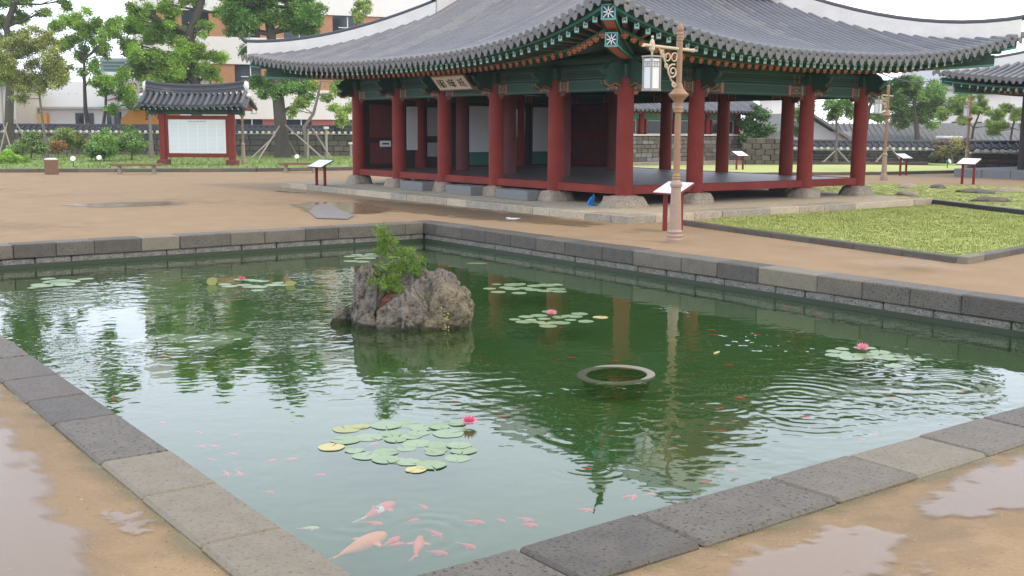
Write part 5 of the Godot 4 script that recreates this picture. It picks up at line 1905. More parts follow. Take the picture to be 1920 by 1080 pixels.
	b = thing("white_apartment_block", "tall pale block with a grey roof behind the right trees", "building", site(42.0, 112.0), SITE_TURN - 0.15)
	cube(b, "wall", -1.5, 12.0, 0, 6.2, -9, 0, M.render_white)
	cube(b, "upper_storey", -1.0, 7.0, 6.2, 8.2, -9, -1.0, mat(0.85, lin(0.55, 0.58, 0.62)))
	cube(b, "eave", -2.0, 12.5, 6.1, 6.4, -9.4, 0.6, M.render_grey)
	for f in 2:
		for i in 5:
			var wn := cube(b, "window", 0.0 + 2.4 * i, 1.4 + 2.4 * i, 1.4 + 2.5 * f, 2.9 + 2.5 * f, -0.04, 0.05, M.glass)
			cube(wn, "frame", 0.66 + 2.4 * i, 0.74 + 2.4 * i, 1.4 + 2.5 * f, 2.9 + 2.5 * f, 0.04, 0.1, M.white)
	b = thing("red_roofed_house", "white house with a dark red roof edge at the far right", "house", site(45.5, 101.0), SITE_TURN)
	cube(b, "wall", 0, 9.0, 0, 5.6, -6, 0, M.render_white)
	cube(b, "roof", -0.6, 9.5, 5.6, 6.4, -6.4, 0.6, mat(0.8, lin(0.25, 0.06, 0.065)))
	cube(b, "white_coping", -0.8, 4.0, 6.4, 6.65, -6.4, 0.7, M.white)
	for i in 3:
		var wn := cube(b, "window", 3.6 + 1.7 * i, 4.6 + 1.7 * i, 3.2, 4.6, -0.04, 0.05, M.glass)
		cube(wn, "frame", 4.06 + 1.7 * i, 4.14 + 1.7 * i, 3.2, 4.6, 0.04, 0.1, M.white)
	b = thing("red_fence", "thin red fence rail far right behind the trees", "fence", site(38.0, 90.0), SITE_TURN)
	cube(b, "rail", 0, 12, 1.25, 1.6, -0.1, 0, mat(0.8, lin(0.3, 0.08, 0.08)))
	for i in 7:
		cube(b, "post", 2.0 * i, 2.0 * i + 0.12, 0, 1.3, -0.12, -0.02, M.render_grey)

var sprigs := {}

func sprig(kind: String) -> ArrayMesh:
	if sprigs.has(kind):
		return sprigs[kind]
	var rs := RandomNumberGenerator.new()
	rs.seed = kind.hash()
	var m := MB.new()
	var n := 9
	var size := 0.11
	var wide := 0.42
	if kind == "needle":
		n = 26
		size = 0.16
		wide = 0.07
	elif kind == "small":
		n = 12
		size = 0.075
		wide = 0.5
	for i in n:
		var at := Vector3(rs.randfn(), rs.randfn() * 0.7, rs.randfn()) * 0.12
		if kind == "needle":
			at *= 0.55
		var d := Vector3(rs.randfn(), rs.randfn() * 0.5 + 0.25, rs.randfn()).normalized()
		var s := d.cross(Vector3(rs.randfn(), rs.randfn(), rs.randfn())).normalized() * size * wide
		var up := s.cross(d).normalized() * size * 0.12
		var a := at
		var b := at + d * size * 0.5 + s - up
		var c := at + d * size
		var e := at + d * size * 0.5 - s - up
		var nn := s.cross(d)
		if nn.y < 0:
			nn = -nn
		m.tri(a, b, c, nn)
		m.tri(a, c, e, nn)
	for i in m.n.size():
		m.n[i] = (m.n[i] * 0.6 + Vector3(0, 0.8, 0)).normalized()
	sprigs[kind] = m.mesh()
	return sprigs[kind]

# a tree in street axes about its foot: trunk points, then tufts [x, y, radius] joined to the trunk by limbs
func tree(called: String, label: String, cat: String, lat: float, dep: float, trunk: Array, r: float, tufts: Array, tint: Color, kind := "leaf", dense := 1.0, seed_ := 1, bark := "bark", y0 := 0.0) -> Node3D:
	var o := thing(called, label, cat, site(lat, dep, y0), SITE_TURN)
	var rs := RandomNumberGenerator.new()
	rs.seed = seed_ * 7919
	var tp := []
	var tr := []
	for i in trunk.size():
		var q: Array = trunk[i]
		tp.append(Vector3(q[0], q[1], q[2] if q.size() > 2 else rs.randf_range(-0.15, 0.15) * (1.0 if i > 0 else 0.0)))
		tr.append(r * lerpf(1.0, 0.42, float(i) / maxi(1, trunk.size() - 1)))
	var wood := MB.new()
	tr[0] *= 1.25
	wood.tube(tp, tr, 9)
	var limbs := MB.new()
	var where := []
	var tints := []
	for t in tufts:
		var c := Vector3(t[0], t[1], rs.randf_range(-1.0, 1.0) * minf(1.8, absf(t[0]) * 0.6 + 0.6))
		var rad: float = t[2]
		# the limb leaves the trunk below the tuft
		var best := 0
		var bd := 1e9
		for i in tp.size():
			if tp[i].y > c.y + 0.3:
				continue
			var d: float = tp[i].distance_to(c) + (c.y - tp[i].y) * 0.25
			if d < bd:
				bd = d
				best = i
		var a: Vector3 = tp[best]
		var mid := a.lerp(c, 0.5) + Vector3(rs.randf_range(-0.25, 0.25), rs.randf_range(-0.3, 0.15), rs.randf_range(-0.25, 0.25))
		var lr: float = clampf(tr[best] * 0.55, 0.025, 0.16)
		var q := []
		for k in 7:
			var g := k / 6.0
			q.append(a.lerp(mid, g).lerp(mid.lerp(c, g), g) + Vector3(rs.randfn(), rs.randfn(), rs.randfn()) * 0.05 * g)
		limbs.tube(q, [lr, lr * 0.85, lr * 0.72, lr * 0.6, lr * 0.48, lr * 0.36, lr * 0.24], 6)
		for k in 4:
			var e := c + Vector3(rs.randfn(), rs.randfn() * 0.5 + 0.2, rs.randfn()).normalized() * rad * 0.8
			var st: Vector3 = q[3 + k % 3]
			limbs.tube([st, st.lerp(e, 0.5) + Vector3(0, 0.08, 0), e], [lr * 0.4, lr * 0.28, 0.012], 5)
		var n := int(27.0 * dense * rad * rad / 0.6) + 3
		for sub in 8:
			var off := Vector3(rs.randfn(), rs.randfn() * 0.8, rs.randfn()).normalized() * rad * rs.randf_range(0.3, 1.05)
			var sr := rad * rs.randf_range(0.26, 0.5)
			var shade := rs.randf_range(0.7, 1.3)
			limbs.tube([c, c + off * 0.6 + Vector3(0, 0.05, 0), c + off], [lr * 0.25, lr * 0.18, 0.012], 5)
			for k in n:
				var d := Vector3(rs.randfn(), rs.randfn(), rs.randfn()).normalized() * pow(rs.randf(), 0.5)
				var p := c + off + Vector3(d.x * 1.1, d.y * 0.8, d.z * 1.1) * sr
				var s := rs.randf_range(0.75, 1.3)
				where.append(Transform3D(Basis.from_euler(Vector3(rs.randf_range(-0.5, 0.5), rs.randf() * TAU, rs.randf_range(-0.5, 0.5))).scaled(Vector3.ONE * s), p))
				var v := shade * rs.randf_range(0.7, 1.3) * 2.6
				tints.append(Color(tint.r * 1.18 * v * rs.randf_range(0.85, 1.15), tint.g * v, tint.b * v, 1.0))
	part("trunk", wood.mesh(), M[bark], o)
	if tufts.size() > 0:
		part("limbs", limbs.mesh(), M[bark], o)
		scatter("crown", sprig(kind), M.leaf, where, tints, o)
	return o

func prop_pole(label: String, a: Vector3, b: Vector3) -> void:
	var t := thing("support_pole", label, "pole", a, 0.0, "timber poles propping the trees")
	var m := MB.new()
	m.tube([Vector3.ZERO, (b - a) * 0.5, b - a], [0.055, 0.05, 0.045], 7)
	part("pole", m.mesh(), M.pole, t)

func trees() -> void:
	tree("pine_tree", "tall dark trunked tree with sparse tufts at the far left edge", "tree", -32.92, 72.0, [[0.00, -0.10], [0.07, 2.35], [0.25, 4.46], [0.53, 6.58], [0.18, 8.34], [0.88, 9.75], [1.23, 11.33], [0.88, 13.27], [0.53, 15.38]], 0.30, [[-0.18, 9.92, 0.92], [0.70, 9.04, 0.63], [-0.60, 8.34, 0.92], [1.30, 10.27, 0.70], [0.18, 6.93, 1.20], [-0.60, 5.87, 1.06], [1.16, 7.63, 0.49], [3.63, 10.03, 0.49], [2.82, 9.25, 0.39], [1.94, 10.10, 0.49], [2.64, 10.98, 0.56], [0.00, 11.15, 0.92], [0.88, 12.03, 0.99], [-0.35, 12.56, 0.99], [0.88, 13.62, 1.06], [-0.53, 14.67, 1.06], [1.06, 15.73, 0.99], [0.18, 17.14, 0.92], [3.34, 12.56, 0.77], [5.11, 11.86, 0.84], [6.16, 13.27, 0.92], [7.22, 14.32, 0.84], [5.81, 15.73, 0.84], [4.40, 14.32, 0.84]], Color(0.1, 0.17, 0.05), "leaf", 1.30, 11, "bark")
	tree("olive_tree", "slender olive green tree standing right behind the wooden bin", "tree", -28.01, 66.0, [[0.00, -0.10], [-0.06, 1.35], [-0.19, 2.65], [-0.26, 3.61], [-0.32, 4.42]], 0.11, [[-1.03, 6.68, 0.84], [0.10, 6.78, 0.90], [0.90, 6.36, 0.77], [-1.52, 5.55, 0.77], [-0.39, 5.55, 0.90], [0.74, 5.23, 0.71], [1.39, 5.81, 0.65], [-1.03, 4.42, 0.58], [0.26, 4.42, 0.65], [1.16, 4.42, 0.42], [-2.00, 6.13, 0.52], [-0.45, 7.33, 0.52], [-1.68, 4.84, 0.65], [-2.39, 5.23, 0.71], [0.58, 7.16, 0.58], [1.61, 4.90, 0.48], [-0.71, 4.90, 0.58], [1.07, 4.58, 0.45], [-1.36, 3.61, 0.39]], Color(0.14, 0.175, 0.065), "small", 1.15, 12, "bark_pale")
	tree("maple_tree", "bright green tree with a forked trunk between bin and notice board", "tree", -30.06, 78.0, [[0.00, -0.10], [-0.04, 1.62], [-0.08, 3.14], [-0.15, 4.67], [0.00, 6.58]], 0.20, [[-0.84, 9.17, 0.99], [0.50, 9.32, 0.99], [0.11, 8.10, 0.92], [1.45, 8.87, 0.76], [-1.22, 7.91, 0.76], [1.07, 7.34, 0.69], [2.14, 8.03, 0.50], [-0.46, 6.96, 0.53], [2.67, 8.87, 0.61], [-1.60, 8.94, 0.61], [0.88, 6.20, 0.50], [-0.27, 5.81, 0.34], [-1.98, 7.72, 0.53]], Color(0.125, 0.22, 0.05), "leaf", 1.20, 13, "bark")
	tree("maple_tree", "light green tree with low hanging boughs beside the red lettering", "tree", -28.62, 77.0, [[-0.08, -0.10], [-0.11, 1.32], [0.00, 2.08], [0.19, 3.32], [0.26, 4.26]], 0.17, [[0.56, 5.39, 0.75], [1.36, 5.77, 0.68], [0.19, 4.56, 0.53], [0.98, 3.20, 0.45], [-0.38, 5.09, 0.38], [1.51, 4.82, 0.45], [1.88, 5.39, 0.68], [2.33, 4.33, 0.68], [2.86, 3.51, 0.53], [1.73, 3.66, 0.53], [1.05, 4.26, 0.45]], Color(0.12, 0.22, 0.05), "leaf", 1.20, 14, "bark")
	tree("broadleaf_tree", "big bright green tree with thick dark limbs behind the notice board", "tree", -22.71, 79.0, [[0.00, -0.10], [0.04, 2.77], [0.08, 5.09], [-0.08, 7.02], [-0.23, 8.57], [0.50, 10.11], [1.00, 11.66], [1.08, 13.59], [0.50, 15.13]], 0.42, [[-4.71, 9.34, 1.08], [-3.75, 10.04, 0.93], [-4.91, 7.60, 0.93], [-3.17, 8.57, 1.08], [-2.01, 9.03, 1.08], [-0.77, 8.18, 1.08], [-2.78, 6.94, 1.16], [-1.24, 6.56, 1.31], [-4.02, 6.25, 1.00], [0.23, 7.33, 1.08], [1.16, 6.94, 1.00], [0.93, 9.03, 0.62], [1.93, 10.11, 0.85], [-1.62, 10.42, 0.85], [-0.08, 10.73, 0.70], [-2.40, 5.40, 1.00], [-0.46, 5.40, 1.08], [1.16, 5.79, 0.70], [-3.17, 11.66, 0.85], [1.85, 12.04, 1.00], [-0.85, 12.43, 1.00], [-1.62, 4.90, 0.77], [-2.78, 13.20, 1.08], [-0.85, 14.36, 1.16], [1.08, 13.98, 1.08], [2.63, 13.20, 1.00], [-1.62, 15.91, 1.08], [0.70, 16.29, 1.08]], Color(0.12, 0.215, 0.042), "leaf", 1.25, 15, "bark")
	tree("young_tree", "thin grey trunk rising left of the notice board post", "tree", -22.05, 67.0, [[0.00, -0.10], [0.00, 1.34], [-0.03, 2.16], [0.03, 3.64]], 0.14, [[-0.23, 4.46, 0.39], [0.26, 4.13, 0.33]], Color(0.1, 0.17, 0.045), "leaf", 1.00, 16, "bark_pale")
	tree("camphor_tree", "broad dark green tree with a thick propped trunk left of the hall", "tree", -14.68, 70.0, [[0.00, -0.10], [-0.03, 1.32], [-0.10, 2.86], [-0.24, 4.40], [-0.38, 6.11], [-0.55, 7.82], [-0.79, 9.53], [-0.38, 12.27], [-0.03, 15.01]], 0.46, [[-2.60, 9.60, 1.16], [-1.40, 9.46, 1.30], [-0.03, 9.80, 1.30], [1.33, 9.60, 1.10], [-2.77, 8.23, 0.68], [-1.92, 8.09, 0.96], [2.43, 9.19, 0.62], [0.48, 8.23, 1.03], [2.02, 8.30, 0.62], [-1.75, 5.08, 0.62], [-0.55, 5.08, 0.75], [0.99, 4.57, 0.82], [-1.06, 4.12, 0.41], [-2.09, 6.62, 0.55], [-0.03, 4.22, 0.55], [1.51, 3.71, 0.48], [-2.09, 10.90, 1.30], [-0.03, 11.07, 1.37], [1.68, 10.90, 1.03], [-1.06, 6.96, 0.82], [-2.77, 12.27, 1.03], [-1.06, 12.95, 1.16], [0.99, 12.95, 1.16], [-0.03, 14.67, 1.03]], Color(0.075, 0.155, 0.045), "leaf", 1.50, 17, "bark")
	tree("young_tree", "leaning slender tree with two stems right of the thick propped trunk", "tree", -12.89, 69.0, [[0.00, -0.10], [-0.07, 1.26], [-0.20, 2.00], [0.40, 2.84], [0.74, 4.02], [0.94, 4.87]], 0.15, [[-0.34, 3.52, 0.47], [-0.78, 2.94, 0.34], [0.40, 4.53, 0.34], [1.82, 4.70, 0.54], [2.43, 4.16, 0.47], [1.08, 3.86, 0.30]], Color(0.11, 0.18, 0.045), "leaf", 1.10, 18, "bark_pale")
	tree("young_tree", "thin young tree with light leaves beside the left end of the hall", "tree", -11.33, 76.0, [[0.04, -0.10], [0.04, 1.26], [-0.04, 2.37], [-0.19, 3.67]], 0.10, [[-0.26, 2.97, 0.59], [-0.93, 3.34, 0.33], [0.41, 3.67, 0.48], [0.00, 2.00, 0.41], [-0.56, 2.30, 0.30]], Color(0.15, 0.24, 0.06), "leaf", 1.20, 19, "bark_pale")
	tree("small_tree", "treetop peeping over the white hip ridge of the hall", "tree", -11.56, 86.0, [[0.00, -0.10], [0.00, 5.78], [0.00, 10.41]], 0.14, [[-0.08, 11.50, 0.50], [-0.63, 10.92, 0.34], [0.29, 10.96, 0.34], [-0.29, 10.24, 0.50]], Color(0.13, 0.2, 0.06), "leaf", 1.10, 20, "bark")
	tree("yew_tree", "broad green tree with layered boughs behind the right lamp post", "tree", 31.62, 86.0, [[0.00, -0.10], [-0.08, 1.58], [-0.25, 2.84], [-0.42, 4.10], [-0.50, 5.15]], 0.24, [[-1.98, 4.02, 1.18], [-0.93, 4.94, 1.18], [0.42, 5.11, 1.35], [1.39, 4.44, 1.01], [-0.42, 3.43, 1.18], [1.01, 3.43, 1.09], [2.10, 3.85, 0.67], [-1.35, 2.76, 0.76], [-2.69, 4.86, 0.76], [-2.94, 3.18, 0.67], [-0.50, 5.78, 0.67]], Color(0.09, 0.17, 0.055), "leaf", 1.30, 21, "bark")
	tree("pine_tree", "sparse bent pine with flat boughs right of the broad tree", "tree", 31.36, 75.0, [[0.00, -0.10], [-0.11, 1.08], [0.00, 2.18], [0.37, 3.28]], 0.12, [[-1.28, 4.13, 0.62], [-0.55, 3.47, 0.73], [0.55, 3.76, 0.73], [1.28, 3.10, 0.66], [-0.92, 2.66, 0.48], [-1.65, 3.03, 0.48], [0.92, 2.44, 0.44]], Color(0.115, 0.18, 0.055), "needle", 1.00, 22, "bark")
	tree("pine_tree", "thin pine with pale green boughs at the right edge", "tree", 33.02, 73.0, [[0.00, -0.10], [-0.04, 1.11], [0.11, 2.18], [0.18, 3.25]], 0.10, [[-0.54, 2.50, 0.54], [0.39, 2.93, 0.57], [0.89, 2.29, 0.50], [-0.18, 3.43, 0.43], [-0.89, 2.00, 0.36]], Color(0.115, 0.17, 0.055), "needle", 1.00, 23, "bark")
	tree("young_tree", "slim young tree propped by poles between the right columns", "tree", 19.43, 66.0, [[0.00, -0.10], [-0.06, 0.87], [0.06, 1.68], [-0.06, 2.48], [0.13, 3.13]], 0.11, [[-0.06, 3.29, 0.58], [-0.71, 3.48, 0.39], [0.71, 3.13, 0.42], [-0.39, 2.81, 0.32], [0.42, 3.61, 0.32]], Color(0.07, 0.13, 0.045), "leaf", 1.10, 24, "bark_pale")
	tree("bushy_tree", "dark bushy tree at the end of the stone walled hall", "tree", 13.92, 63.0, [[0.00, -0.10], [0.06, 0.92], [0.18, 1.69]], 0.12, [[-0.43, 2.31, 0.55], [0.25, 2.80, 0.52], [-0.31, 1.57, 0.49], [0.55, 2.00, 0.34], [0.09, 2.06, 0.49], [-0.68, 1.32, 0.31]], Color(0.04, 0.085, 0.03), "leaf", 1.50, 25, "bark")
	tree("bushy_tree", "dark thin tree partly hidden by the third front column", "tree", 16.90, 64.0, [[0.00, -0.10], [-0.13, 1.06], [-0.25, 2.00]], 0.10, [[-0.31, 2.78, 0.56], [-0.47, 2.00, 0.31], [0.00, 3.31, 0.44]], Color(0.05, 0.1, 0.035), "leaf", 1.20, 26, "bark")
	tree("pine_tree", "dark pine boughs showing under the right eave of the hall", "tree", 16.58, 52.0, [[0.00, -0.10], [0.05, 1.75], [0.20, 3.02], [0.41, 3.65]], 0.13, [[0.71, 3.93, 0.33], [1.32, 4.19, 0.31], [1.93, 4.34, 0.31], [0.51, 3.42, 0.25], [1.09, 3.73, 0.23]], Color(0.035, 0.075, 0.03), "needle", 0.90, 27, "bark")
	tree("bare_sapling", "twiggy half bare sapling in the gap between the right walls", "sapling", 26.40, 66.0, [[0.06, -0.10], [-0.06, 0.55], [-0.19, 1.29]], 0.05, [[-0.45, 0.71, 0.29], [0.39, 0.90, 0.29], [-0.06, 1.29, 0.26]], Color(0.13, 0.13, 0.06), "small", 0.50, 28, "bark_pale")
	tree("round_shrub", "dark clipped shrub left of the wooden bin", "shrub", -27.66, 63.0, [[0.00, -0.10], [0.00, 0.46]], 0.05, [[0.00, 0.92, 0.68], [-0.37, 0.75, 0.47], [0.37, 0.79, 0.47], [0.07, 1.23, 0.41]], Color(0.075, 0.125, 0.045), "small", 1.50, 41, "bark")
	tree("round_shrub", "grey green shrub behind the white spotlights", "shrub", -28.41, 70.0, [[0.00, -0.10], [0.00, 0.52]], 0.05, [[0.00, 1.04, 0.82], [-0.45, 0.84, 0.58], [0.45, 0.88, 0.58], [0.08, 1.41, 0.49]], Color(0.1, 0.15, 0.055), "small", 1.50, 42, "bark")
	tree("round_shrub", "dense round shrub in the middle of the left bed", "shrub", -22.73, 61.0, [[0.00, -0.10], [0.00, 0.46]], 0.05, [[0.00, 0.93, 0.81], [-0.44, 0.72, 0.56], [0.44, 0.77, 0.56], [0.08, 1.29, 0.48]], Color(0.075, 0.15, 0.04), "small", 1.90, 43, "bark")
	tree("round_shrub", "tall shrub between the round shrub and the notice board", "shrub", -21.87, 63.0, [[0.00, -0.10], [0.00, 0.60]], 0.05, [[0.00, 1.20, 0.74], [-0.41, 1.01, 0.52], [0.41, 1.05, 0.52], [0.07, 1.53, 0.44]], Color(0.075, 0.14, 0.045), "small", 1.60, 44, "bark")
	tree("flowering_shrub", "low shrub with orange red leaves near the bin", "shrub", -27.37, 66.0, [[0.00, -0.10], [0.00, 0.39]], 0.05, [[0.00, 0.77, 0.26], [-0.14, 0.71, 0.18], [0.14, 0.72, 0.18], [0.03, 0.89, 0.15]], Color(0.15, 0.09, 0.045), "small", 1.50, 45, "bark")
	tree("tall_grass_clump", "bright green clump of tall grass at the left edge of the bed", "plant", -26.06, 57.0, [[0.00, -0.10], [0.00, 0.12]], 0.05, [[0.00, 0.24, 0.45], [-0.25, 0.13, 0.31], [0.25, 0.15, 0.31], [0.04, 0.44, 0.27]], Color(0.13, 0.24, 0.04), "needle", 2.20, 46, "bark")
	prop_pole("pole leaning left against the dark trunk at the far left edge", site(-32.79, 70.0, 0.00), site(-32.88, 72.0, 2.63))
	prop_pole("pole leaning right against the dark trunk at the far left edge", site(-31.38, 69.0, 0.00), site(-33.31, 72.0, 2.28))
	prop_pole("longest pole of the far left tree reaching towards the bin", site(-30.90, 71.0, 0.00), site(-32.67, 72.0, 2.63))
	prop_pole("front left pole of the thick propped trunk", site(-15.13, 65.0, 0.00), site(-14.74, 69.6, 2.07))
	prop_pole("rear left pole of the thick propped trunk", site(-16.29, 68.0, 0.00), site(-14.92, 70.0, 1.66))
	prop_pole("front right pole of the thick propped trunk reaching to the sign", site(-11.23, 66.0, 0.00), site(-14.36, 69.6, 2.14))
	prop_pole("short rear pole right of the thick propped trunk", site(-14.08, 72.0, 0.00), site(-14.44, 70.3, 1.38))
	prop_pole("upright pole of the leaning two stemmed tree", site(-12.70, 68.0, 0.00), site(-12.82, 69.0, 1.87))
	prop_pole("long pole right of the leaning two stemmed tree", site(-11.17, 68.0, 0.00), site(-12.55, 69.0, 1.93))
	prop_pole("left pole of the slim tree between the right columns", site(18.28, 65.0, 0.00), site(19.36, 66.0, 0.77))
	prop_pole("right pole of the slim tree between the right columns", site(20.02, 65.0, 0.00), site(19.49, 66.0, 0.84))
	prop_pole("left pole right of the last hall column", site(21.75, 66.0, 0.00), site(23.00, 67.0, 1.08))
	prop_pole("right pole crossing behind the right lamp post", site(23.20, 65.0, 0.00), site(22.93, 67.0, 1.08))
	prop_pole("pale pole leaning on the maple beside the bin tree", site(-29.44, 77.0, 0.00), site(-30.06, 78.0, 2.38))

func notice_board() -> void:
	# local x runs along the board, z towards the yard
	var o := thing("notice_board", "red framed notice board with a little tiled roof on the left lawn", "notice board", Vector3(20.45, 0.05, -54.2), -0.712)
	for s in [-1, 1]:
		var m := MB.new()
		m.box(Vector3(s * 1.78, 1.4, 0), Vector3(0.3, 2.75, 0.3), 0.02)
		part("post", m.mesh(), M.red, o)
		m = MB.new()
		m.box(Vector3(s * 1.78, 0.14, 0), Vector3(0.55, 0.34, 0.6), 0.05)
		part("post_foot", m.mesh(), M.rust, o)
	for y in [0.52, 2.42]:
		var m := MB.new()
		m.box(Vector3(0, y, 0), Vector3(3.3, 0.2, 0.18), 0.015)
		part("rail", m.mesh(), M.red, o)
	for s in [-1, 1]:
		var m := MB.new()
		m.box(Vector3(s * 1.56, 1.47, 0), Vector3(0.14, 1.75, 0.16), 0.01)
		part("stile", m.mesh(), M.red, o)
	var m := MB.new()
	m.box(Vector3(0, 1.47, 0.0), Vector3(3.0, 1.72, 0.06))
	var bd := part("white_panel", m.mesh(), M.white, o)
	var rows_of_print := func(u: float, v: float) -> Color:
		var w := Color(0.8, 0.8, 0.81)
		if v > 0.04 and v < 0.075 and absf(u - 0.5) < 0.16 and fmod(u * 60.0, 1.0) < 0.6:
			return Color(0.3, 0.3, 0.32)
		if v < 0.12 or v > 0.94 or u < 0.04 or u > 0.97:
			return w
		if fmod(u * 6.0, 1.0) < 0.07:
			return Color(0.86, 0.86, 0.87)
		if fmod(v * 26.0, 1.0) < 0.4 and fmod(u * 83.0 + sin(v * 90.0) * 0.4, 1.0) < 0.75:
			return Color(0.62, 0.62, 0.64)
		return w
	m = MB.new()
	m.quad(Vector3(-1.49, 0.63, 0.034), Vector3(1.49, 0.63, 0.034), Vector3(1.49, 2.31, 0.034), Vector3(-1.49, 2.31, 0.034), Vector3(0, 0, 1))
	part("printed_rows", m.mesh(), painted(256, 144, rows_of_print, 0.5), bd)
	# eave timber and the tiled roof
	m = MB.new()
	m.box(Vector3(0, 2.68, 0), Vector3(4.9, 0.24, 0.3), 0.02)
	m.box(Vector3(0, 2.86, 0.0), Vector3(5.0, 0.14, 1.25), 0.02)
	part("eave_timber", m.mesh(), M.green, o)
	for i in 17:
		m = MB.new()
		m.box(Vector3(-2.4 + 0.3 * i, 2.83, 0.45), Vector3(0.1, 0.1, 0.6), 0.01)
		part("rafter", m.mesh(), M.green, o)
		m = MB.new()
		m.box(Vector3(-2.4 + 0.3 * i, 2.83, 0.752), Vector3(0.05, 0.05, 0.006))
		part("rafter_dot", m.mesh(), M.white, o.get_child(o.get_child_count() - 1))
	m = MB.new()
	for s in [1, -1]:
		m.quad(Vector3(-2.6, 2.95, s * 0.85), Vector3(2.6, 2.95, s * 0.85), Vector3(2.6, 3.58, 0), Vector3(-2.6, 3.58, 0), Vector3(0, 1, s))
	m.quad(Vector3(-2.6, 2.9, -0.84), Vector3(2.6, 2.9, -0.84), Vector3(2.6, 2.9, 0.84), Vector3(-2.6, 2.9, 0.84), Vector3.DOWN)
	for s in [-1, 1]:
		m.tri(Vector3(s * 2.55, 2.9, 0.8), Vector3(s * 2.55, 2.9, -0.8), Vector3(s * 2.55, 3.58, 0), Vector3(s, 0, 0))
	part("roof_bed", m.mesh(), M.tile_dark, o)
	for s in [1, -1]:
		for i in 18:
			var x := -2.55 + 0.3 * i
			var sag := 0.12 * pow(absf(x) / 2.55, 2.0)
			m = MB.new()
			m.tube([Vector3(0, 2.96 + sag, s * 0.93), Vector3(0, 3.18 + sag * 0.9, s * 0.52), Vector3(0, 3.62 + sag, 0)], [0.09, 0.085], 8)
			part("tile_row", m.mesh(), [M.tile_mid, M.tile_mid, M.tile_b][i % 3], o, Vector3(x, 0, 0))
			if s == 1 and i < 17:
				m = MB.new()
				m.slab(PackedVector2Array([Vector2(-0.1, 0.02), Vector2(0.1, 0.02), Vector2(0.07, -0.08), Vector2(0, -0.11), Vector2(-0.07, -0.08)]), 0, 0.03)
				part("drip_tile", m.mesh(), M.tile_mid, o, Vector3(x + 0.15, 2.92 + sag, 0.9))
	var line := []
	for i in 13:
		var x := -2.55 + 5.1 * i / 12.0
		line.append(Vector3(x, 3.6 + 0.2 * pow(absf(x) / 2.55, 2.4), 0))
	for q in 4:
		m = MB.new()
		var l2 := []
		for p in line:
			l2.append(p + Vector3(0, 0.085 * q, 0))
		sweep(m, l2, 0.3 - 0.02 * q, 0.0, 0.075)
		part("ridge_course", m.mesh(), M.tile_mid if q % 2 == 0 else M.tile_dark, o)
	m = MB.new()
	for i in line.size():
		line[i] += Vector3(0, 0.38, 0)
	m.tube(line, [0.09], 8)
	part("ridge_cap", m.mesh(), M.tile_dark, o)
	for s in [-1, 1]:
		var f := noise(70 + s, 2.0, 3)
		m = MB.new()
		m.lump(Vector3(s * 2.6, 3.98, 0), func(d: Vector3) -> Vector3: return d * Vector3(0.14, 0.26, 0.17) * (1.0 + 0.4 * f.get_noise_3dv(d)), 12, 8)
		part("ridge_end", m.mesh(), M.plaster, o)
		# side gable rows, tipped with white mortar
		for j in 3:
			for e in [-1, 1]:
				m = MB.new()
				m.tube([Vector3(s * (2.55 + 0.12 * j), 3.0 - 0.08 * j, e * 0.93), Vector3(s * (2.55 + 0.1 * j), 3.3 - 0.06 * j, e * 0.4), Vector3(s * (2.55 + 0.08 * j), 3.62 - 0.1 * j, 0)], [0.085], 7)
				part("verge_tile", m.mesh(), M.tile_mid, o)
		m = MB.new()
		m.lump(Vector3(s * 2.75, 3.5, 0.12), func(d: Vector3) -> Vector3: return d * Vector3(0.13, 0.12, 0.2), 10, 7)
		part("mortar", m.mesh(), M.plaster, o)
		m = MB.new()
		m.slab(PackedVector2Array([Vector2(-0.72, 2.75), Vector2(0.72, 2.75), Vector2(0.5, 3.0), Vector2(0, 3.3), Vector2(-0.5, 3.0)]), -0.04, 0.04)
		part("gable_board", m.mesh(), M.rust, o, Vector3(s * 2.62, 0, 0), PI / 2)

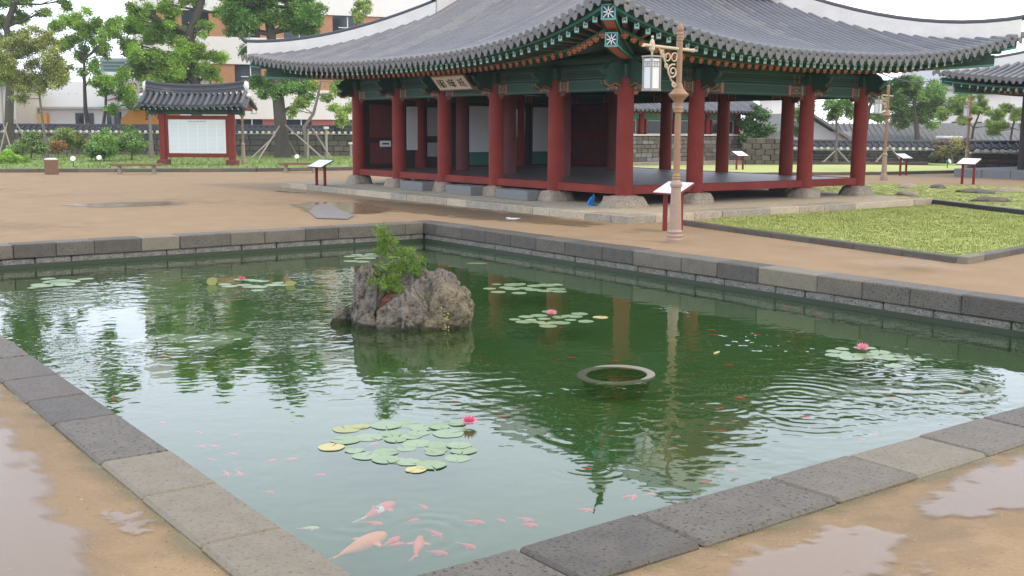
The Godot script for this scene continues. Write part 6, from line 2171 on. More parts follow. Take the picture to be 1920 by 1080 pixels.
func lamp_mesh() -> Node3D:
	var o := thing("lamp_post", "ornate bronze lamp post with a white lantern standing before the hall", "lamp post", Vector3(13.88, 0, -13.80), 0.0)
	var m := MB.new()
	m.lathe([Vector2(0, 0), Vector2(0.15, 0), Vector2(0.15, 0.07), Vector2(0.137, 0.09), Vector2(0.146, 0.13), Vector2(0.128, 0.16), Vector2(0.14, 0.2), Vector2(0.112, 0.24), Vector2(0.11, 0.3), Vector2(0.085, 0.98), Vector2(0.105, 1.0), Vector2(0.108, 1.04), Vector2(0.08, 1.09), Vector2(0.062, 1.12)], Vector3.ZERO, 24)
	part("base", m.mesh(), M.bronze_pale, o)
	m = MB.new()
	m.lathe([Vector2(0.062, 1.12), Vector2(0.076, 1.14), Vector2(0.068, 1.17), Vector2(0.076, 1.19), Vector2(0.053, 1.22), Vector2(0.05, 2.28), Vector2(0.082, 2.3), Vector2(0.08, 2.34), Vector2(0.086, 2.37), Vector2(0.07, 2.4), Vector2(0.072, 2.46), Vector2(0.095, 2.5), Vector2(0.17, 2.58), Vector2(0.178, 2.61), Vector2(0.14, 2.64), Vector2(0.085, 2.7), Vector2(0.06, 2.78), Vector2(0.05, 2.8), Vector2(0.05, 3.52), Vector2(0.062, 3.53), Vector2(0.058, 3.56), Vector2(0.064, 3.58), Vector2(0.058, 3.61), Vector2(0.064, 3.64), Vector2(0.05, 3.67), Vector2(0.062, 3.71), Vector2(0.055, 3.76), Vector2(0.03, 3.81), Vector2(0, 3.83)], Vector3.ZERO, 20)
	part("shaft", m.mesh(), M.bronze, o)
	for i in 10:
		var a := TAU * i / 10
		m = MB.new()
		m.tube([Vector3(cos(a) * 0.051, 1.26, sin(a) * 0.051), Vector3(cos(a) * 0.049, 2.24, sin(a) * 0.049)], [0.008], 5)
		part("flute", m.mesh(), M.bronze, o)
	m = MB.new()
	m.tube([Vector3(-0.86, 3.41, 0), Vector3(0.32, 3.37, 0)], [0.027], 10)
	m.lathe([Vector2(0, 0), Vector2(0.035, 0.01), Vector2(0, 0.07)], Vector3(-0.86, 3.375, 0), 8)
	m.tube([Vector3(0.30, 3.37, 0), Vector3(0.34, 3.37, 0)], [0.036], 10)
	part("arm", m.mesh(), M.gold, o)
	var spiral := func(c: Vector2, r0: float, r1: float, a0: float, turns: float) -> Array:
		var out := []
		for i in 22:
			var g := i / 21.0
			var r := lerpf(r0, r1, g)
			var a := a0 + TAU * turns * g
			out.append(Vector3(c.x + cos(a) * r, c.y + sin(a) * r, 0))
		return out
	for q in [[Vector2(-0.16, 2.99), 0.13, 0.025, 1.2, 1.7, 0.018], [Vector2(-0.125, 3.23), 0.085, 0.05, 0.0, 1.1, 0.015], [Vector2(-0.29, 3.24), 0.085, 0.04, 2.6, 1.2, 0.015], [Vector2(-0.42, 3.3), 0.05, 0.02, 0.8, 1.3, 0.013], [Vector2(-0.12, 2.77), 0.05, 0.02, 1.9, 1.4, 0.015], [Vector2(-0.32, 3.08), 0.04, 0.02, 0.4, 1.2, 0.013]]:
		m = MB.new()
		m.tube(spiral.call(q[0], q[1], q[2], q[3], q[4]), [q[5], q[5] * 0.8], 6)
		part("scroll", m.mesh(), M.gold, o)
	m = MB.new()
	m.tube([Vector3(-0.5, 3.38, 0), Vector3(-0.38, 3.2, 0), Vector3(-0.27, 3.0, 0), Vector3(-0.2, 2.85, 0), Vector3(-0.06, 2.75, 0)], [0.016, 0.014], 6)
	part("scroll", m.mesh(), M.gold, o)
	# the hanging lantern
	var lx := -0.66
	m = MB.new()
	m.lathe([Vector2(0, 3.58), Vector2(0.02, 3.57), Vector2(0.024, 3.545), Vector2(0.012, 3.52), Vector2(0.03, 3.5), Vector2(0.045, 3.45), Vector2(0.05, 3.34), Vector2(0.02, 3.3), Vector2(0.012, 3.22)], Vector3(lx, 0, 0), 10)
	part("hanger", m.mesh(), M.gold, o)
	m = MB.new()
	m.box(Vector3(lx, 3.225, 0), Vector3(0.255, 0.03, 0.255), 0.006)
	m.box(Vector3(lx, 2.665, 0), Vector3(0.24, 0.04, 0.24), 0.006)
	for a in [-1, 1]:
		for b in [-1, 1]:
			m.box(Vector3(lx + a * 0.1, 2.94, b * 0.1), Vector3(0.026, 0.54, 0.026))
	for y in [3.14, 3.06]:
		m.box(Vector3(lx, y, 0), Vector3(0.218, 0.016, 0.218))
	part("lantern_frame", m.mesh(), M.frame, o)
	for s in 4:
		m = MB.new()
		m.box(Vector3(0, 0, 0), Vector3(0.17, 0.5, 0.012))
		var pn := part("lantern_pane", m.mesh(), M.milk, o, Vector3(lx, 2.94, 0) + Vector3(sin(s * PI / 2), 0, cos(s * PI / 2)) * 0.092, s * PI / 2)
		m = MB.new()
		for i in 3:
			m.box(Vector3(-0.04 + 0.04 * i, 0.16, 0.008), Vector3(0.012, 0.07, 0.006))
		m.box(Vector3(0, 0.16, 0.008), Vector3(0.12, 0.01, 0.006))
		part("lattice", m.mesh(), M.frame, pn)
	return o

func lamps() -> void:
	var a := lamp_mesh()
	twin(a, "distant lamp post beside the sign right of the last hall column", Vector3(38.6, 0, -26.65), 0.05, "ornate lamp posts")
	twin(a, "far lamp post before the wall at the right edge", Vector3(49.0, 0.0, -29.3), 0.3, "ornate lamp posts")
	twin(a, "distant lamp post right of the notice board", Vector3(23.5, 0.05, -55.7), PI, "ornate lamp posts")
	a.set_meta("group", "ornate lamp posts")

# a sloped reading panel on two posts; local z points to the reader
func sign_board(label: String, at: Vector3, turn: float, w: float) -> void:
	var o := thing("information_sign", label, "sign", at, turn, "sloped information signs")
	for s in [-1, 1]:
		var m := MB.new()
		m.box(Vector3(s * w * 0.3, 0.4, 0), Vector3(0.075, 0.84, 0.075), 0.008)
		part("post", m.mesh(), M.red, o)
	var m := MB.new()
	m.box(Vector3.ZERO, Vector3(w, 0.035, 0.5), 0.006)
	var t := part("tray", m.mesh(), M.rust, o, Vector3(0, 0.85, 0))
	t.rotation.x = 0.44
	m = MB.new()
	m.box(Vector3(0, 0.022, 0), Vector3(w - 0.03, 0.012, 0.47), 0.004)
	part("white_panel", m.mesh(), M.sign_face, t)

func signs() -> void:
	M.sign_face = mat(0.12, lin(0.82, 0.82, 0.82))
	sign_board("sloped white information sign behind the near lamp post", Vector3(15.35, 0, -15.33), -PI / 2, 0.72)
	sign_board("sloped white information sign at the far left end of the platform", Vector3(15.88, 0, -31.55), -PI / 2, 0.95)
	sign_board("white sign seen between the hall columns before the stone walled hall", Vector3(40.2, 0, -35.75), 0.0, 0.75)
	sign_board("white sign just right of the distant lamp post", Vector3(43.5, 0, -29.05), 0.0, 0.75)
	sign_board("white sign at the right edge before the second hall", Vector3(38.55, 0, -22.95), -PI / 2, 0.78)

func bench(label: String, at: Vector3, turn: float, ln: float) -> void:
	var o := thing("bench", label, "bench", at, turn, "low wooden benches by the left bed")
	for i in 4:
		var m := MB.new()
		m.box(Vector3(0, 0.4, -0.15 + 0.1 * i), Vector3(ln, 0.09, 0.092), 0.012)
		part("seat_slat", m.mesh(), M.wood, o)
	for s in [-1, 1]:
		var m := MB.new()
		m.lathe([Vector2(0, 0), Vector2(0.11, 0), Vector2(0.1, 0.1), Vector2(0.075, 0.25), Vector2(0.09, 0.37), Vector2(0, 0.37)], Vector3(s * ln * 0.33, 0, 0), 12)
		part("leg", m.mesh(), M.pole, o)

func benches_and_bits() -> void:
	bench("low wooden bench on stub legs left of the notice board", Vector3(14.9, 0, -46.6), -0.5, 2.1)
	bench("low wooden bench partly hidden by the left information sign", Vector3(21.6, 0, -44.9), -0.5, 1.9)
	var o := thing("litter_bin", "round wooden litter bin with a silver top at the edge of the sand", "bin", Vector3(11.9, 0, -48.3))
	for i in 14:
		var a := TAU * i / 14
		var m := MB.new()
		m.box(Vector3.ZERO, Vector3(0.115, 0.6, 0.04), 0.012)
		part("stave", m.mesh(), M.wood, o, Vector3(sin(a) * 0.255, 0.31, cos(a) * 0.255), a)
	var m := MB.new()
	m.lathe([Vector2(0.235, 0.02), Vector2(0.235, 0.58)], Vector3.ZERO, 16)
	part("liner", m.mesh(), M.tile_dark, o)
	m = MB.new()
	m.lathe([Vector2(0.24, 0.58), Vector2(0.27, 0.6), Vector2(0.25, 0.66), Vector2(0.16, 0.68), Vector2(0.1, 0.67), Vector2(0.1, 0.6)], Vector3.ZERO, 16)
	part("ashtray_top", m.mesh(), M.silver, o)
	var spots := [[Vector3(14.3, 0.08, -54.0), 0.3, "white garden spotlight just right of the litter bin"], [Vector3(15.9, 0.08, -55.3), 0.1, "white garden spotlight before the round shrub"], [Vector3(25.3, 0.08, -52.9), 0.0, "white garden spotlight behind the second bench"], [Vector3(51.6, 0.05, -31.9), 0.6, "white garden spotlight before the nearer right wall"]]
	for s in spots:
		var t := thing("spotlight", s[2], "spotlight", s[0], SITE_TURN + s[1], "white garden spotlights")
		m = MB.new()
		m.tube([Vector3(0, 0, 0), Vector3(0, 0.3, 0)], [0.025], 6)
		part("stake", m.mesh(), M.panel_green, t)
		m = MB.new()
		m.lathe([Vector2(0, 0), Vector2(0.08, 0.01), Vector2(0.13, 0.08), Vector2(0.16, 0.24), Vector2(0.165, 0.26)], Vector3.ZERO, 14)
		var hd := part("shade", m.mesh(), M.panel_green, t, Vector3(0, 0.34, -0.05))
		hd.scale = Vector3.ONE * 0.75
		hd.rotation.x = 1.2
		m = MB.new()
		m.lathe([Vector2(0, 0.275), Vector2(0.1, 0.272), Vector2(0.17, 0.255)], Vector3.ZERO, 14)
		part("lens", m.mesh(), M.white, hd)
	for q in [[site(-11.6, 68.5), 1.9, "slim white post behind the poles left of the hall"], [site(-10.6, 72.0), 0.9, "short white post at the wall left of the hall"]]:
		var t := thing("white_post", q[2], "post", q[0])
		m = MB.new()
		m.lathe([Vector2(0.08, 0), Vector2(0.07, q[1])], Vector3.ZERO, 10)
		part("shaft", m.mesh(), M.frame, t)
		m = MB.new()
		m.lathe([Vector2(0.07, q[1]), Vector2(0.17, q[1] + 0.02), Vector2(0.17, q[1] + 0.14), Vector2(0, q[1] + 0.16)], Vector3.ZERO, 10)
		part("cap", m.mesh(), M.milk, t)

func rock_island() -> void:
	var o := thing("rock_island", "craggy grey boulder heap rising from the pond with small plants", "rock", Vector3(6.62, -0.3, -10.95), SITE_TURN)
	o.scale = Vector3(0.93, 0.97, 0.95)
	# x right, z to the viewer; centre, half sizes, tilt
	var k := 0
	for q in [[-0.55, 0.14, 0.02, 0.21, 0.58, 0.26, 0.16, "rock"], [-0.36, 0.28, -0.2, 0.26, 0.4, 0.28, 0.1, "rock"], [-0.1, 0.1, 0.24, 0.31, 0.33, 0.26, -0.25, "rock"], [0.04, 0.34, -0.14, 0.36, 0.34, 0.34, 0.2, "rock"], [0.2, 0.16, 0.16, 0.2, 0.46, 0.24, -0.55, "rock"], [0.5, 0.1, 0.14, 0.33, 0.4, 0.34, 0.25, "rock_tan"], [0.33, -0.02, 0.32, 0.22, 0.2, 0.18, 0.2, "rock_tan"], [0.06, -0.05, 0.4, 0.13, 0.24, 0.12, -0.3, "rock"], [0.4, 0.36, -0.08, 0.3, 0.28, 0.26, -0.45, "rock"], [0.64, 0.28, -0.05, 0.17, 0.26, 0.22, -0.5, "rock"], [-0.86, -0.05, -0.1, 0.18, 0.24, 0.2, 0.1, "rock"], [-0.42, -0.06, 0.3, 0.2, 0.22, 0.14, 0.15, "rock"], [-0.18, -0.1, 0.4, 0.22, 0.16, 0.12, 0.0, "rock"]]:
		k += 1
		var f := noise(500 + k, 1.1, 5, FastNoiseLite.TYPE_SIMPLEX)
		var rg := noise(540 + k, 2.6, 4)
		rg.fractal_type = FastNoiseLite.FRACTAL_RIDGED
		var h := Vector3(q[3], q[4], q[5])
		var cuts := []
		var rs := RandomNumberGenerator.new()
		rs.seed = 80 + k
		for i in 13:
			cuts.append([Vector3(rs.randfn(), rs.randfn() * 0.7, rs.randfn()).normalized(), rs.randf_range(0.66, 0.95)])
		var m := MB.new()
		m.lump(Vector3.ZERO, func(d: Vector3) -> Vector3:
			var r := 1.08
			for c in cuts:
				var w: float = d.dot(c[0])
				if w > 0.05:
					r = minf(r, c[1] / w)
			r *= 1.0 + 0.13 * f.get_noise_3dv(d * 1.2) - 0.2 * maxf(0.0, rg.get_noise_3dv(Vector3(d.x, d.y * 0.45, d.z) * 0.5) - 0.25)
			return d * h * r, 64, 44)
		m.use_col = true
		for i in m.v.size():
			var wy: float = -0.3 + q[1] + m.v[i].y
			var cr := clampf((rg.get_noise_3dv(Vector3(m.v[i].x, m.v[i].y * 0.5, m.v[i].z) * 2.6) - 0.55) * 5.0, 0.0, 1.0)
			var c := Color.WHITE.lerp(Color(0.3, 0.27, 0.24), cr)
			var moss := clampf((f.get_noise_3dv(m.v[i] * 6.0 + Vector3(9, 0, 0)) - 0.12) * 3.0, 0.0, 1.0) * clampf((0.05 - wy) * 4.0, 0.0, 1.0)
			c = c.lerp(Color(0.62, 0.68, 0.3), moss * 0.7)
			if wy < -0.235:
				c = c.lerp(Color(0.2, 0.24, 0.13), clampf((-0.235 - wy) * 40.0, 0.0, 1.0))
			m.c[i] = c
		var b := part("boulder", m.mesh(), M[q[7]], o, Vector3(q[0], q[1], q[2]))
		b.rotation = Vector3(0.12 * sin(k), 0.3 * sin(k * 2.3), -q[6] * 0.9)
	# the dwarf pine on top
	var p := thing("dwarf_pine", "small green pine growing from the top of the rock island", "pine", Vector3(6.5, 0.12, -11.05), SITE_TURN)
	var wood := MB.new()
	wood.tube([Vector3(0.16, -0.15, 0.1), Vector3(0.22, 0.02, 0.06), Vector3(0.2, 0.16, 0.02), Vector3(0.08, 0.24, 0.0), Vector3(0.1, 0.36, -0.02), Vector3(-0.02, 0.5, -0.03), Vector3(-0.12, 0.72, -0.02)], [0.026, 0.024, 0.022, 0.02, 0.016, 0.012, 0.006], 7)
	wood.tube([Vector3(0.16, -0.02, 0.1), Vector3(0.02, 0.0, 0.16), Vector3(-0.2, 0.06, 0.14)], [0.018, 0.014, 0.008], 6)
	wood.tube([Vector3(0.2, 0.16, 0.02), Vector3(0.3, 0.32, 0.04), Vector3(0.22, 0.42, 0.05)], [0.016, 0.012, 0.006], 6)
	wood.tube([Vector3(0.1, 0.36, 0.0), Vector3(-0.08, 0.3, 0.1), Vector3(-0.22, 0.28, 0.12)], [0.014, 0.01, 0.005], 6)
	part("trunk", wood.mesh(), M.bark_pale, p)
	var rs := RandomNumberGenerator.new()
	rs.seed = 99
	for t in [[-0.14, 0.68, 0.0, 0.11], [-0.06, 0.56, 0.0, 0.1], [-0.16, 0.46, 0.02, 0.1], [0.04, 0.42, 0.03, 0.12], [0.16, 0.4, 0.04, 0.12], [0.28, 0.32, 0.04, 0.12], [0.24, 0.22, 0.05, 0.08], [0.08, 0.26, 0.1, 0.1], [-0.08, 0.27, 0.12, 0.12], [-0.22, 0.12, 0.14, 0.12], [-0.1, 0.06, 0.2, 0.12], [0.04, 0.04, 0.2, 0.11], [-0.28, 0.2, 0.05, 0.08], [0.0, 0.14, 0.18, 0.08], [-0.12, 0.6, 0.06, 0.08]]:
		var tuft := MB.new()
		tuft.use_col = true
		var c := Vector3(t[0], t[1], t[2])
		var r: float = t[3]
		for i in 62:
			var d := Vector3(rs.randfn(), rs.randfn() * 0.7, rs.randfn()).normalized() * pow(rs.randf(), 0.5) * r * 1.05
			var v := rs.randf_range(0.55, 1.35)
			tuft.col = Color(0.2 * v, 0.32 * v, 0.05 * v)
			for j in 7:
				var n := (Vector3(rs.randfn(), rs.randfn() + 0.5, rs.randfn())).normalized()
				var s := n.cross(Vector3(rs.randfn(), rs.randfn(), rs.randfn())).normalized() * 0.0042
				tuft.tri(c + d - s, c + d + s, c + d + n * rs.randf_range(0.035, 0.06), s.cross(n) * (1.0 if s.cross(n).y > 0 else -1.0))
		part("needle_tuft", tuft.mesh(), M.leaf, p)
	# little plants in the crevices
	M.weed_leaf = mat(0.7, lin(0.09, 0.16, 0.03))
	var fern := thing("rock_fern", "small green ferns in the reddish hollow of the rock island", "fern", o.transform * Vector3(-0.16, 0.30, 0.16), SITE_TURN)
	for i in 14:
		var m := MB.new()
		var a := rs.randf() * TAU
		var d := Vector3(cos(a), rs.randf_range(0.2, 0.9), sin(a) * 0.6 + 0.4).normalized() * rs.randf_range(0.07, 0.13)
		var s := d.cross(Vector3.UP).normalized() * 0.016
		m.tri(Vector3.ZERO, d * 0.6 + s, d, Vector3(0, 1, 0.3))
		m.tri(Vector3.ZERO, d * 0.6 - s, d, Vector3(0, 1, 0.3))
		part("frond", m.mesh(), M.weed_leaf, fern, Vector3(rs.randf_range(-0.1, 0.1), rs.randf_range(-0.03, 0.03), 0))
	var moss := MB.new()
	var fm := noise(7, 2.0, 3)
	moss.lump(Vector3.ZERO, func(d: Vector3) -> Vector3: return d * Vector3(0.16, 0.15, 0.08) * (1.0 + 0.4 * fm.get_noise_3dv(d)), 14, 10)
	part("red_earth", moss.mesh(), mat(0.95, lin(0.22, 0.075, 0.05)), o, Vector3(-0.2, 0.24, 0.12))
	for q in [[0.72, 0.26, 0.05, "withered pale creeper on the right shoulder of the rock island", 0.26, 0.22, 0.09], [0.5, 0.14, 0.42, "dry yellow moss tuft on the front of the rock island", 0.3, 0.26, 0.08], [0.28, 0.32, 0.2, "dark green herb in a crack of the rock island", 0.05, 0.1, 0.02]]:
		var cr := thing("creeper", q[3], "creeper", o.transform * Vector3(q[0], q[1], q[2]), SITE_TURN)
		var mt := mat(0.8, lin(q[4], q[5], q[6]))
		for i in 26:
			var m := MB.new()
			var d := Vector3(rs.randfn(), rs.randfn(), rs.randfn()).normalized() * rs.randf_range(0.02, 0.045)
			var s := d.cross(Vector3(0.3, 1, 0.2)).normalized() * 0.012
			m.tri(-s, s, d, Vector3(0, 0.3, 1))
			part("leaf", m.mesh(), mt, cr, Vector3(rs.randf_range(-0.05, 0.05), rs.randf_range(-0.13, 0.13), rs.randf_range(-0.03, 0.05)))

func pad_mesh(seed_: int) -> ArrayMesh:
	var m := MB.new()
	var rs := RandomNumberGenerator.new()
	rs.seed = seed_
	var n := 20
	var curl := rs.randf_range(0.0, 0.05)
	var ct := m.vert(Vector3(0, 0.004, 0), Vector3.UP)
	var a1 := []
	var a2 := []
	for i in n + 1:
		var a := 0.06 + (TAU - 0.12) * i / n
		var r := 1.0 + 0.03 * sin(a * 5.0 + seed_)
		var e := curl * (0.5 + 0.5 * sin(a * 2.0 + seed_)) * 1.0
		a1.append(m.vert(Vector3(cos(a) * 0.8 * r, 0.006, sin(a) * 0.8 * r), Vector3.UP))
		a2.append(m.vert(Vector3(cos(a) * r, 0.012 + e, sin(a) * r), Vector3(-cos(a) * 0.25, 1, -sin(a) * 0.25)))
	for i in n:
		m.face(ct, a1[i], a1[i + 1])
		m.face(a1[i], a2[i], a2[i + 1])
		m.face(a1[i], a2[i + 1], a1[i + 1])
	return m.mesh()

func water_lily(label: String, o: Vector3, list: Array, seed_: int, lift := 0.0) -> Node3D:
	var t := thing("water_lily", label, "water lily", o)
	var rs := RandomNumberGenerator.new()
	rs.seed = seed_
	var k := 0
	for q in list:
		k += 1
		var mt: Material = M.pad[2] if q[3] == 1 else M.pad[3] if q[3] == 2 else M.pad[rs.randi() % 2]
		var p := part("lily_pad", M.pads[rs.randi() % 6], mt, t, Vector3(q[0] - o.x, 0.0006 + 0.0014 * (k % 4) + lift, q[1] - o.z), rs.randf() * TAU)
		p.scale = Vector3(q[2] * 1.2, 0.16 if k % 6 == 0 else 0.04, q[2] * 1.2)
		p.rotation.x = rs.randf_range(-0.012, 0.012)
	return t

func flower(t: Node3D, at: Vector3, r: float, pale: bool) -> void:
	var f := Node3D.new()
	f.name = "flower"
	f.position = at - t.position
	t.add_child(f, true)
	for ringn in 4:
		var n: int = [11, 10, 8, 6][ringn]
		for i in n:
			var a := TAU * (i + 0.5 * (ringn % 2)) / n
			var el: float = [0.2, 0.6, 0.95, 1.25][ringn]
			var ln: float = r * [1.05, 1.0, 0.9, 0.7][ringn]
			var m := MB.new()
			var d := Vector3(cos(a) * cos(el), sin(el), sin(a) * cos(el))
			var s := Vector3(-sin(a), 0, cos(a))
			var up := s.cross(d).normalized()
			if up.dot(Vector3(-cos(a), 1, -sin(a))) < 0:
				up = -up
			var w := r * 0.2
			var b := d * ln * 0.1
			var mid := d * ln * 0.55 - up * ln * 0.1
			var tip := d * ln + up * ln * 0.05
			m.tri(b, mid + s * w, mid, up)
			m.tri(b, mid - s * w, mid, up)
			m.tri(mid + s * w, tip, mid, up)
			m.tri(mid - s * w, tip, mid, up)
			part("petal", m.mesh(), M.petal_pale if (pale and ringn < 3) or ringn == 0 else M.petal, f)
	var c := MB.new()
	c.lump(Vector3(0, r * 0.3, 0), func(d: Vector3) -> Vector3: return d * r * 0.22, 10, 6)
	part("stamens", c.mesh(), M.stamen, f)

func lilies() -> void:
	M.pads = []
	for i in 6:
		M.pads.append(pad_mesh(i + 3))
	var t: Node3D
	t = water_lily("largest lily patch, near the front, with a deep pink open flower", Vector3(4.05, -0.3, -6.75), [[3.85,-7.30,0.09,1], [3.98,-7.30,0.06,1], [4.15,-7.21,0.10,0], [4.28,-7.16,0.09,0], [4.34,-7.00,0.08,0], [4.46,-6.93,0.07,0], [4.63,-6.93,0.06,0], [4.57,-6.78,0.04,0], [3.88,-7.00,0.09,0], [4.06,-6.98,0.07,0], [4.01,-6.83,0.07,0], [4.15,-6.84,0.07,0], [4.24,-6.88,0.07,0], [4.42,-6.74,0.10,0], [3.70,-7.03,0.09,0], [4.09,-6.66,0.09,0], [4.19,-6.53,0.07,0], [4.31,-6.43,0.08,0], [4.26,-6.30,0.08,0], [3.96,-6.59,0.06,0], [4.12,-6.44,0.07,0], [4.07,-6.38,0.06,0], [3.53,-6.93,0.08,2], [3.63,-6.76,0.06,0], [3.79,-6.60,0.08,0], [3.63,-6.60,0.08,0], [3.70,-6.44,0.08,0], [3.76,-6.37,0.06,0], [3.80,-6.30,0.07,0], [3.89,-6.15,0.09,0], [3.75,-6.12,0.06,2], [4.13,-6.18,0.08,0]], 1)
	flower(t, Vector3(4.66, -0.27, -6.81), 0.075, false)
	t = water_lily("lily patch without flowers, farthest right behind the rock island", Vector3(9.6, -0.3, -12.45), [[9.07,-12.73,0.08,0], [9.41,-13.03,0.06,0], [8.97,-12.38,0.09,0], [9.34,-12.69,0.09,0], [9.60,-12.85,0.13,0], [9.70,-12.82,0.07,0], [9.32,-12.51,0.10,0], [9.17,-12.15,0.09,0], [9.52,-12.28,0.10,0], [9.78,-12.58,0.10,0], [9.96,-12.52,0.13,0], [10.10,-12.46,0.08,0], [9.59,-12.10,0.09,0], [9.81,-12.17,0.09,0], [9.71,-11.92,0.09,0], [9.90,-12.11,0.06,0], [9.52,-12.47,0.09,0]], 2)
	t = water_lily("lily patch with a pink flower between the rock island and the sunken ring", Vector3(8.2, -0.3, -10.2), [[7.83,-10.46,0.06,0], [7.82,-10.26,0.09,0], [8.05,-10.52,0.08,0], [8.25,-10.52,0.09,0], [8.53,-10.67,0.08,0], [7.95,-10.30,0.06,1], [8.14,-10.28,0.07,0], [7.96,-10.16,0.07,0], [7.88,-9.87,0.09,0], [8.06,-10.00,0.07,0], [8.14,-9.94,0.09,0], [8.37,-10.26,0.08,0], [8.52,-10.27,0.08,0], [8.56,-10.19,0.08,0], [8.73,-10.31,0.09,0], [8.37,-10.05,0.06,0], [8.45,-9.86,0.08,0], [8.77,-9.96,0.08,2], [7.94,-10.02,0.06,1]], 3)
	flower(t, Vector3(8.31, -0.26, -10.34), 0.075, true)
	t = water_lily("lily patch with a pale pink flower near the right side of the pond", Vector3(9.55, -0.3, -6.65), [[9.42,-6.99,0.07,0], [9.60,-7.02,0.06,0], [9.25,-6.86,0.08,0], [9.47,-6.90,0.05,0], [9.40,-6.80,0.07,0], [9.27,-6.66,0.10,0], [9.48,-6.70,0.08,0], [9.46,-6.62,0.06,0], [9.79,-6.98,0.03,0], [9.88,-6.87,0.05,0], [9.61,-6.66,0.06,0], [9.78,-6.68,0.09,0], [9.55,-6.51,0.08,0], [9.68,-6.51,0.07,0], [9.55,-6.41,0.06,0], [9.69,-6.36,0.08,0], [9.65,-6.25,0.04,0], [9.74,-6.42,0.05,0], [9.79,-6.22,0.05,0], [9.32,-6.20,0.08,0]], 4)
	flower(t, Vector3(9.63, -0.265, -6.79), 0.085, true)
	t = water_lily("small lily patch without flowers at the far left of the pond", Vector3(4.2, -0.3, -16.9), [[3.72,-16.51,0.06,0], [3.87,-16.81,0.09,0], [3.88,-16.62,0.13,0], [4.15,-17.40,0.09,0], [4.12,-17.02,0.12,0], [4.24,-17.05,0.12,0], [4.18,-16.57,0.12,0], [4.36,-16.92,0.11,0], [4.14,-16.77,0.10,0], [4.38,-16.84,0.08,0], [4.57,-17.02,0.08,0], [4.62,-17.03,0.08,0]], 5)
	t = water_lily("lily patch with a small pink flower before the far left wall", Vector3(6.5, -0.3, -15.1), [[6.11,-15.31,0.08,0], [6.08,-15.06,0.10,0], [6.48,-15.63,0.08,0], [6.59,-15.55,0.08,0], [6.64,-15.40,0.09,0], [6.68,-15.26,0.08,0], [6.30,-15.07,0.10,0], [6.35,-14.87,0.12,0], [6.42,-14.76,0.09,0], [6.25,-14.45,0.08,0], [6.65,-14.82,0.10,0], [6.80,-14.99,0.08,0], [6.80,-14.72,0.08,0], [6.97,-14.87,0.07,0]], 6)
	flower(t, Vector3(6.41, -0.26, -15.38), 0.07, false)
	t = water_lily("lily patch lying behind the rock island near the back corner", Vector3(9.5, -0.3, -17.2), [[9.33,-17.42,0.10,0], [9.55,-17.58,0.09,0], [9.54,-17.32,0.11,0], [9.81,-17.54,0.10,0], [9.45,-17.00,0.12,0], [9.29,-16.99,0.09,0], [8.98,-16.75,0.11,0], [9.12,-16.61,0.12,0], [9.70,-17.22,0.08,0], [9.91,-16.87,0.10,0], [9.95,-16.74,0.07,0], [10.04,-16.73,0.06,0]], 7)
	t = water_lily("drowned pale lily leaves lying under the water left of the rock island", Vector3(4.3, -0.32, -11.4), [[3.82,-11.85,0.15,0], [4.09,-11.92,0.15,0], [4.21,-11.71,0.17,0], [4.41,-11.69,0.15,0], [4.66,-11.65,0.17,0], [4.73,-11.47,0.12,0], [3.88,-11.16,0.11,0], [4.22,-11.21,0.14,0], [4.68,-10.82,0.10,0], [4.42,-11.31,0.15,0], [3.66,-11.25,0.07,0]], 9, -0.012)
	# a young leaf and a bud stand up out of the far left patch
	for q in [[5.93, -15.35, 0.08, "upright_leaf"], [6.85, -14.65, 0.05, "upright_leaf"]]:
		var m := MB.new()
		m.slab(PackedVector2Array([Vector2(-0.04, 0), Vector2(0.05, 0.0), Vector2(0.09, q[2]), Vector2(0.02, q[2] * 1.5), Vector2(-0.06, q[2] * 1.2), Vector2(-0.08, q[2] * 0.5)]), 0, 0.006)
		part(q[3], m.mesh(), M.pad[2], get_node("water_lily_005"), Vector3(q[0], -0.3, q[1]) - get_node("water_lily_005").position, -0.6)

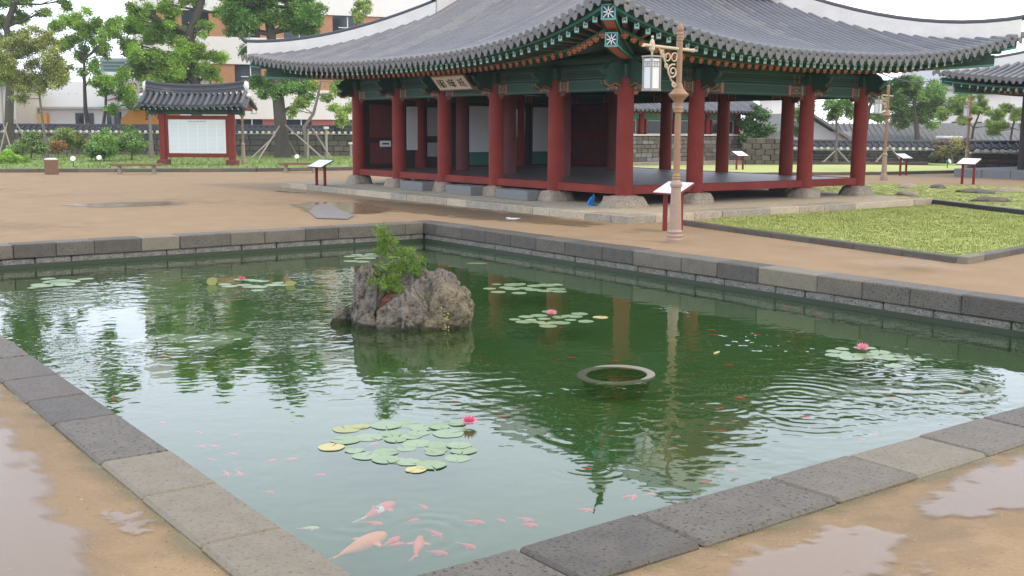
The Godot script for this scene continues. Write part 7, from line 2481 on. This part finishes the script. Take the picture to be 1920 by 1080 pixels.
func fish() -> void:
	koi("red and white koi swimming alone above the orange koi", Vector2(3.04, -5.60), Vector2(3.38, -5.74), "M")
	koi("largest koi, pale orange, close to the near left coping", Vector2(2.64, -5.18), Vector2(3.09, -5.33), "O")
	koi("stout orange red koi heading away in the middle of the near shoal", Vector2(2.99, -4.90), Vector2(3.19, -5.15), "D")
	koi("upper fish of the crossed red pair right of the largest koi", Vector2(2.92, -5.12), Vector2(3.06, -5.17), "R")
	koi("lower fish of the crossed red pair right of the largest koi", Vector2(2.93, -5.09), Vector2(3.03, -5.06), "R")
	koi("red koi just right of the stout orange red one", Vector2(3.25, -5.16), Vector2(3.25, -5.02), "R")
	koi("red koi near the coping right of the near shoal", Vector2(3.28, -4.89), Vector2(3.31, -4.76), "R")
	koi("red koi nearest the near pond corner", Vector2(3.07, -4.90), Vector2(3.14, -4.78), "R")
	koi("red koi just above the head of the largest koi", Vector2(3.00, -5.50), Vector2(3.08, -5.40), "R")
	koi("long red koi leftmost of the group near the right coping", Vector2(3.50, -5.17), Vector2(3.58, -5.06), "R")
	koi("short red koi beside the long red one near the right coping", Vector2(3.67, -5.08), Vector2(3.68, -4.99), "R")
	koi("upper koi of the rightmost red pair in the near shoal", Vector2(3.79, -5.02), Vector2(3.83, -4.91), "R")
	koi("lower koi of the rightmost red pair in the near shoal", Vector2(3.73, -4.92), Vector2(3.81, -4.84), "R")
	koi("faint red koi right of the red and white koi", Vector2(3.43, -5.56), Vector2(3.43, -5.46), "R")
	koi("tiny faint red koi between the red and white and stout koi", Vector2(3.21, -5.35), Vector2(3.30, -5.34), "R")
	koi("pale yellow koi half hidden by the near left coping", Vector2(2.65, -5.62), Vector2(2.75, -5.56), "Y")
	koi("slender red koi close to the right coping below the rippled reflection", Vector2(4.17, -4.93), Vector2(4.24, -4.84), "R")
	koi("left fish of the touching red pair by the right coping", Vector2(4.54, -4.92), Vector2(4.62, -4.90), "R")
	koi("right fish of the touching red pair by the right coping", Vector2(4.56, -4.85), Vector2(4.65, -4.91), "R")
	koi("small red koi among the pads of the largest lily patch", Vector2(3.80, -6.87), Vector2(3.89, -6.88), "R")
	koi("red koi in the middle of the ring of ripples below the rock island", Vector2(5.03, -7.66), Vector2(5.07, -7.58), "R")
	koi("red koi right of the deep pink flower", Vector2(5.05, -7.00), Vector2(5.12, -6.93), "R")
	koi("orange red koi beside the small ring of ripples in the roof's reflection", Vector2(4.71, -5.51), Vector2(4.79, -5.49), "R")
	koi("faint red koi below left of the largest lily patch", Vector2(3.16, -6.47), Vector2(3.23, -6.42), "R")
	koi("small red koi alone at the top of the left shoal", Vector2(2.74, -8.39), Vector2(2.82, -8.34), "R")
	koi("small red koi second from the top of the left shoal", Vector2(2.90, -7.97), Vector2(2.93, -7.88), "R")
	koi("small dark red koi at the upper right of the left shoal", Vector2(3.07, -7.71), Vector2(3.14, -7.66), "R")
	koi("left fish of the red pair in the left shoal's middle", Vector2(2.77, -7.59), Vector2(2.82, -7.51), "R")
	koi("right fish of the red pair in the left shoal's middle", Vector2(2.85, -7.55), Vector2(2.89, -7.46), "R")
	koi("slanting red koi right of the left shoal's middle", Vector2(2.90, -7.29), Vector2(2.92, -7.20), "R")
	koi("red koi closest to the light coping stones", Vector2(2.70, -7.24), Vector2(2.75, -7.17), "R")
	koi("left fish of the red pair right of the left shoal", Vector2(3.02, -6.94), Vector2(3.11, -6.93), "R")
	koi("right fish of the red pair right of the left shoal", Vector2(3.15, -6.90), Vector2(3.24, -6.87), "R")
	koi("left fish of the two bright red koi facing down", Vector2(2.71, -6.91), Vector2(2.69, -6.78), "R")
	koi("right fish of the two bright red koi facing down", Vector2(2.78, -6.86), Vector2(2.76, -6.74), "R")
	koi("faint red koi between the left shoal and the yellow koi", Vector2(2.75, -6.36), Vector2(2.79, -6.28), "R")
	koi("lone red koi by the dark far coping on the left", Vector2(2.71, -9.42), Vector2(2.69, -9.28), "R")
	koi("lone orange red koi nearest the far end of the left coping", Vector2(2.84, -11.77), Vector2(2.91, -11.71), "R")
	koi("faint red koi off the left coping in the bright reflection", Vector2(2.95, -10.96), Vector2(3.03, -10.90), "R")
	koi("faint red koi below the drowned lily leaves", Vector2(3.63, -10.87), Vector2(3.72, -10.81), "R")
	koi("orange red koi right of the lamp's reflection", Vector2(7.12, -6.29), Vector2(7.17, -6.22), "R")
	koi("red koi in a small ring below right of the lamp's reflection", Vector2(6.70, -6.15), Vector2(6.75, -6.08), "R")
	koi("red koi in the lower small ring of ripples", Vector2(6.18, -5.66), Vector2(6.23, -5.58), "R")
	koi("red koi in the middle of the rippled right water", Vector2(7.04, -5.53), Vector2(7.12, -5.47), "R")
	koi("long red koi left of the big right ring of ripples", Vector2(8.20, -5.52), Vector2(8.25, -5.44), "R")
	koi("pale red koi above the big right ring of ripples", Vector2(8.51, -5.60), Vector2(8.57, -5.53), "R")
	koi("dark red koi inside the big right ring of ripples", Vector2(8.95, -5.30), Vector2(9.01, -5.23), "R")
	koi("red koi in the bright water by the right coping", Vector2(6.87, -4.87), Vector2(6.92, -4.80), "R")
	koi("tiny red koi above the one in the bright water by the right coping", Vector2(7.04, -4.88), Vector2(7.11, -4.83), "R")
	koi("brownish red koi at the edge of the green reflection", Vector2(5.50, -4.93), Vector2(5.58, -4.88), "R")
	koi("small orange red koi near the right coping in green water", Vector2(5.18, -4.86), Vector2(5.21, -4.78), "R")
	koi("small faint red koi touching the right coping", Vector2(4.68, -4.87), Vector2(4.76, -4.84), "R")
	koi("small orange red koi behind the flowerless right lily patch", Vector2(10.46, -14.84), Vector2(10.54, -14.79), "R")
	koi("orange red koi near the back right wall left of the lamp's reflection", Vector2(11.25, -13.98), Vector2(11.28, -13.86), "R")
	koi("tiny orange red koi near the back right wall", Vector2(11.38, -13.51), Vector2(11.40, -13.42), "R")
	koi("orange red koi below the pale block of the right wall", Vector2(11.77, -11.77), Vector2(11.84, -11.68), "R")
	koi("upper fish of the pair in the dark green right water", Vector2(9.30, -8.68), Vector2(9.36, -8.60), "R")
	koi("lower fish of the pair in the dark green right water", Vector2(9.14, -8.46), Vector2(9.17, -8.37), "R")
	koi("faint orange koi left of the sunken ring", Vector2(6.97, -8.41), Vector2(7.04, -8.36), "R")
	koi("tiny red koi at the rim of the sunken ring", Vector2(7.24, -8.05), Vector2(7.31, -8.00), "R")
	koi("faint orange koi right of the lamp's reflection in dark water", Vector2(8.05, -7.27), Vector2(8.09, -7.18), "R")
	koi("red koi just below the flowering lily patch above the sunken ring", Vector2(7.96, -9.83), Vector2(8.02, -9.76), "R")
	koi("leftmost orange koi under the right pond wall", Vector2(11.43, -9.33), Vector2(11.45, -9.21), "R")
	koi("upper small koi of the three under the right pond wall", Vector2(11.59, -9.01), Vector2(11.62, -8.93), "R")
	koi("middle small koi of the three under the right pond wall", Vector2(11.24, -8.65), Vector2(11.31, -8.60), "R")
	koi("lower koi of the three under the right pond wall", Vector2(10.96, -8.45), Vector2(10.98, -8.36), "R")
	koi("long orange koi in dark water left of the right lily patch", Vector2(9.49, -8.17), Vector2(9.57, -8.09), "R")
	koi("orange red koi above the rippled right water", Vector2(7.11, -6.29), Vector2(7.13, -6.20), "R")
	var o := thing("sunken_ring", "round cement rim of a sunken basin just breaking the water", "basin rim", Vector3(6.86, -0.318, -7.55))
	var m := MB.new()
	var pr := []
	for i in 13:
		var a := TAU * i / 12.0
		pr.append(Vector2(0.33 + 0.045 * cos(a), 0.018 * sin(a)))
	m.lathe(pr, Vector3.ZERO, 48)
	var rim := part("rim", m.mesh(), M.cement, o)
	rim.rotation = Vector3(0.0, 0.0, 0.036)
	m = MB.new()
	m.lathe([Vector2(0.345, -0.01), Vector2(0.28, -0.16), Vector2(0.0, -0.17)], Vector3.ZERO, 32)
	part("basin", m.mesh(), mat(0.9, lin(0.03, 0.04, 0.01)), o)

var koi_body: ArrayMesh
var koi_tail: ArrayMesh
var koi_fin: ArrayMesh
var koi_patch: ArrayMesh

# tail and head on the plan; bodies swim a finger's breadth below the surface
func koi(label: String, tail: Vector2, head: Vector2, look: String) -> void:
	if koi_body == null:
		var m := MB.new()
		m.lump(Vector3.ZERO, func(d: Vector3) -> Vector3:
			var u := d.x
			var w := 0.088 * (1.0 - 0.5 * clampf(-u, 0.0, 1.0)) * (1.0 + 0.15 * u)
			return Vector3(u * 0.42, d.y * w * 1.05, d.z * w), 18, 12)
		koi_body = m.mesh()
		m = MB.new()
		m.slab(PackedVector2Array([Vector2(-0.36, 0.02), Vector2(-0.5, 0.06), Vector2(-0.6, 0.09), Vector2(-0.53, 0.0), Vector2(-0.6, -0.09), Vector2(-0.5, -0.06), Vector2(-0.36, -0.02)]), -0.008, 0.008)
		koi_tail = m.mesh()
		m = MB.new()
		m.slab(PackedVector2Array([Vector2(0.2, 0.06), Vector2(0.1, 0.19), Vector2(0.05, 0.2), Vector2(0.07, 0.06)]), -0.006, 0.006)
		koi_fin = m.mesh()
		m = MB.new()
		m.lump(Vector3.ZERO, func(d: Vector3) -> Vector3:
			var u := d.x * 0.36 - 0.04
			var w := 0.09 * (1.0 - 0.45 * clampf(-u / 0.42, 0.0, 1.0)) * sqrt(maxf(0.0, 1.0 - pow(u / 0.42, 2.0)))
			return Vector3(d.x * 0.22 - 0.06, absf(d.y) * w * 1.12, d.z * w * 1.06), 14, 10)
		koi_patch = m.mesh()
	var ln := tail.distance_to(head)
	var c := (tail + head) * 0.5
	var o := thing("koi", label, "fish", Vector3(c.x, -0.3065 - ln * 0.08, c.y), -(head - tail).angle(), "koi swimming in the pond")
	o.scale = Vector3(1.0, 1.0, 1.25 if ln < 0.2 else 1.1) * ln * (1.12 if ln < 0.2 else 1.0)
	var skin: Material = {"R": M.koi_red, "O": M.koi_orange, "D": M.koi_deep, "M": M.koi_red, "Y": M.koi_yellow}[look]
	part("body", koi_body, skin, o)
	var tl := part("tail_fin", koi_tail, M.koi_white if look == "M" else skin, o)
	tl.rotation = Vector3(PI / 2 - 0.5, 0, 0)
	if ln > 0.105:
		for s in [-1, 1]:
			var fn := part("side_fin", koi_fin, skin, o)
			fn.rotation.x = PI / 2 * s
	if look == "M":
		part("white_patch", koi_patch, M.koi_white, o)
